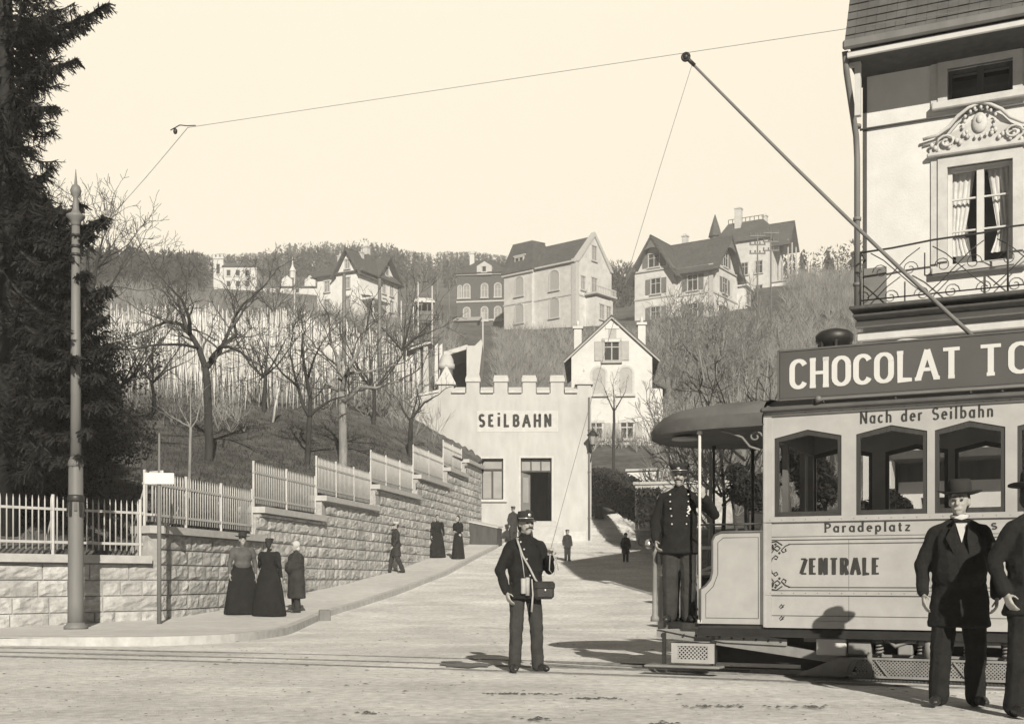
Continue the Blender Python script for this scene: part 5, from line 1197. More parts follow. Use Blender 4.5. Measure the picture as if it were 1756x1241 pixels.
# underframe, truck and guards
t = MB(); t.box(-.72,6.5,.02,.10,.43,.515); t.box(-.72,6.5,BW_-.10,BW_-.02,.43,.515); 
for uu in (-.6,.7,2.0,3.4,4.6): t.box(uu,uu+.1,.1005,BW_-.1005,.43,.515)
t.build('sole_bars', M['tramdark'], T)
t = MB(); t.prism([(-1.22,.485),(-1.22,.40),(-.8,.36),(.95,.14),(.95,.22),(.2,.335)], (0,.13,0), (1,0,0), (0,0,1), (0,.05,0)); t.prism([(-1.2,.487),(-.72,.40),(-.45,.36),(.2,.34),(.2,.405),(-.7,.505)], (0,.10,0), (1,0,0), (0,0,1), (0,.02,0)); t.build('raking_beam', M['trambeam'], T)
t = MB()
for k in range(9): t.ell((-.9+k*.13,.095,.43-k*.006), .013,.01,.013, 6, 4)
t.build('beam_rivets', M['iron'], T)
def mesh_panel(t, u0, u1, z0, z1, v, pitch=.036, wd=.009):
    W_ = u1-u0; H_ = z1-z0
    k = -H_
    while k < W_:
        for sg in (0, 1):
            a = max(0, k); b = min(W_, k+H_)
            if b-a > .01:
                za, zb = a-k, b-k
                if sg: za, zb = H_-za, H_-zb
                t.bar((u0+a,v+.003*sg,z0+za),(u0+b,v+.003*sg,z0+zb),wd,.006,up=(0,1,0))
        k += pitch
t = MB(); u0,u1,z0,z1 = -1.02,-.55,.135,.345
t.box(u0,u0+.07,.03,.055,z0,z1); t.box(u1-.07,u1,.03,.055,z0,z1); t.box(u0+.07,u1-.07,.03,.055,z0,z0+.04); t.box(u0+.07,u1-.07,.03,.055,z1-.03,z1); sp_ = t.build('step_box', M['tramwhite'], T)
t = MB(); mesh_panel(t,u0+.06,u1-.06,z0+.035,z1-.025,.04,.042,.011); t.build('step_lattice', M['tramwhite'], sp_)
t = MB(); t.box(u0+.02,u1-.02,.2,.22,z0,z1); t.box(u0,u1,.06,.2,z1,z1+.005); t.build('step_back', M['tramdark'], sp_)
t = MB(); t.rbox(-1.30,-.47,-.06,.16,.085,.11,.008); t.build('step_board', M['trambeam'], T)
t = MB()
t.build
for uu in (-1.15,-.6): t = MB(); t.box(uu,uu+.04,.10,.13,.11,.45); t.build('step_hanger', M['iron'], T)
wheel_u = (1.45, 3.25)
for uu in wheel_u:
    for v in (.45, 1.45):
        t = MB(); s = MB()
        prof = [(.40,-.05),(.42,-.05),(.43,-.03),(.39,-.02),(.385,.05),(.33,.055),(.33,-.05)]
        n = 28; vs = [(uu+r_*math.cos(2*math.pi*j/n), v+yy*(1 if v > 1 else -1), .385+r_*math.sin(2*math.pi*j/n)) for r_, yy in prof for j in range(n)]
        k = len(prof); t.raw(vs, [(i*n+j, i*n+(j+1) % n, ((i+1) % k)*n+(j+1) % n, ((i+1) % k)*n+j) for i in range(k) for j in range(n)], True)
        wh = t.build('wheel', M['iron'], T)
        for a in range(8): s.bar((uu,v,.385),(uu+.34*math.cos(a*math.pi/4),v,.385+.34*math.sin(a*math.pi/4)),.05,.05)
        s.ell((uu,v,.385),.1,.09,.1,10,6); s.build('spokes', M['tramdark'], wh)
    t = MB(); t.tube([(uu,.2,.385),(uu,1.7,.385)], .05, 8); t.build('axle', M['iron'], T)
t = MB(); t.box(.35,4.3,.22,.27,.38,.43); t.box(.3,4.4,.20,.28,.245,.27)
t.build('truck_frame', M['trambeam'], T)
for (a, b, c, d, m_) in ((.50,.80,.255,.425,'white'),(.82,1.04,.2705,.40,'trambeam'),(1.30,1.44,.275,.38,'trambeam'),(2.36,2.62,.28,.43,'trambeam'),(2.9,3.2,.26,.42,'white')):
    t = MB(); t.rbox(a,b,.10,.199,c,d,.01); t.build('axle_box' if m_ != 'white' else 'sand_box', M[m_], T)
for uu in (1.12, 1.52, 1.95, 2.3, 3.0):
    t = MB()
    t.tube([(uu+.035*math.cos(a*1.1),.15+.035*math.sin(a*1.1),.272+.006*a) for a in range(24)], .011, 5); t.box(uu-.06,uu+.06,.1,.2,.42,.432); t.build('spring', M['trambeam'], T)
t = MB(); t.tube([(1.5,.12,.40),(1.9,.12,.41),(2.25,.12,.40)], .035, 8); t.tube([(1.6,.1,.46),(1.6,.1,.25)], .05, 8); t.tube([(1.2,.1,.43),(1.28,.1,.36),(1.4,.1,.41),(1.48,.1,.41)], .022, 6); t.tube([(1.5,.1,.46),(1.7,.1,.47)], .03, 6); t.build('brake_gear', M['trambeam'], T)
t = MB(); t.rbox(1.72,2.05,.3,1.6,.14,.5,.05); t.build('motor_case', M['tramdark'], T)
t = MB(); t.prism([(.30,.045),(.78,.045),(.84,.06),(.94,.235),(.72,.235)], (0,.06,0), (1,0,0), (0,0,1), (0,.025,0)); t.prism([(.72,.235),(.94,.235),(.86,.20),(.80,.06)], (0,.055,0), (1,0,0), (0,0,1), (0,-.006,0)); t.build('lifeguard_plate', M['trambeam'], T)
t = MB(); u0,u1 = .84,4.2
t.bar((u0,.06,.235),(u1,.06,.235),.03,.022); t.bar((u0,.06,.055),(u1,.06,.055),.03,.022)
for uu in (1.02,1.75,2.5,3.2,3.9): t.box(uu,uu+.045,.03,.045,.05,.30); t.bar((uu+.08,.045,.22),(uu+.2,.045,.06),.02,.012)
gd = t.build('wheel_guard', M['trambeam'], T)
t = MB(); mesh_panel(t,.9,4.15,.065,.225,.06,.034,.010); t.build('guard_lattice', M['trambeam'], gd)
t = MB(); t.box(.3,4.3,.30,.32,.08,.40); t.box(-.9,.3,.5,.52,.12,.42); t.build('inner_shield', M['tramdark'], T)
t = MB()
for uu in (.845, 1.626, 2.348, 3.08, 3.82): t.box(uu-.002,uu+.002,-.0012,.0,.61,.86); t.box(uu-.002,uu+.002,-.0012,.0,.91,1.42)
t.build('panel_seams', M['tramline'], T)
t = MB()
for k in range(38):
    for zz in (.885, 1.632, 2.717): t.ell((.06+k*.12,-.031 if zz > 1 else -.023,zz), .006,.003,.006, 6, 4)
t.build('screw_heads', M['trambeam'], T)
# rear platform (out of the picture but part of the car)
t = MB(); t.box(BL+.001,6.1,.03,BW_-.03,.5,.56); t.build('rear_floor', M['tramwood'], T)
for v in (.0, BW_-.03):
    t = MB(); t.box(BL+.02,BL+.7,v,v+.03,.56,1.37); t.build('dash_panel', M['tramwhite'], T)
t = MB(); t.box(6.02,6.05,.1,BW_-.1,.45,1.3); t.build('rear_apron', M['tramwhite'], T)
for v in (.03, BW_-.03):
    t = MB(); t.tube([(6.0,v,.56),(6.0,v,2.74)], .02, 8); t.build('canopy_post', M['iron'], T)
# ---------------------------------------------------------------- rails in the street, overhead wires
t = MB()
def trk(u0, u1, v, z=.006, w_=.034, bend=0):
    pts = []
    for k in range(25):
        uu = lerp(u0, u1, k/24); p = TO+UD*uu+VD*(v+bend*((max(0,-uu-1)/10)**2)); pts.append(Vector((p.x, p.y, street(p.y)+z)))
    for a, b in zip(pts, pts[1:]): t.bar(a, b+(b-a)*.02, w_, .016)
for v in (.45, 1.45, -.32): trk(-24, 14, v, .0, .034, -.85)
t.build('tram_rails', M['steel'], kind='structure')
t = MB()
for v in (.51, 1.39, -.26): trk(-24, 14, v, .0035, .05, -.85)
t.build('rail_groove', M['groove'], kind='structure')
t = MB()
for v, r0 in ((.45,.0),(.9,.0)):
    pts = []
    for k in range(24):
        a = k/23*.30; rr_ = 9.0; p = TO+UD*(-.4-rr_*math.sin(a))+VD*(v+rr_*(1-math.cos(a))+.0); pts.append(Vector((p.x,p.y,street(p.y)+.012)))
    for a, b in zip(pts, pts[1:]): t.bar(a, b, .05, .016)
t.build('turnout_rails', M['steel'], kind='structure')
PO_ = Vector((P(322, 219, (WZ-CAMZ)*FOC/(HY-219)))); 
def wire(name, lab, a, b, r_, sag=.0, n=12, m_='iron', cat='wire'):
    a = Vector(a); b = Vector(b); t = MB(); mid = a
    t.tube([lerp(a,b,k/n)-a+Vector((0,0,-sag*math.sin(math.pi*k/n))) for k in range(n+1)], r_, 5); o = t.build(name, M[m_], loc=a, label=lab, category=cat); return o
dirw = (TIP-PO_); ext = TIP+dirw*1.9; ext.z = WZ
wire('contact_wire', 'long thin overhead contact wire crossing the sky down to the trolley wheel', PO_+Vector((0,0,0)), ext, .0028, .0, 12, 'shutter')
pole_top = Vector((pb.x+.26, 21.67, street(21.7)+.12+7.1))
wire('span_wire', 'thin span wire pulling the contact wire over to the tall pole', pole_top, PO_, .0036, .05, 12, 'shutter')
t = MB(); t.tube([(-.22,.08,.0),(-.1,.03,.04),(0,0,.02),(.10,-.04,.01)], .006, 6); t.ell((-.16,.06,-.02),.025,.025,.035,8,6); t.build('wire_insulator', M['iron'], loc=PO_, label='small insulator where the span wire meets the contact wire', category='insulator')
HAND = P(943, 949, 13.12)
wire('trolley_rope', 'thin trolley rope from the trolley wheel down to the hand of the conductor', HAND+Vector((0,0,.02)), TIP-Vector((-.06,0,.12)), .0026, -.12, 12, 'shutter')
# ---------------------------------------------------------------- trees and plants
def rvec(rg): 
    while 1:
        v = Vector((rg.uniform(-1,1), rg.uniform(-1,1), rg.uniform(-1,1)))
        if .05 < v.length < 1: return v.normalized()
def branch(mb, p, d, L, r_, lev, rg, wig=.35, up=.12, kids=3, minr=.004, shr=.62):
    n = 4 if lev > 1 else 3; pts = [p]; q = Vector(p); dd = Vector(d)
    for i in range(n):
        dd = (dd+rvec(rg)*wig*.5+Vector((0,0,up*.35))).normalized(); q = q+dd*(L/n); pts.append(q)
    rs = [max(minr, lerp(r_, r_*.55, i/n)) for i in range(n+1)]
    mb.tube(pts, rs, 6 if r_ > .05 else (4 if r_ > .015 else 3), cap=False)
    if lev <= 0: return
    for k in range(kids):
        t = rg.uniform(.35, 1.0) if k else 1.0; i = min(n-1, int(t*n)); base = lerp(pts[i], pts[i+1], t*n-i) if t < 1 else pts[-1]
        nd = (dd*(.75 if k else 1.0)+rvec(rg)*(.85 if k else .45)+Vector((0,0,up))).normalized()
        branch(mb, base, nd, L*rg.uniform(shr-.12, shr+.12), r_*(.62 if k == 0 else .48), lev-1, rg, wig, up, kids, minr, shr)
def bare_tree(name, label, loc, limbs, seed, lev=3, barkm='bark', twigm='twig', twL=1.0, kids=3, group=None, up=.12, minr=.006, per=.35):
    """trunk and limbs given as polylines with radii in local metres; twigs grow from the limbs"""
    rg = random.Random(seed); t_ = thing(name, label, 'tree', loc, 0, group)
    tr = MB(); cr = MB()
    for j, (pts, r0, r1) in enumerate(limbs):
        pts = [Vector(p) for p in pts]; fine = []
        for a, b in zip(pts, pts[1:]):
            for k in range(3): fine.append(lerp(a, b, k/3)+rvec(rg)*.012*(a-b).length*(1 if k else 0))
        fine.append(pts[-1]); n = len(fine); tr.tube(fine, [lerp(r0, r1, i/(n-1)) for i in range(n)], 8)
        if j == 0: continue
        L = sum((b-a).length for a, b in zip(pts, pts[1:])); cnt = max(3, int(L/per))
        for k in range(cnt):
            s = (k+.6+rg.random()*.4)/cnt; i = min(n-2, int(s*(n-1))); p = lerp(fine[i], fine[i+1], min(1, s*(n-1)-i)); d = (fine[i+1]-fine[i]).normalized()
            nd = (d*.7+rvec(rg)*.9+Vector((0,0,up*2))).normalized()
            branch(cr, p, nd, twL*rg.uniform(.6,1.1), max(minr*1.5, lerp(r0,r1,s)*.5), lev-1, rg, .5, up, kids, minr)
        branch(cr, fine[-1], (fine[-1]-fine[-2]).normalized(), twL, r1, lev-1, rg, .5, up, kids, minr)
    tr.build('trunk', M[barkm], t_); cr.build('crown', M[twigm], t_); return t_
def pxl(Y, base, pts, dy=None):
    b = P(base[0], base[1], Y); out = []
    for i, p in enumerate(pts):
        q = P(p[0], p[1], Y)-b; q.y = (p[2] if len(p) > 2 else 0); out.append(q)
    return out
def tree_px(name, label, Y, base, limbs, seed, **kw):
    b = P(base[0], base[1], Y); z = gz(b.x, Y); dz = b.z-z
    L = [(pxl(Y, base, p), r0, r1) for p, r0, r1 in limbs]
    L = [([q+Vector((0,0,dz)) for q in p], r0, r1) for p, r0, r1 in L]
    if True: L[0] = ([Vector((L[0][0][0].x, 0, -.3))]+L[0][0], L[0][1], L[0][2])
    return bare_tree(name, label, (b.x, Y, z), L, seed, **kw)
GF = 'bare fruit trees in the garden above the stone wall'
tree_px('fruit_tree', 'large gnarled bare fruit tree with wide arching limbs in front of the vineyard', 37, (358,742), [
 ([(358,742),(357,700),(356,662),(352,632)], .14, .115), ([(353,634),(346,612),(341,597),(331,580),(325,572)], .10, .07), ([(325,573,.1),(302,550,.5),(272,540,.9),(246,548,1.1)], .07, .03),
 ([(326,574),(330,548,-.4),(322,523,-.6),(306,505,-1.0)], .07, .025), ([(354,630),(366,610,.2),(375,590,.4),(384,566,.5)], .10, .05), ([(375,590,.4),(398,566,.6),(390,540,.7),(406,510,.9),(436,478,1.2)], .065, .025),
 ([(362,618,-.1),(386,601,-.6),(404,604,-.9),(428,616,-1.2),(448,634,-1.5)], .07, .025), ([(341,597),(322,600,-.9),(290,606,-1.4),(262,615,-1.6)], .05, .02)], 5, lev=4, twL=1.0, group=GF, per=.46)
tree_px('fruit_tree', 'bare fruit tree with an upright crown between the large gnarled tree and the thick trunk', 40, (527,786), [
 ([(527,786),(529,750),(531,716)], .10, .08), ([(531,716),(518,690),(508,660,.3),(498,628,.5),(492,600,.6)], .07, .025), ([(531,716),(532,680),(527,640,-.4),(522,600,-.5),(520,575)], .08, .025),
 ([(532,712),(548,695,.2),(566,680,.6),(586,672,.9)], .06, .02), ([(527,650),(545,620,-.7),(560,596,-.9)], .05, .02), ([(508,660),(490,645,-.6),(474,622,-.9)], .045, .02)], 6, lev=4, twL=.9, group=GF, per=.46)
tree_px('fruit_tree', 'bare fruit tree with a thick straight trunk rising behind the third picket fence', 42, (588,788), [
 ([(588,788),(588,745),(587,705),(586,672)], .17, .13), ([(586,674),(584,640),(576,610,.3),(566,585,.4)], .12, .04), ([(587,690),(606,680,-.4),(622,668,-.6),(650,672,-.9),(690,662,-1.2)], .09, .03),
 ([(586,672),(598,640,-.4),(616,612,-.6),(630,585,-.8)], .10, .03), ([(586,672),(564,660,.6),(552,650,.9),(536,668,1.2)], .07, .025), ([(598,640),(626,634,.5),(652,622,.9),(676,616,1.0)], .06, .02)], 7, lev=4, twL=1.0, barkm='barkpale', group=GF, per=.46)
tree_px('young_tree', 'slender pale young tree with a three way fork above the long picket fence', 31, (325,806), [
 ([(325,806),(326,770),(327,732)], .045, .035), ([(327,732),(315,726),(304,720),(291,712)], .022, .010), ([(327,732),(318,718),(309,700)], .02, .010), ([(328,734),(337,720),(342,700),(345,690)], .022, .010), ([(327,733),(327,700),(326,676)], .024, .010)], 8, lev=2, twL=.35, barkm='barkpale', twigm='twigpale', minr=.004)
tree_px('young_tree', 'thin forked tree with a stake standing by the station flank wall', 49, (703,794), [
 ([(703,794),(704,750),(705,718)], .12, .09), ([(705,718),(716,704),(728,690),(745,680)], .06, .025), ([(705,720),(712,695),(716,672)], .05, .02), ([(704,722),(693,706),(684,688)], .05, .02), ([(716,704),(720,690),(716,675)], .04, .015)], 9, lev=3, twL=.6, barkm='bark')
tree_px('bare_tree', 'round crowned bare tree rising behind the tall pole at the left', 62, (160,640), [
 ([(160,640),(158,560),(157,505)], .28, .2), ([(157,505),(140,470),(120,440),(100,415)], .12, .03), ([(157,505),(165,460),(172,425),(180,400)], .12, .03), ([(158,520),(190,490),(205,465)], .09, .03), ([(157,505),(150,460),(152,420),(146,392)], .12, .03), ([(165,460),(185,440),(204,430)], .08, .03), ([(140,470),(118,470),(95,468)], .07, .03)], 10, lev=4, twL=1.7, minr=.012, per=.5)
for i, (x, y, Y, s, lab) in enumerate([(205,690,40,1.0,'low spreading bare tree beside the dark spruce, left of the large gnarled tree'),(262,694,43,.9,'small bare tree overlapping the left vineyard stakes'),(452,700,48,1.0,'twiggy bare tree right of the large gnarled tree'),
                                       (640,690,52,1.1,'bare tree with a fine crown right of the thick straight trunk'),(690,640,70,1.4,'hazy bare tree below the cable railway piers'),(470,600,95,1.3,'bare tree below the castle like house')]):
    rg = random.Random(50+i); b = P(x, y, Y); h = 3.4*s
    limbs = [([(0,0,-.3),(.05,0,h*.25),(rg.uniform(-.1,.1),0,h*.42)], .09*s, .06*s)]
    for k in range(6):
        a = k*1.05+rg.random(); limbs.append(([(0,0,h*.40),(math.cos(a)*h*.16,math.sin(a)*h*.12,h*.55),(math.cos(a)*h*.38,math.sin(a)*h*.25,h*rg.uniform(.6,.95))], .045*s, .016*s))
    bare_tree('bare_tree', lab, (b.x, Y, gz(b.x, Y)), limbs, 80+i, lev=3, twL=.9*s, minr=.010*s**.5, per=.4, group='bare trees on the left slope')
# trees on the right: slope below the chalet villa and garden behind the tram
rg = random.Random(77)
tree_px('young_tree', 'thin bare tree standing in front of the white gabled house', 70, (1052,758), [([(1052,758),(1053,730),(1053,705)], .09, .07), ([(1053,705),(1062,690),(1072,672)], .045, .02), ([(1053,706),(1045,688),(1038,670)], .045, .02), ([(1053,705),(1053,680),(1051,660)], .05, .02)], 12, lev=3, twL=.6, twigm='twigpale')
SG = 'thin bare saplings on the scrub slope below the chalet villa'
for v in range(3):
    r2 = random.Random(200+v); h = 6.0; limbs = [([(0,0,-.4),(r2.uniform(-.2,.2),0,h*.4),(r2.uniform(-.5,.5),0,h)], .10, .03)]
    for k in range(7):
        a = r2.random()*6.28; z = h*r2.uniform(.3,.85); limbs.append(([(0,0,z),(math.cos(a)*.5,math.sin(a)*.5,z+.7),(math.cos(a)*.9,math.sin(a)*.9,z+1.8)], .04, .015))
    proto = bare_tree('sapling', 'thin pale bare sapling rooted in the scrub below the chalet villa', (0,0,0), limbs, 210+v, lev=2, twL=1.0, barkm='barkpale', twigm='twigpale', minr=.018, per=.7, group=SG)
    kids_ = children(proto)
    for k in range(13):
        x = rg.uniform(1140, 1335); y = rg.uniform(625, 740); Y = pl([(560,158),(610,138),(690,110),(762,86)], y); p = P(x, y, Y)
        o = proto if k == 0 else copy_tree(proto, None, kids_)
        o.location = (p.x, Y, gz(p.x, Y)); s = rg.uniform(.7,1.25)*(.8+Y/500); o.scale = (s,s,s); o.rotation_euler = (rg.uniform(-.12,.12), rg.uniform(-.15,.15), rg.uniform(0,6.28))
GT = 'bare trunks in the garden behind the tram'
for k, (x, y, Y, h, lab) in enumerate([(1215,872,40,5.0,'pale forked bare tree seen above the shoulder of the driver'),(1238,868,46,5.5,'bare tree seen beneath the tram canopy, left of the black canopy post'),(1278,872,38,5.5,'dark bare tree seen between canopy post and tram bulkhead'),(1180,850,52,5.0,'bare tree rising left of the driver'),(1150,815,60,4.5,'bare tree beside the trellis shed'),(1425,800,60,6.5,'bare tree behind the advert board')]):
    r2 = random.Random(300+k); b = P(x, y, Y); limbs = [([(0,0,-.4),(.1,0,h*.3),(r2.uniform(-.3,.3),.1,h*.75)], .10, .05)]
    for j in range(6):
        a = r2.random()*6.28; z = h*r2.uniform(.25,.7); limbs.append(([(0,0,z),(math.cos(a)*.7,math.sin(a)*.5,z+.6),(math.cos(a)*1.2,math.sin(a)*.8,z+1.8)], .05, .02))
    bare_tree('bare_tree', lab, (b.x, Y, gz(b.x, Y)), limbs, 310+k, lev=3, twL=.9, barkm='barkpale' if k % 2 == 0 else 'bark', twigm='twigpale', minr=.012, per=.5, group=GT)

def leaf_cloud(mb, c, rad, n, size, rg, squash=(1,1,1), lumps=5, drop=0):
    cen = [(Vector((rg.gauss(0,.45)*rad*squash[0], rg.gauss(0,.45)*rad*squash[1], rg.gauss(0,.4)*rad*squash[2])), rg.uniform(.35,.6)*rad) for _ in range(lumps)]
    c = Vector(c)
    for i in range(n):
        b, r_ = cen[i % lumps]; d = rvec(rg); p = c+b+d*r_*rg.uniform(.6,1.08)
        a = rvec(rg); a = (a-d*a.dot(d)*.4); a.z -= drop; a.normalize(); q = a.cross(rvec(rg)).normalized(); s = size*rg.uniform(.6,1.4)
        mb.face([p-q*s*.35, p+a*s*.6-q*s*.1, p+a*s, p+q*s*.35])
# big spruce at the left edge
SPY = 24.6; spx = P(8, 0, SPY).x; sz0 = gz(spx, SPY)
S = thing('spruce', 'huge dark spruce with drooping branches filling the left edge', 'tree', (spx, SPY, sz0))
t = MB(); t.tube([(0,0,-.3),(.05,0,5),(.0,0,11),(0,0,18)], [.30,.24,.15,.05], 10); t.build('trunk', M['needle'], S)
SIL = [(-60,70),(0,95),(12,110),(45,95),(75,100),(110,88),(150,62),(180,66),(205,44),(240,36),(262,32),(290,50),(330,76),(350,100),(372,120),(395,130),(430,100),(470,160),(520,186),(560,178),(600,184),(650,178),(700,150),(760,140),(830,130)]
rs_ = random.Random(11); cr = MB(); br = MB(); sc_ = FOC/SPY
EXT = [(186,6,45,-.3),(150,42,60,.4),(132,100,95,-.8),(96,182,150,-.5),(92,282,318,-.8),(178,372,330,-3.0),(158,398,345,-3.1),(140,350,320,-2.6),(120,440,390,-3.0),(188,492,420,-3.2),(176,540,470,-3.1),(192,592,520,-3.0),(165,640,560,-3.2),(182,690,600,-3.0),(150,735,650,-3.2),(135,780,690,-3.0),(150,465,400,-3.1),(110,560,500,-3.3),(130,610,540,-3.3),(100,680,600,-3.3)]
def spray(p, q, d, L_, rs_):
    tw = d; wv = tw.cross(rvec(rs_)).normalized()*.022
    cr.face([p-wv, q-wv*.6, q+tw*.04, q+wv*.6, p+wv])
    for h_ in range(4):
        pp = lerp(p, q, (h_+.5)/4); nd = (tw*.6+rvec(rs_)).normalized()*rs_.uniform(.05,.11); w2 = nd.cross(rvec(rs_)).normalized()*.013
        cr.face([pp-w2, pp+nd, pp+w2])
for (tx, ty, ry, dy) in EXT:
    tip = P(tx, ty, SPY+dy)-Vector((spx, SPY, sz0)); root = Vector((0, 0, zpx(ry, SPY)-sz0)); n = 8
    pts = [lerp(root, tip, j/n)+Vector((0,0,-.22*math.sin(math.pi*j/n)*(tip-root).length*.5)) for j in range(n+1)]
    br.tube(pts, [lerp(.04,.007,j/n) for j in range(n+1)], 4, cap=False); d = (tip-root).normalized()
    for i in range(int(110*(tip-root).length)):
        s = rs_.uniform(.15, 1.0)**.75; j = min(n-1, int(s*n)); p = lerp(pts[j], pts[j+1], s*n-j); sd = d.cross(Vector((0,0,1))).normalized()*rs_.choice((-1,1))
        tw = (sd*rs_.uniform(.1,.9)+d*rs_.uniform(.2,1)+Vector((0,0,rs_.uniform(-1.3,.1)))).normalized(); L = rs_.uniform(.12,.45)*(1.15-.65*s); spray(p, p+tw*L, tw, L, rs_)
yy = -250
while yy < 815:
    for k in range(7):
        a = rs_.random()*6.283 if k > 2 else rs_.uniform(-.5,.5); reach = max(.3, (pl(SIL, yy)-8)/sc_)*(rs_.uniform(.75,1.03) if k < 3 else rs_.uniform(.6,1.05))
        if k > 2: reach = max(reach, 1.6)*rs_.uniform(.7,1.2)
        if math.sin(a) < -.6: reach = max(reach, rs_.uniform(1.8, 3.1))
        if abs(math.cos(a)) > .5 and math.cos(a) > 0: reach = min(reach, max(.3,(pl(SIL, yy)-8)/sc_)/max(.5,math.cos(a)))
        z = zpx(yy, SPY)-sz0; d = Vector((math.cos(a), math.sin(a), 0)); rise = rs_.uniform(-.30, .05) if yy > 100 else rs_.uniform(-.1, .30)
        n = 7; pts = []
        for j in range(n+1):
            s = j/n; pts.append(d*reach*s+Vector((0,0,z-rise*0+reach*(rise*s-.22*math.sin(math.pi*s*.9)+.16*s*s))))
        br.tube(pts, [lerp(.035,.008,j/n) for j in range(n+1)], 4, cap=False)
        m_ = int((26+reach*42)*(.62 if yy < 320 else 1.0))
        for i in range(m_):
            s = rs_.uniform(.12, 1.0)**.8; j = min(n-1, int(s*n)); p = lerp(pts[j], pts[j+1], s*n-j)
            side_ = Vector((-d.y, d.x, 0))*rs_.choice((-1,1)); tw = (side_*rs_.uniform(.2,1)+d*rs_.uniform(.1,.8)+Vector((0,0,rs_.uniform(-1.2,.15)))).normalized(); L = rs_.uniform(.12,.42)*(1.1-.45*s)
            q = p+tw*L; wv = tw.cross(rvec(rs_)).normalized()*.014
            cr.face([p-wv, q-wv*.6, q+tw*.04, q+wv*.6, p+wv])
            for h_ in range(5):
                pp = lerp(p, q, (h_+.5)/5); nd = (tw*.8+rvec(rs_)*.8).normalized()*rs_.uniform(.05,.12); w2 = nd.cross(rvec(rs_)).normalized()*.008
                cr.face([pp-w2, pp+nd, pp+w2])
    yy += 15 if yy > 0 else 30
br.build('branches', M['bark'], S); cr.build('crown', M['needle'], S)
# dark evergreen bushes in the garden corner
for i, (x, y, Y, rad, sq, lab) in enumerate([(30,800,27,1.5,(1.2,.8,1.0),'dark evergreen bush at the left edge behind the lowest fence'),(95,800,29,1.45,(1.0,.8,1.05),'dark evergreen bush behind the tall pole at fence height'),(60,705,32,1.9,(1.1,.8,1.1),'tall dark evergreen bush above the two lower ones'),
                                     (150,690,34,1.05,(.8,.7,1.2),'narrow dark evergreen bush right of the spruce'),(10,640,36,2.2,(1.2,.8,1.2),'high dark evergreen behind the spruce trunk'),(120,600,40,1.9,(.9,.8,1.2),'upright dark evergreen beside the round crowned tree')]):
    b = P(x, y, Y); z = gz(b.x, Y); o = thing('evergreen_bush', lab, 'bush', (b.x, Y, z), 0, 'dark evergreens in the garden corner'); r2 = random.Random(400+i); h = max(rad*.8, b.z-z)
    t = MB(); leaf_cloud(t, (0,0,h), rad, 11000, .085, r2, sq, 10, .3); leaf_cloud(t, (0,0,h*.45), rad*.9, 5000, .085, r2, sq, 6, .3); t.build('leaves', M['yew'], o)
    t = MB()
    for k in range(5): a = k*1.3; t.tube([(0,0,-.2),(.2*math.cos(a),.2*math.sin(a),h*.5),(.5*math.cos(a),.5*math.sin(a),h)], [.07,.05,.02], 5)
    t.build('stems', M['bark'], o)
for i, (x, Y, h, rad, lab) in enumerate([(1284,26,2.9,.5,'dark rounded evergreen in the garden, seen between canopy post and tram bulkhead'),(1384,18.6,3.1,.42,'tall slim dark thuja added for its shadow behind the tram, seen through the front window'),(1502,19.0,1.9,.45,'slim dark evergreen in front of the corner house, seen through a tram window')]):
    X = (x-HX)*Y/FOC; o = thing('evergreen_bush', lab, 'bush', (X, Y, gz(X, Y)), 0, 'dark evergreens behind the tram'); r2 = random.Random(450+i)
    t = MB(); leaf_cloud(t, (0,0,h), rad, 9000, .085, r2, (1,1,1.1), 9, .3); leaf_cloud(t, (0,0,h*.5), rad*.9, 6000, .085, r2, (1,1,1.1), 6, .3)
    if 'thuja' in lab:  # thuja added to lengthen the shadow on the ground by the tram
        for q_ in range(5): leaf_cloud(t, (0,0,.4+q_*.72), rad, 2600, .085, r2, (1,1,1), 5, .2)
    t.build('leaves', M['yew'], o)
    t = MB()
    for k in range(4): a = k*1.6; t.tube([(0,0,-.2),(.2*math.cos(a),.2*math.sin(a),h*.5),(.4*math.cos(a),.4*math.sin(a),h)], [.08,.05,.02], 5)
    t.build('stems', M['bark'], o)
# clipped hedge by the lane
hp = [(1022,852,63.5),(1058,862,60),(1092,880,55),(1114,892,51)]
t = MB(); rh_ = random.Random(21); base = P(1060,870,59); base.z = 0
for k in range(9000):
    s = rh_.random()*(len(hp)-1); i = min(len(hp)-2, int(s)); a = P(*hp[i]); b = P(*hp[i+1]); p = lerp(a, b, s-i); f = rh_.choice((0,0,1)); hgt = lerp(1.75, 1.5, s/3)
    off = Vector((rh_.uniform(-.5,.5), rh_.uniform(-.45,.45), 0)); z = rh_.random()*hgt if not f else hgt-.05+rh_.gauss(0,.05)
    if not f: off.y = -.45+rh_.gauss(0,.06)
    q = Vector((p.x+off.x, p.y+off.y, p.z-.25+z)); d = rvec(rh_); n = d.cross(rvec(rh_)).normalized(); s_ = .14
    t.face([q-base-n*s_*.4, q-base+d*s_, q-base+n*s_*.4])
hd = t.build('leaves', M['hedge']); hb = thing('hedge', 'dark clipped hedge rising along the lane right of the station', 'hedge', base); hd.parent = hb
t = MB()
for i in range(3): a = P(*hp[i])-base; b = P(*hp[i+1])-base; t.bar(a+Vector((0,0,.45)), b+Vector((0,0,.45)), .6, 1.5)
t.build('dark_core', M['yew'], hb)
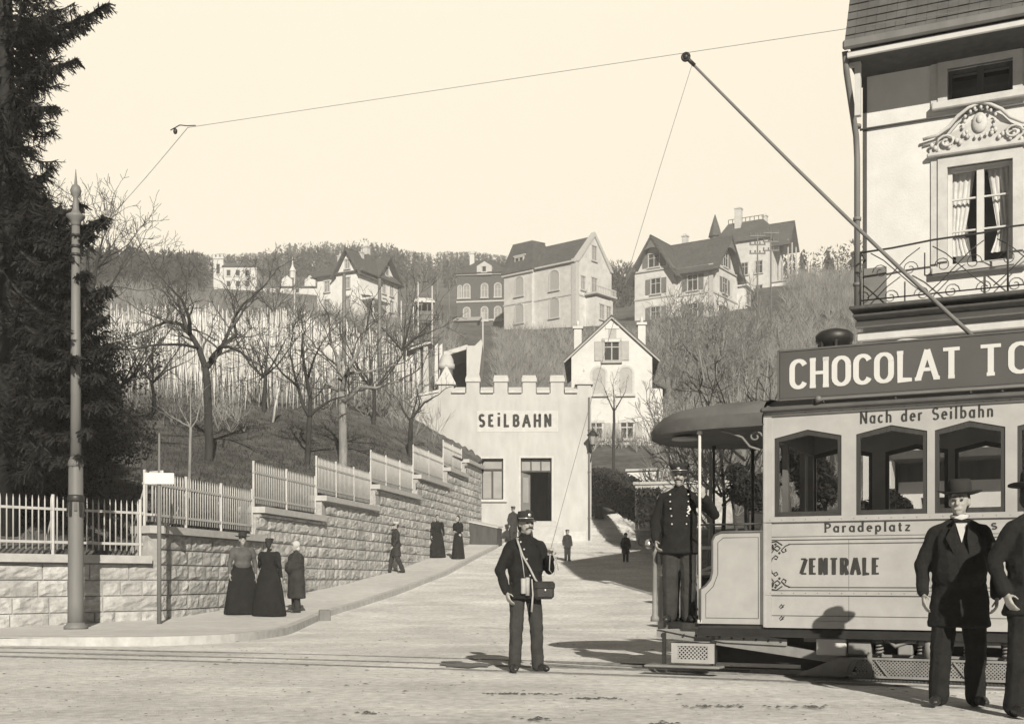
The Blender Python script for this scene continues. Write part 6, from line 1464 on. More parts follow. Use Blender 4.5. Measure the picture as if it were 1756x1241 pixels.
# dry plant on the wall
t = MB(); r2 = random.Random(31); wp, dd = wall_pt(sY(32.2)); o = outn(dd)
for k in range(420):
    s = wp+dd*r2.gauss(0,.5)+o*.08+Vector((0,0,1.15+r2.gauss(0,.28))); d = (rvec(r2)+o*.5+Vector((0,0,-.4))).normalized(); t.tube([s-wp, s-wp+d*r2.uniform(.1,.25)], .006, 3, cap=False)
t.build('wall_creeper', M['scrub'], loc=wp, label='dry creeper hanging on the stone wall right of the three women', category='creeper')

# far wood on the ridge, scrub on the slopes, dry grass
t = MB(); rf_ = random.Random(41)
def wood_tree(x, Y, h, con):
    b = Vector(((x-HX)*Y/FOC, Y, 0)); b.z = gz(b.x, Y)-.5
    if con:
        for i in range(46):
            s = rf_.random()**.7; r_ = h*.16*s+.2; a = rf_.random()*6.283; p = b+Vector((math.cos(a)*r_*rf_.uniform(.5,1), math.sin(a)*r_, h*(1-s*.95))); d = Vector((math.cos(a), math.sin(a), -.8+rf_.uniform(-.3,.3)))*h*.10; n = Vector((-math.sin(a), math.cos(a), 0))*h*.05
            t.face([p-n, p+d, p+n, p+Vector((0,0,h*.06))])
    else:
        for i in range(60):
            d = rvec(rf_); p = b+Vector((d.x*h*.27, d.y*h*.27, h*.62+d.z*h*.36)); e = (d+rvec(rf_)*.5).normalized()*h*.10; n = e.cross(rvec(rf_)).normalized()*h*.022
            t.face([p-n, p+e, p+n])
        t.tube([b, b+Vector((0,0,h*.7))], [h*.02,h*.01], 4, cap=False)
RID = [(100,462),(200,458),(300,452),(370,448),(430,432),(500,415),(560,416),(620,412),(660,414),(720,428),(760,432),(800,438),(860,450),(1040,480),(1100,478),(1480,470)]
for k in range(760):
    x = rf_.uniform(60, 870); Y = rf_.uniform(330, 560) if x > 330 else rf_.uniform(200, 520)
    top = pl(RID, x)+rf_.uniform(-3, 16)+max(0, (520-Y)*.05); b = P(x, top, Y); z = gz(b.x, Y); h = min(26, max(7, b.z-z)); wood_tree(x, Y, h, rf_.random() < .42)
for k in range(420):
    x = rf_.uniform(60, 345); Y = rf_.uniform(210, 340); wood_tree(x, Y, rf_.uniform(5, 9), rf_.random() < .3)
for k in range(150):
    x = rf_.choice((rf_.uniform(1040,1110), rf_.uniform(1340,1700))); Y = rf_.uniform(240, 420); wood_tree(x, Y, rf_.uniform(5, 9), rf_.random() < .3)
t.build('forest', M['forest'], kind='stuff', label='hazy wooded ridge along the skyline')
t = MB(); rs2 = random.Random(43)
def scrub(n, xr, yr, Yof, hr, ty):
    for k in range(n):
        x = rs2.uniform(*xr); y = rs2.uniform(*yr); Y = Yof(y)*rs2.uniform(.97,1.03); p = P(x, y, Y); p.z = gz(p.x, Y)-.05; h = rs2.uniform(*hr)
        for j in range(ty):
            d = (Vector((rs2.gauss(0,.45), rs2.gauss(0,.35), 1))).normalized(); q = p+d*h*rs2.uniform(.5,1); w_ = Y*.00018+.004
            m_ = lerp(p,q,.5)+rvec(rs2)*h*.06; t.tube([p, m_, q], [w_, w_*.8, w_*.4], 3, cap=False)
            e = m_+ (d+rvec(rs2)*.7).normalized()*h*.35; t.tube([m_, e], [w_*.7, w_*.3], 3, cap=False)
Yr = lambda y: pl([(545,176),(560,160),(610,138),(690,110),(762,86),(830,66),(900,46)], y)
scrub(1100, (1120,1480), (552,760), Yr, (1.6,4.2), 5)
scrub(1700, (850,1130), (572,700), lambda y: pl([(560,166),(610,120),(690,86),(745,70)], y), (.7,2.6), 6)
scrub(350, (1350,1480), (486,560), lambda y: pl([(480,225),(545,172)], y), (2.5,4.5), 5)
scrub(260, (1125,1480), (760,880), Yr, (.8,2.2), 5)
scrub(420, (420,760), (560,720), lambda y: pl([(540,180),(566,125),(600,90),(690,58),(770,47)], y), (.8,2.2), 5)
scrub(500, (170,560), (508,582), lambda y: pl([(505,190),(530,150),(556,118),(585,79)], y), (1.5,4.0), 5)
scrub(260, (560,780), (545,600), lambda y: pl([(540,180),(566,125),(603,86)], y), (1.5,3.5), 5)
scrub(260, (150,420), (640,720), lambda y: pl([(580,78),(700,45),(770,36)], y), (.6,1.6), 4)
t.build('undergrowth', M['scrub'], kind='stuff', label='bare brushwood covering the slopes')
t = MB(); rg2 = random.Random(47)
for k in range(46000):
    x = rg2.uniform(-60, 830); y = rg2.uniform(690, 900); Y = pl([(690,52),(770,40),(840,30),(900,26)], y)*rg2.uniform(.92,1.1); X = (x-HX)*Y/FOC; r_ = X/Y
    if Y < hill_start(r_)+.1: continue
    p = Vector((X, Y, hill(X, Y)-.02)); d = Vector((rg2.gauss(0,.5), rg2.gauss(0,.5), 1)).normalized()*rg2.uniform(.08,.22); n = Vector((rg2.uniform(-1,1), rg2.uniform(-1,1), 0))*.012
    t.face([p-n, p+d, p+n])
t.build('grass', M['sodshade'], kind='stuff', label='rough winter grass of the sloping garden')
# vineyard stakes
VG = 'vineyard stakes standing in rows on the left slope'
rv = random.Random(53); spots = []
for row in range(36):
    Y = 47+row*1.0
    x = 150
    while x < 720:
        X = (x-HX)*Y/FOC; z = gz(X, Y); ypx_ = HY-(z-CAMZ)*FOC/Y
        if 578 < ypx_ < 702 and rv.random() < (.93 if x < 600 else .55): spots.append((X+rv.gauss(0,.07), Y+rv.gauss(0,.1), z))
        x += FOC/Y*rv.uniform(.22,.42)
spots.sort(key=lambda s: s[1])
def stake(mb, o, r2): 
    h = r2.uniform(1.3,2.4); mb.tube([Vector(o)+Vector((0,0,-.1)), Vector(o)+Vector((r2.gauss(0,.05), r2.gauss(0,.05), h))], [.022,.018], 5)
vm = []
for k in range(5): mb = MB(); stake(mb, (0,0,0), rv); me = mb.mesh('vine_stake'); me.materials.append(M['stake']); vm.append(me)
for k, s in enumerate(spots[:290]):
    o = bpy.data.objects.new('vine_stake', vm[k % 5]); C.objects.link(o); o.location = s; o.rotation_euler = (rv.gauss(0,.03), rv.gauss(0,.05), rv.random()*6); o['label'] = 'thin weathered vine stake in the lower rows of the left vineyard'; o['category'] = 'stake'; o['group'] = VG
mb = MB()
for s in spots[290:]: stake(mb, s, rv)
mb.build('vineyard', M['stake'], kind='stuff', label='upper rows of pale vine stakes')
# specks on the street, dark patch, gravel heap
t = MB(); rd = random.Random(59)
for k in range(1500):
    Y = rd.uniform(8.6, 24); X = rd.uniform(-.46,.46)*Y
    if X < kx(max(20,Y))+.4 and Y > 15: continue
    s = rd.uniform(.003,.010)*(2.2 if rd.random() < .06 else 1); c = Vector((X, Y, street(Y)+.012))
    pts = [c+Vector((math.cos(a*1.05)*s*rd.uniform(1,2.6), math.sin(a*1.05)*s*rd.uniform(.6,1.2), 0)) for a in range(6)]
    top = c+Vector((0,0,s*.45)); n0 = len(t.v)
    for a in range(6): t.face([pts[a], pts[(a+1) % 6], top])
for (x, y, L) in ((880,1189,.55),(1020,1197,.35),(1230,1210,.4),(1375,1211,.3),(925,1232,.2),(630,1223,.15),(1130,1240,.2)):
    Y = 1.02*FOC/(y-HY); c = P(x, y, Y); c.z = .012
    for k in range(int(L*110)):
        q = c+Vector((rd.gauss(0,L*.35), rd.gauss(0,.05), 0)); s = rd.uniform(.005,.016); pts = [q+Vector((math.cos(a*1.05)*s*1.8, math.sin(a*1.05)*s, 0)) for a in range(6)]; top = q+Vector((0,0,s*.6))
        for a in range(6): t.face([pts[a], pts[(a+1) % 6], top])
t.build('street_debris', M['dirt'], kind='stuff', label='small dark specks of dirt strewn on the street')
t = MB(); c = P(800, 1139, 14.2); c.z = .011  # flat darker patch with a smaller round lobe, lying on the gravel
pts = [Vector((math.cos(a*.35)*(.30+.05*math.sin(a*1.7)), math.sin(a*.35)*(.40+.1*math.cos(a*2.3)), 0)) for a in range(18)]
t.face(pts); t.face([Vector((-.2+.14*math.cos(a*.6), .52+.16*math.sin(a*.6), .0006)) for a in range(10)]); t.build('dark_patch', M['darkgravel'], loc=c, kind='structure')
kb = P(551, 1064, 26.6); o = thing('kerb_block', 'squat dark stone block at the kerb corner beside the women', 'stone', (-4.12, 26.3, street(26.3)), R(10))
t = MB(); t.rbox(-.13,.13,-.13,.13,-.05,.24,.02); t.build('block', M['shutter'], o)
# ---------------------------------------------------------------- people
_wr = bpy.data.textures.new('cloth_folds', 'CLOUDS'); _wr.noise_scale = .12; _wr.noise_depth = 2
def skinned(mb, name, mat_, parent, voxel, smooth_=3, wrinkle=0.0):
    """fuses the overlapping closed forms of mb into one continuous smooth surface"""
    tmp = bpy.data.objects.new('tmp', mb.mesh('tmp')); C.objects.link(tmp)
    r_ = tmp.modifiers.new('r','REMESH'); r_.mode = 'VOXEL'; r_.voxel_size = voxel; r_.use_smooth_shade = True
    if smooth_: s = tmp.modifiers.new('s','SMOOTH'); s.iterations = smooth_; s.factor = .5
    if wrinkle: d = tmp.modifiers.new('d','DISPLACE'); d.texture = _wr; d.strength = wrinkle; d.mid_level = .5; d.texture_coords = 'LOCAL'
    dg = bpy.context.evaluated_depsgraph_get(); me = bpy.data.meshes.new_from_object(tmp.evaluated_get(dg))
    old = tmp.data; bpy.data.objects.remove(tmp); bpy.data.meshes.remove(old)
    me.name = name; me.materials.clear(); me.materials.append(mat_)
    me.polygons.foreach_set('use_smooth', [True]*len(me.polygons))
    o = bpy.data.objects.new(name, me); C.objects.link(o); o.parent = parent; return o
def V3(*a): return Vector(a)
def hand(mb, wr, d, pn, curl, th_side, fr):
    """palm at the wrist wr pointing along d, palm facing pn; four fingers and a thumb"""
    d = Vector(d).normalized(); pn = Vector(pn); pn = (pn-d*pn.dot(d)).normalized(); wv = d.cross(pn)*th_side
    for k in (-.022, 0, .022): mb.cap(wr+wv*k*.7, wr+d*.078+wv*k, .017, .015, 7)
    for k, L in ((-.030,.026),(-.010,.031),(.010,.033),(.030,.029)):
        a = wr+d*.080+wv*k; dd = d; p = a
        for sgm in range(3):
            ang = curl*(.55+.5*sgm); dd = (d*math.cos(ang)+pn*math.sin(ang)).normalized(); q = p+dd*L*(1.05-.17*sgm); mb.cap(p, q, fr*(1-.08*sgm), fr*(.92-.08*sgm), 6); p = q
    a = wr+d*.022+wv*.028; b = a+(d*.45+wv*.6+pn*.35).normalized()*.04; mb.cap(a, b, fr*1.25, fr*1.1, 6); mb.cap(b, b+(d*.8+pn*.5+wv*.1).normalized()*.032, fr*1.1, fr*.9, 6)
def person(label, loc, yaw, H=1.72, voxel=.02, arms=None, stance=.10, coat=None, dress=None, hat=None, girth=1.0, head_yaw=0, trousers='cloth2', hairm='hair', moustache=False, group=None, feet=((0,0),(0,0)), child=False, sit=False, collar=False, legw=1.0, buttons=None, coat_len=.62, coatm='cloth', bun=False):
    s = H/1.75; T_ = thing('person', label, 'person', loc, yaw, group); T_.scale = (s,s,s); vx = voxel/s
    fr = max(.0088, vx*.62); hr = 1.25 if child else 1.0
    arms = arms or {}
    B_ = MB(); hipx = .085*girth**.5
    lf = {}
    for k, sg in (('l',-1),('r',1)):
        fx, fy = feet[0 if sg < 0 else 1]
        hip = V3(sg*hipx, .01, .92); an = V3(sg*stance+fx, fy, .085); kn = lerp(hip, an, .52)+V3(sg*.005, -.025+(.0 if fy <= 0 else -.05), 0)
        B_.cap(hip, kn, .085*girth**.6, .056); B_.cap(kn, lerp(kn,an,.35), .056, .054); B_.cap(lerp(kn,an,.3), an, .055, .038)
        toe = an+V3(sg*.045, -.15, -.05); B_.cap(an+V3(0,.03,-.035), toe, .04, .032); lf[k] = (hip, kn, an, toe)
    B_.cap(V3(-.07,0,.95), V3(.07,0,.95), .105*(girth if not dress else 1), .105*(girth if not dress else 1)); B_.cap(V3(0,.0,.96), V3(0,-.01*girth,1.14), (.098 if dress else .108)*(girth if coat else 1), (.088 if dress else .105)*(girth if coat else 1))
    if girth > 1.1 and coat: B_.ell((0,-.05,1.10), .17*girth, .155*girth, .2, 12, 9)
    B_.ell((0,-.005,1.27), .145*girth**.7, .10*girth**.7, .2, 12, 9); B_.cap(V3(-.14,0,1.392), V3(.14,0,1.392), .050, .050); B_.cap(V3(-.13,0,1.395), V3(0,.01,1.46), .045, .05); B_.cap(V3(.13,0,1.395), V3(0,.01,1.46), .045, .05)
    B_.cap(V3(0,.01,1.42), V3(0,-.005,1.56), .056, .05)
    # head: skull, face, jaw, nose, ears, brow
    hc = V3(0,-.012,1.635); Rh = Matrix.Rotation(head_yaw, 3, 'Z')
    def hp_(x, y, z): return hc+Rh @ V3(x*hr, y*hr, z*hr)
    B_.ell(hp_(0,.015,.025), .074*hr, .092*hr, .092*hr, 14, 10); B_.ell(hp_(0,-.02,-.03), .06*hr, .07*hr, .082*hr, 12, 9); B_.cap(hp_(0,-.05,-.095), hp_(0,-.06,-.085), .03*hr, .03*hr)
    B_.cap(hp_(0,-.085,.012), hp_(0,-.105,-.022), .012*hr, .016*hr, 7); B_.cap(hp_(-.035,-.082,.028), hp_(.035,-.082,.028), .014*hr, .014*hr, 7); B_.cap(hp_(-.02,-.088,-.062), hp_(.02,-.088,-.062), .011*hr, .011*hr, 7)
    for sg in (-1,1): B_.ell(hp_(sg*.074,.01,-.005), .012*hr, .022*hr, .034*hr, 7, 6); B_.ell(hp_(sg*.035,-.066,-.02), .02*hr, .02*hr, .02*hr, 7, 6)
    A = {}
    for k, sg in (('l',-1),('r',1)):
        sh = V3(sg*.172*girth**.35, .005, 1.385); spec = arms.get(k, {})
        el = V3(*spec.get('el', (sg*.245*girth**.4, .03, 1.13))); wr = V3(*spec.get('wr', (sg*.25*girth**.4, -.04, .885)))
        B_.cap(sh, el, .052, .042); B_.cap(el, wr, .041, .027); d = (wr-el).normalized() if 'd' not in spec else Vector(spec['d'])
        hand(B_, wr, d, spec.get('pn', (-sg, .2, 0)), spec.get('curl', .45), spec.get('ts', -sg if False else 1), fr); A[k] = (sh, el, wr)
    skinned(B_, 'body', M['skin'], T_, vx, 2)
    # eyes
    e = MB()
    for sg in (-1,1): e.ell(hp_(sg*.031,-.086,.008), .0125*hr, .007*hr, .0075*hr, 8, 6); e.cap(hp_(sg*.018,-.096,.034), hp_(sg*.05,-.086,.032), .0055, .004, 5)
    e.build('eyes', M['hair'], T_)
    if moustache:
        e = MB(); e.cap(hp_(0,-.104,-.044), hp_(-.045,-.088,-.058), .0115, .006, 7); e.cap(hp_(0,-.104,-.044), hp_(.045,-.088,-.058), .0115, .006, 7); e.build('moustache', M[hairm], T_)
    h_ = MB(); h_.ell(hp_(0,.028,.03), .081*hr, .092*hr, .092*hr, 14, 10); h_.ell(hp_(0,.06,-.03), .066*hr, .05*hr, .07*hr, 10, 8)
    if bun: h_.ell(hp_(0,.06,.11), .045, .045, .04, 10, 7); h_.ell(hp_(0,.0,.085), .06, .06, .04, 10, 7)
    skinned(h_, 'hair', M[hairm], T_, max(vx, .009), 1)
    # clothes
    if coat:
        c = MB(); g_ = girth
        c.ell((0,-.005,1.27), .178*g_**.7, .135*g_**.75, .215, 14, 10); c.cap(V3(-.13*girth**.35,0.005,1.392), V3(.13*girth**.35,0.005,1.392), .074, .074); c.cap(V3(-.16*girth**.35,.005,1.385), V3(-.04,.01,1.455), .06, .06); c.cap(V3(.16*girth**.35,.005,1.385), V3(.04,.01,1.455), .06, .06); c.cap(V3(0,.01,1.42), V3(0,.0,1.495), .075, .066)
        c.cap(V3(-.06,-.005,1.12), V3(.06,-.005,1.12), .140*g_, .140*g_); c.cap(V3(-.05,-.005,1.0), V3(-.05,-.005,1.3), .140*g_, .135*g_); c.cap(V3(.05,-.005,1.0), V3(.05,-.005,1.3), .140*g_, .135*g_)
        if g_ > 1.1: c.ell((0,-.06,1.10), .185*g_, .165*g_, .215, 12, 9)
        q = g_**.75; zl = coat_len; gb = max(0, g_-1)*.25
        R_ = [(1.36,.175,.115,0),(1.25,.180,.130,-.005),(1.12,.165,.128,-.005-gb*.25),(1.02,.170,.135,-.005-gb*.25),(.92,.192,.150,0),(zl+.45*(.92-zl),.208,.160,.005),(zl+.02,.222,.170,.01),(zl,.215,.163,.01)]
        c.stack([(0, cy0, rx*q, ry*q+(gb*.35 if .95 < z < 1.2 else 0), z) for z, rx, ry, cy0 in R_][::-1])
        for k in ('l','r'):
            sh, el, wr = A[k]; c.cap(sh+V3(0,0,-.002), el, .070, .058); c.cap(el, lerp(el,wr,.93), .060, .050)
        skinned(c, 'coat', M[coatm], T_, max(vx*1.2, .011), 2, .026)
    if dress:
        gq = girth**.75
        c = MB(); c.stack([(0,0,.12*gq,.11*gq,1.05),(0,0,.125*gq,.115*gq,1.12),(0,-.012,.155*gq,.135*gq,1.22),(0,-.015,.17*gq,.142*gq,1.31),(0,-.005,.165*gq,.11*gq,1.40),(0,0,.10*gq,.075*gq,1.46)]); c.cap(V3(-.15,0,1.41), V3(.15,0,1.41), .062, .062); c.cap(V3(0,.01,1.42), V3(0,.0,1.52), .062, .056); c.cap(V3(-.03,0,1.10), V3(.03,0,1.10), .118*girth, .118*girth); c.cap(V3(0,0,1.10), V3(0,0,1.25), .125*girth, .13*girth)
        for k in ('l','r'):
            sh, el, wr = A[k]; c.cap(sh+V3(0,0,.01), lerp(sh,el,.35), .085, .085); c.cap(sh, el, .068, .055); c.cap(el, lerp(el,wr,.95), .053, .036)
        skinned(c, 'bodice', M[dress[0]], T_, max(vx*1.2, .012), 3, .012)
        c = MB(); prof = [(.135,1.13),(.165,1.02),(.205,.85),(.235,.6),(.265,.3),(.295,.04),(.285,.012),(.24,.012)]; n = 30; vs = []
        for i, (r_, z) in enumerate(prof):
            for j in range(n):
                a = 2*math.pi*j/n; w_ = 1+(.055*math.sin(a*7+1.3*math.sin(a*2)))*min(1, (1.13-z)*1.4); vs.append((r_*w_*math.cos(a)*girth, r_*w_*math.sin(a)*.92+.02, z))
        c.raw(vs, [(i*n+j, i*n+(j+1) % n, (i+1)*n+(j+1) % n, (i+1)*n+j)[::-1] for i in range(len(prof)-1) for j in range(n)], True); c.build('skirt', M[dress[1]], T_)
        if len(dress) > 2:
            c = MB(); vs = [(math.sin(a)*r_*girth, -abs(math.cos(a))*r_*.92-.01+.02, z) for r_, z in ((.122,1.12),(.16,1.0),(.21,.85),(.255,.6),(.29,.34)) for a in [R(-65+130*i/10) for i in range(11)]]
            c.raw(vs, [(i*11+j,i*11+j+1,(i+1)*11+j+1,(i+1)*11+j) for i in range(4) for j in range(10)], True); c.build('apron', M[dress[2]], T_)
    if not dress:
        c = MB(); c.cap(V3(-.06,0,.98), V3(.06,0,.98), .125*girth**.9, .125*girth**.9)
        for k in ('l','r'):
            hip, kn, an, toe = lf[k]; c.cap(hip+V3(0,0,.02), kn, .112*girth**.6*legw, .088*legw); c.cap(kn, an+V3(0,.005,-.02), .088*legw, .080*legw)
        skinned(c, 'trousers', M[trousers], T_, max(vx*1.2, .011), 2, .026)
    for k in ('l','r'):
        hip, kn, an, toe = lf[k]; c = MB(); c.cap(an+V3(0,.045,-.045), toe+V3(0,0,.004), .046, .040, 9); c.cap(an+V3(0,.01,.02), an+V3(0,0,-.03), .05, .05, 9); c.ell(toe+V3(0,-.015,-.004), .044,.055,.034, 9, 6)
        skinned(c, 'shoe', M['leather'], T_, max(vx*1.2, .010), 2)
    if collar:
        c = MB(); c.tube([hc+V3(.058*math.cos(a*math.pi/8), .01+.058*math.sin(a*math.pi/8), -.118-.02*math.sin(a*math.pi/8+math.pi)*0) for a in range(17)], .016, 7)
        c.face([V3(-.055,-.135,1.50),V3(.0,-.160,1.30),V3(.055,-.135,1.50),V3(0,-.11,1.53)]); c.build('shirt_collar', M['clothpale'], T_)
        c = MB(); c.cap(V3(-.005,-.155,1.475), V3(-.05,-.145,1.48), .010, .018, 7); c.cap(V3(.005,-.155,1.475), V3(.05,-.145,1.48), .010, .018, 7); c.build('bow_tie', M['cloth'], T_)
    if hat:
        c = MB(); k_, m__ = hat; cc = hp_(0,.015,.0)
        if k_ == 'brim':
            c.lathe([(.088,.062),(.090,.075),(.092,.11),(.088,.16),(.078,.185),(.05,.172),(.01,.168)], cc, 18); n = 24; vs = []
            for r_, dz in ((.085,.062),(.115,.058),(.168,.066),(.168,.073),(.115,.068),(.088,.074)):
                for j in range(n): a = 2*math.pi*j/n; vs.append(cc+Rh @ V3(r_*math.cos(a)*1.02, r_*math.sin(a)*1.08, dz+.022*abs(math.cos(a))**2*(r_-.085)/.083))
            c.raw(vs, [(i*n+j, i*n+(j+1) % n, (i+1)*n+(j+1) % n, (i+1)*n+j) for i in range(5) for j in range(n)], True)
        elif k_ == 'kepi':
            n = 20; vs = []
            for r_, dz, dy in ((.088,.048,0),(.091,.06,0),(.089,.09,-.004),(.084,.130,-.010),(.081,.140,-.012),(.05,.144,-.012),(.004,.145,-.012)):
                for j in range(n): a = 2*math.pi*j/n; vs.append(cc+Rh @ V3(r_*math.cos(a), r_*math.sin(a)*1.08+dy, dz))
            c.raw(vs, [(i*n+j, i*n+(j+1) % n, (i+1)*n+(j+1) % n, (i+1)*n+j) for i in range(6) for j in range(n)], True)
        elif k_ == 'cap':
            n = 20; vs = []
            for r_, dz in ((.087,.045),(.090,.075),(.112,.105),(.114,.12),(.09,.135),(.004,.140)):
                for j in range(n): a = 2*math.pi*j/n; vs.append(cc+Rh @ V3(r_*math.cos(a), r_*math.sin(a)*1.06, dz))
            c.raw(vs, [(i*n+j, i*n+(j+1) % n, (i+1)*n+(j+1) % n, (i+1)*n+j) for i in range(5) for j in range(n)], True)
        elif k_ == 'scarf':
            c.ell(hp_(0,.012,.03), .092*hr, .105*hr, .10*hr, 14, 10); c.ell(hp_(0,.05,-.06), .075*hr, .06*hr, .08*hr, 10, 8)
        elif k_ == 'bonnet':
            c.ell(hp_(0,.03,.06), .09, .095, .07, 12, 8)
            for j in range(5): c.ell(hp_(.07*math.cos(j*1.3),.02+.07*math.sin(j*1.3),.11), .035, .035, .035, 7, 5)
        c.build({'brim':'hat','kepi':'peaked_cap','cap':'peaked_cap','scarf':'headscarf','bonnet':'bonnet'}[k_], M[m__], T_)
        if k_ in ('kepi','cap'):
            c = MB(); vs = []; n = 12
            for r_, dz in ((.086,.052),(.125,.036),(.150,.018)):
                for j in range(n+1): a = R(200+140*j/n); vs.append(cc+Rh @ V3(.086*math.cos(a)+(r_-.086)*math.cos(a)*.55, .092*math.sin(a)+(r_-.086)*math.sin(a), dz))
            c.raw(vs, [(i*(n+1)+j, i*(n+1)+j+1, (i+1)*(n+1)+j+1, (i+1)*(n+1)+j) for i in range(2) for j in range(n)], True); c.build('cap_peak', M['leather'], T_)
            c = MB(); c.ell(cc+Rh @ V3(0,-.098,.095 if k_ == 'kepi' else .085), .02,.008,.02, 10, 6); c.build('cap_badge', M['brass'], T_)
            c = MB(); c.tube([cc+Rh @ V3(.092*math.cos(R(190+16*j)), .098*math.sin(R(190+16*j)), .06) for j in range(11)], .005, 5); c.build('cap_braid', M['brass'], T_)
    if buttons:
        bm = MB(); bm.ell((0,0,0), .011,.008,.011, 8, 6); me = bm.mesh('button'); me.materials.append(M['brass'])
        for (x, y, z) in buttons: o = bpy.data.objects.new('button', me); C.objects.link(o); o.parent = T_; o.location = (x,y,z)
    return T_, A, hp_

# the tram conductor in the road
cl = V3(P(901,1150,13.25).x, 13.25, .012)
CP, cA, chp = person('person in dark uniform and tall peaked cap in the road, holding the trolley rope', cl, R(16), 1.74, .0075,
   arms={'l': dict(el=(-.285,.04,1.12), wr=(-.235,-.06,.87), pn=(1,.1,0), curl=.6), 'r': dict(el=(.27,-.03,1.13), wr=(.20,-.27,1.27), d=(.0,-.35,.9), pn=(-.3,-.9,-.2), curl=1.45)},
   stance=.115, legw=.88, coat='uniform', hat=('kepi','felt'), head_yaw=R(14), moustache=True, feet=((-.01,0),(.03,0)), coat_len=.80, trousers='cloth3', coatm='cloth',
   buttons=[(-.095,-.135,1.43),(-.06,-.150,1.35),(-.03,-.155,1.24),(.01,-.145,1.06),(.17,-.12,1.06)])
t = MB(); t.tube([(-.12,-.07,1.47),(-.12,-.125,1.42),(-.08,-.158,1.28),(.0,-.168,1.14),(.06,-.17,1.02),(.12,-.165,.95)], .013, 6); t.tube([(-.12,-.07,1.47),(-.05,.06,1.47),(.08,.135,1.3),(.2,.1,1.05),(.2,-.06,.97)], .012, 6); bgs = t.build('strap', M['strap'])
bag = thing('conductor_bag', 'dark leather money bag hanging on a pale strap across the conductor', 'bag', CP.location, CP.rotation_euler.z); bag.scale = CP.scale; bgs.parent = bag
t = MB(); t.rbox(.04,.27,-.235,-.135,.80,.99,.03); t.build('pouch', M['leather'], bag); t = MB(); t.rbox(.035,.275,-.245,-.13,.90,.998,.025); t.build('flap', M['cloth2'], bag)
t = MB(); t.ell((.155,-.248,.90), .014,.008,.014, 8, 6); t.build('clasp', M['brass'], bag)
pn_ = thing('ticket_punch', 'pale cylinder ticket case with a hanging strap on the belt of the conductor', 'ticket case', CP.location, CP.rotation_euler.z); pn_.scale = CP.scale
t = MB(); t.lathe([(.028,.86),(.03,.87),(.03,1.02),(.024,1.03)], (-.075,-.175,0), 12); t.lathe([(.024,.84),(.024,1.04)], (-.03,-.18,0), 12); t.build('case', M['strap'], pn_)
t = MB(); t.tube([(-.06,-.165,1.04),(-.08,-.165,1.2),(-.11,-.14,1.36)], .006, 5); t.tube([(.02,-.18,1.02),(.03,-.185,.85),(.02,-.17,.66)], [.008,.010,.014], 6); t.build('hanging_strap', M['strap'], pn_)
t = MB(); t.tube([(.21,-.31,1.33),(.25,-.33,1.2),(.23,-.32,1.06),(.18,-.31,1.12),(.19,-.31,1.3),(.26,-.30,1.26),(.28,-.32,1.12)], .006, 5)
rl = t.build('rope_coil', M['strap'], loc=CP.location, rz=CP.rotation_euler.z, label='loose loop of pale rope dangling from the raised hand of the conductor', category='rope'); rl.scale = CP.scale

# gentlemen at the right
g1 = V3(P(1645,1212,9.75).x, 9.75, .012)
G1, gA, ghp = person('stout person in black suit, white collar and broad brimmed hat before the tram', g1, R(-14), 1.76, .0075,
   arms={'l': dict(el=(-.285,.05,1.13), wr=(-.28,-.06,.885), pn=(1,.1,0), curl=.5), 'r': dict(el=(.30,.08,1.12), wr=(.285,.0,.87), pn=(-1,.1,0), curl=.7)},
   stance=.115, coat='suit', hat=('brim','felt'), head_yaw=R(-16), collar=True, girth=1.17, coat_len=.62, trousers='cloth', feet=((-.05,-.06),(.01,.02)))
t = MB()
for sg in (-1,1): t.slab([V3(sg*.05,-.178,1.47), V3(sg*.12,-.165,1.34), V3(sg*.05,-.215,1.18), V3(sg*.035,-.195,1.34)][::sg], .006)
t.build('lapels', M['cloth'], G1)
t = MB(); t.lathe([(.038,0),(.04,.02)], (0,0,0), 12); cu = t.build('cuff', M['clothpale'], G1); cu.location = (-.287,-.035,.905)
g2 = V3(P(1768,1240,9.05).x, 9.0, .012)
G2, _, _ = person('person in black suit and hat cut off by the right edge, one arm hanging', g2, R(12), 1.76, .0085,
   arms={'l': dict(el=(-.285,.08,1.13), wr=(-.25,-.02,.90), pn=(1,.1,0), curl=.6), 'r': dict()}, stance=.12, coat='suit', hat=('brim','felt'), head_yaw=R(20), collar=True, girth=1.08, coat_len=.74, trousers='cloth', feet=((-.04,0),(.02,0)))

# driver on the platform
dl_ = TO+UD*(-1.02)+VD*.30; dl_.z = .562
lw = Matrix.Rotation(-R(-8), 3, 'Z')
D1, dA, _ = person('tram driver in long double breasted uniform coat gripping the pale pole on the platform', dl_, R(-8), 1.70, .0075,
   arms={'l': dict(el=(-.27,.03,1.12), wr=(-.255,-.10,.90), pn=(1,0,0), curl=.9), 'r': dict(el=(.39,-.10,1.20), wr=(.27,-.32,1.37), d=(-.25,-.35,.75), pn=(-.5,.6,0), curl=1.2)},
   stance=.10, coat='coat', hat=('cap','felt'), moustache=True, head_yaw=R(-6), coat_len=.76, girth=1.08, trousers='cloth3',
   buttons=[(sg*x_,y_,z_) for sg in (-1,1) for x_,y_,z_ in ((.10,-.14,1.42),(.10,-.155,1.34),(.095,-.157,1.26),(.085,-.155,1.18),(.08,-.155,1.09))])
t = MB(); t.tube([(.10,-.165,1.29),(.12,-.168,1.25),(.09,-.168,1.22),(.11,-.168,1.20)], .012, 6); t.build('whistle_chain', M['sign_white'], D1)

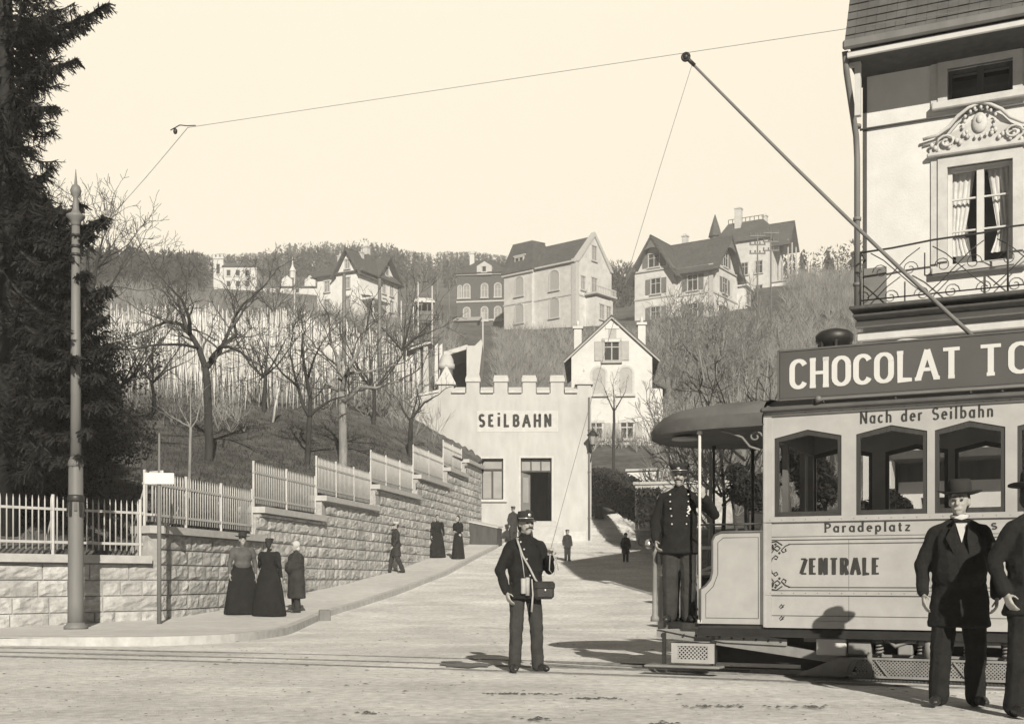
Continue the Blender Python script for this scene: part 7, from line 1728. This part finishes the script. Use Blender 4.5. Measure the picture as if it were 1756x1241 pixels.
# people on the pavement
def walker(x, y, Y, lab, yaw, H, **kw):
    p = P(x, y, Y); z = kw.pop('z', None); gg = gz(p.x, Y) if z is None else z
    if p.x < kx(Y)-.1 and z is None: gg = street(Y)+.128
    return person(lab, (p.x, Y, gg), yaw, H, **kw)
fold = {'l': dict(el=(-.23,.02,1.14), wr=(-.05,-.17,1.08), d=(1,-.1,0), pn=(0,1,0)), 'r': dict(el=(.23,.02,1.14), wr=(.05,-.19,1.10), d=(-1,-.1,0), pn=(0,1,0))}
walker(416,1047,26.3,'person in dark hat, grey blouse and long black skirt beside the stone wall', R(20), 1.76, voxel=.012, dress=('jacket','cloth'), hat=('brim','felt'), girth=1.32)
walker(462,1056,25.8,'person all in black with small bonnet, broadest of the three women by the wall', R(160), 1.66, voxel=.012, dress=('cloth','cloth'), hat=('bonnet','felt'), girth=1.4, arms={'r': dict(el=(.3,-.08,1.2), wr=(.42,-.25,1.12))})
walker(508,1033,27.0,'person in pale headscarf and shorter dark dress beside the stone wall', R(-60), 1.60, voxel=.012, coat='coat', coat_len=.34, hat=('scarf','clothpale'), coatm='cloth2', arms=fold, girth=1.4)
walker(679,988,41.3,'person in long dark coat striding along the pavement halfway up the street', R(-70), 1.74, voxel=.014, coat='coat', coat_len=.56, hat=('cap','clothpale'), coatm='cloth2', feet=((0,-.22),(0,.22)), arms={'l': dict(el=(-.25,.12,1.14), wr=(-.2,.22,.93)), 'r': dict(el=(.25,-.02,1.14), wr=(.2,-.16,.92))})
walker(750,966,47.2,'broad person in long black dress, one of two women below the grit box', R(20), 1.68, voxel=.016, dress=('cloth','cloth'), bun=True, girth=1.22)
walker(785,968,46.6,'slim person in long black dress with folded arms below the grit box', R(-40), 1.68, voxel=.016, dress=('cloth','cloth'), bun=True, girth=.9, arms=fold)
walker(724,963,47.8,'small child in a white frock beside the two women in black', R(30), .72, voxel=.014, dress=('clothpale','clothpale'), child=True, bun=False)
walker(880,921,55.4,'person in dark overcoat standing left of the station doorway', R(30), 1.74, voxel=.016, coat='coat', coat_len=.56, hat=('cap','felt'), coatm='cloth2')
walker(905,925,54.4,'person in dark dress at the station door, nearly hidden by the peaked cap', R(-20), 1.66, voxel=.016, dress=('cloth2','cloth2'), hat=('bonnet','felt'))
walker(1027,890,62.6,'person in long dark dress turning the corner of the lane right of the station', R(-100), 1.62, voxel=.016, dress=('cloth','cloth'), bun=True, z=street(62.6)+.02)
walker(973,964,47.0,'thin child in dark clothes at the shadow edge, left of the muffled child', R(15), 1.22, voxel=.013, coat='coat', coat_len=.7, hat=('cap','felt'), coatm='cloth2', child=True, z=street(47.0)+.01)
walker(1073,962,46.6,'muffled child in short dark coat and hood, right of the thin child', R(5), 1.12, voxel=.013, coat='coat', coat_len=.55, hat=('scarf','felt'), coatm='cloth', child=True, girth=1.25, z=street(46.6)+.01)
ab = P(812,640,71); person('tiny dark figure standing against the pale abutment above the station roof', (ab.x,70.5,gz(ab.x,70.5)), R(10), 1.3, voxel=.02, coat='coat', hat=('cap','felt'), coatm='cloth')
# ---------------------------------------------------------------- winter haze
mb = MB(); mb.box(-830,830,-130,665,-3,190)
hz = bpy.data.materials.new('winter_haze'); hz.use_nodes = True; t = hz.node_tree; t.nodes.clear()
pv = t.nodes.new('ShaderNodeVolumePrincipled'); pv.inputs['Density'].default_value = .0008; pv.inputs['Color'].default_value = (.95,.95,.95,1); pv.inputs['Anisotropy'].default_value = -.25
mo = t.nodes.new('ShaderNodeOutputMaterial'); t.links.new(pv.outputs[0], mo.inputs['Volume'])
mb.build('haze', hz, kind='stuff', label='thin pale winter haze over the valley')
# ---------------------------------------------------------------- done
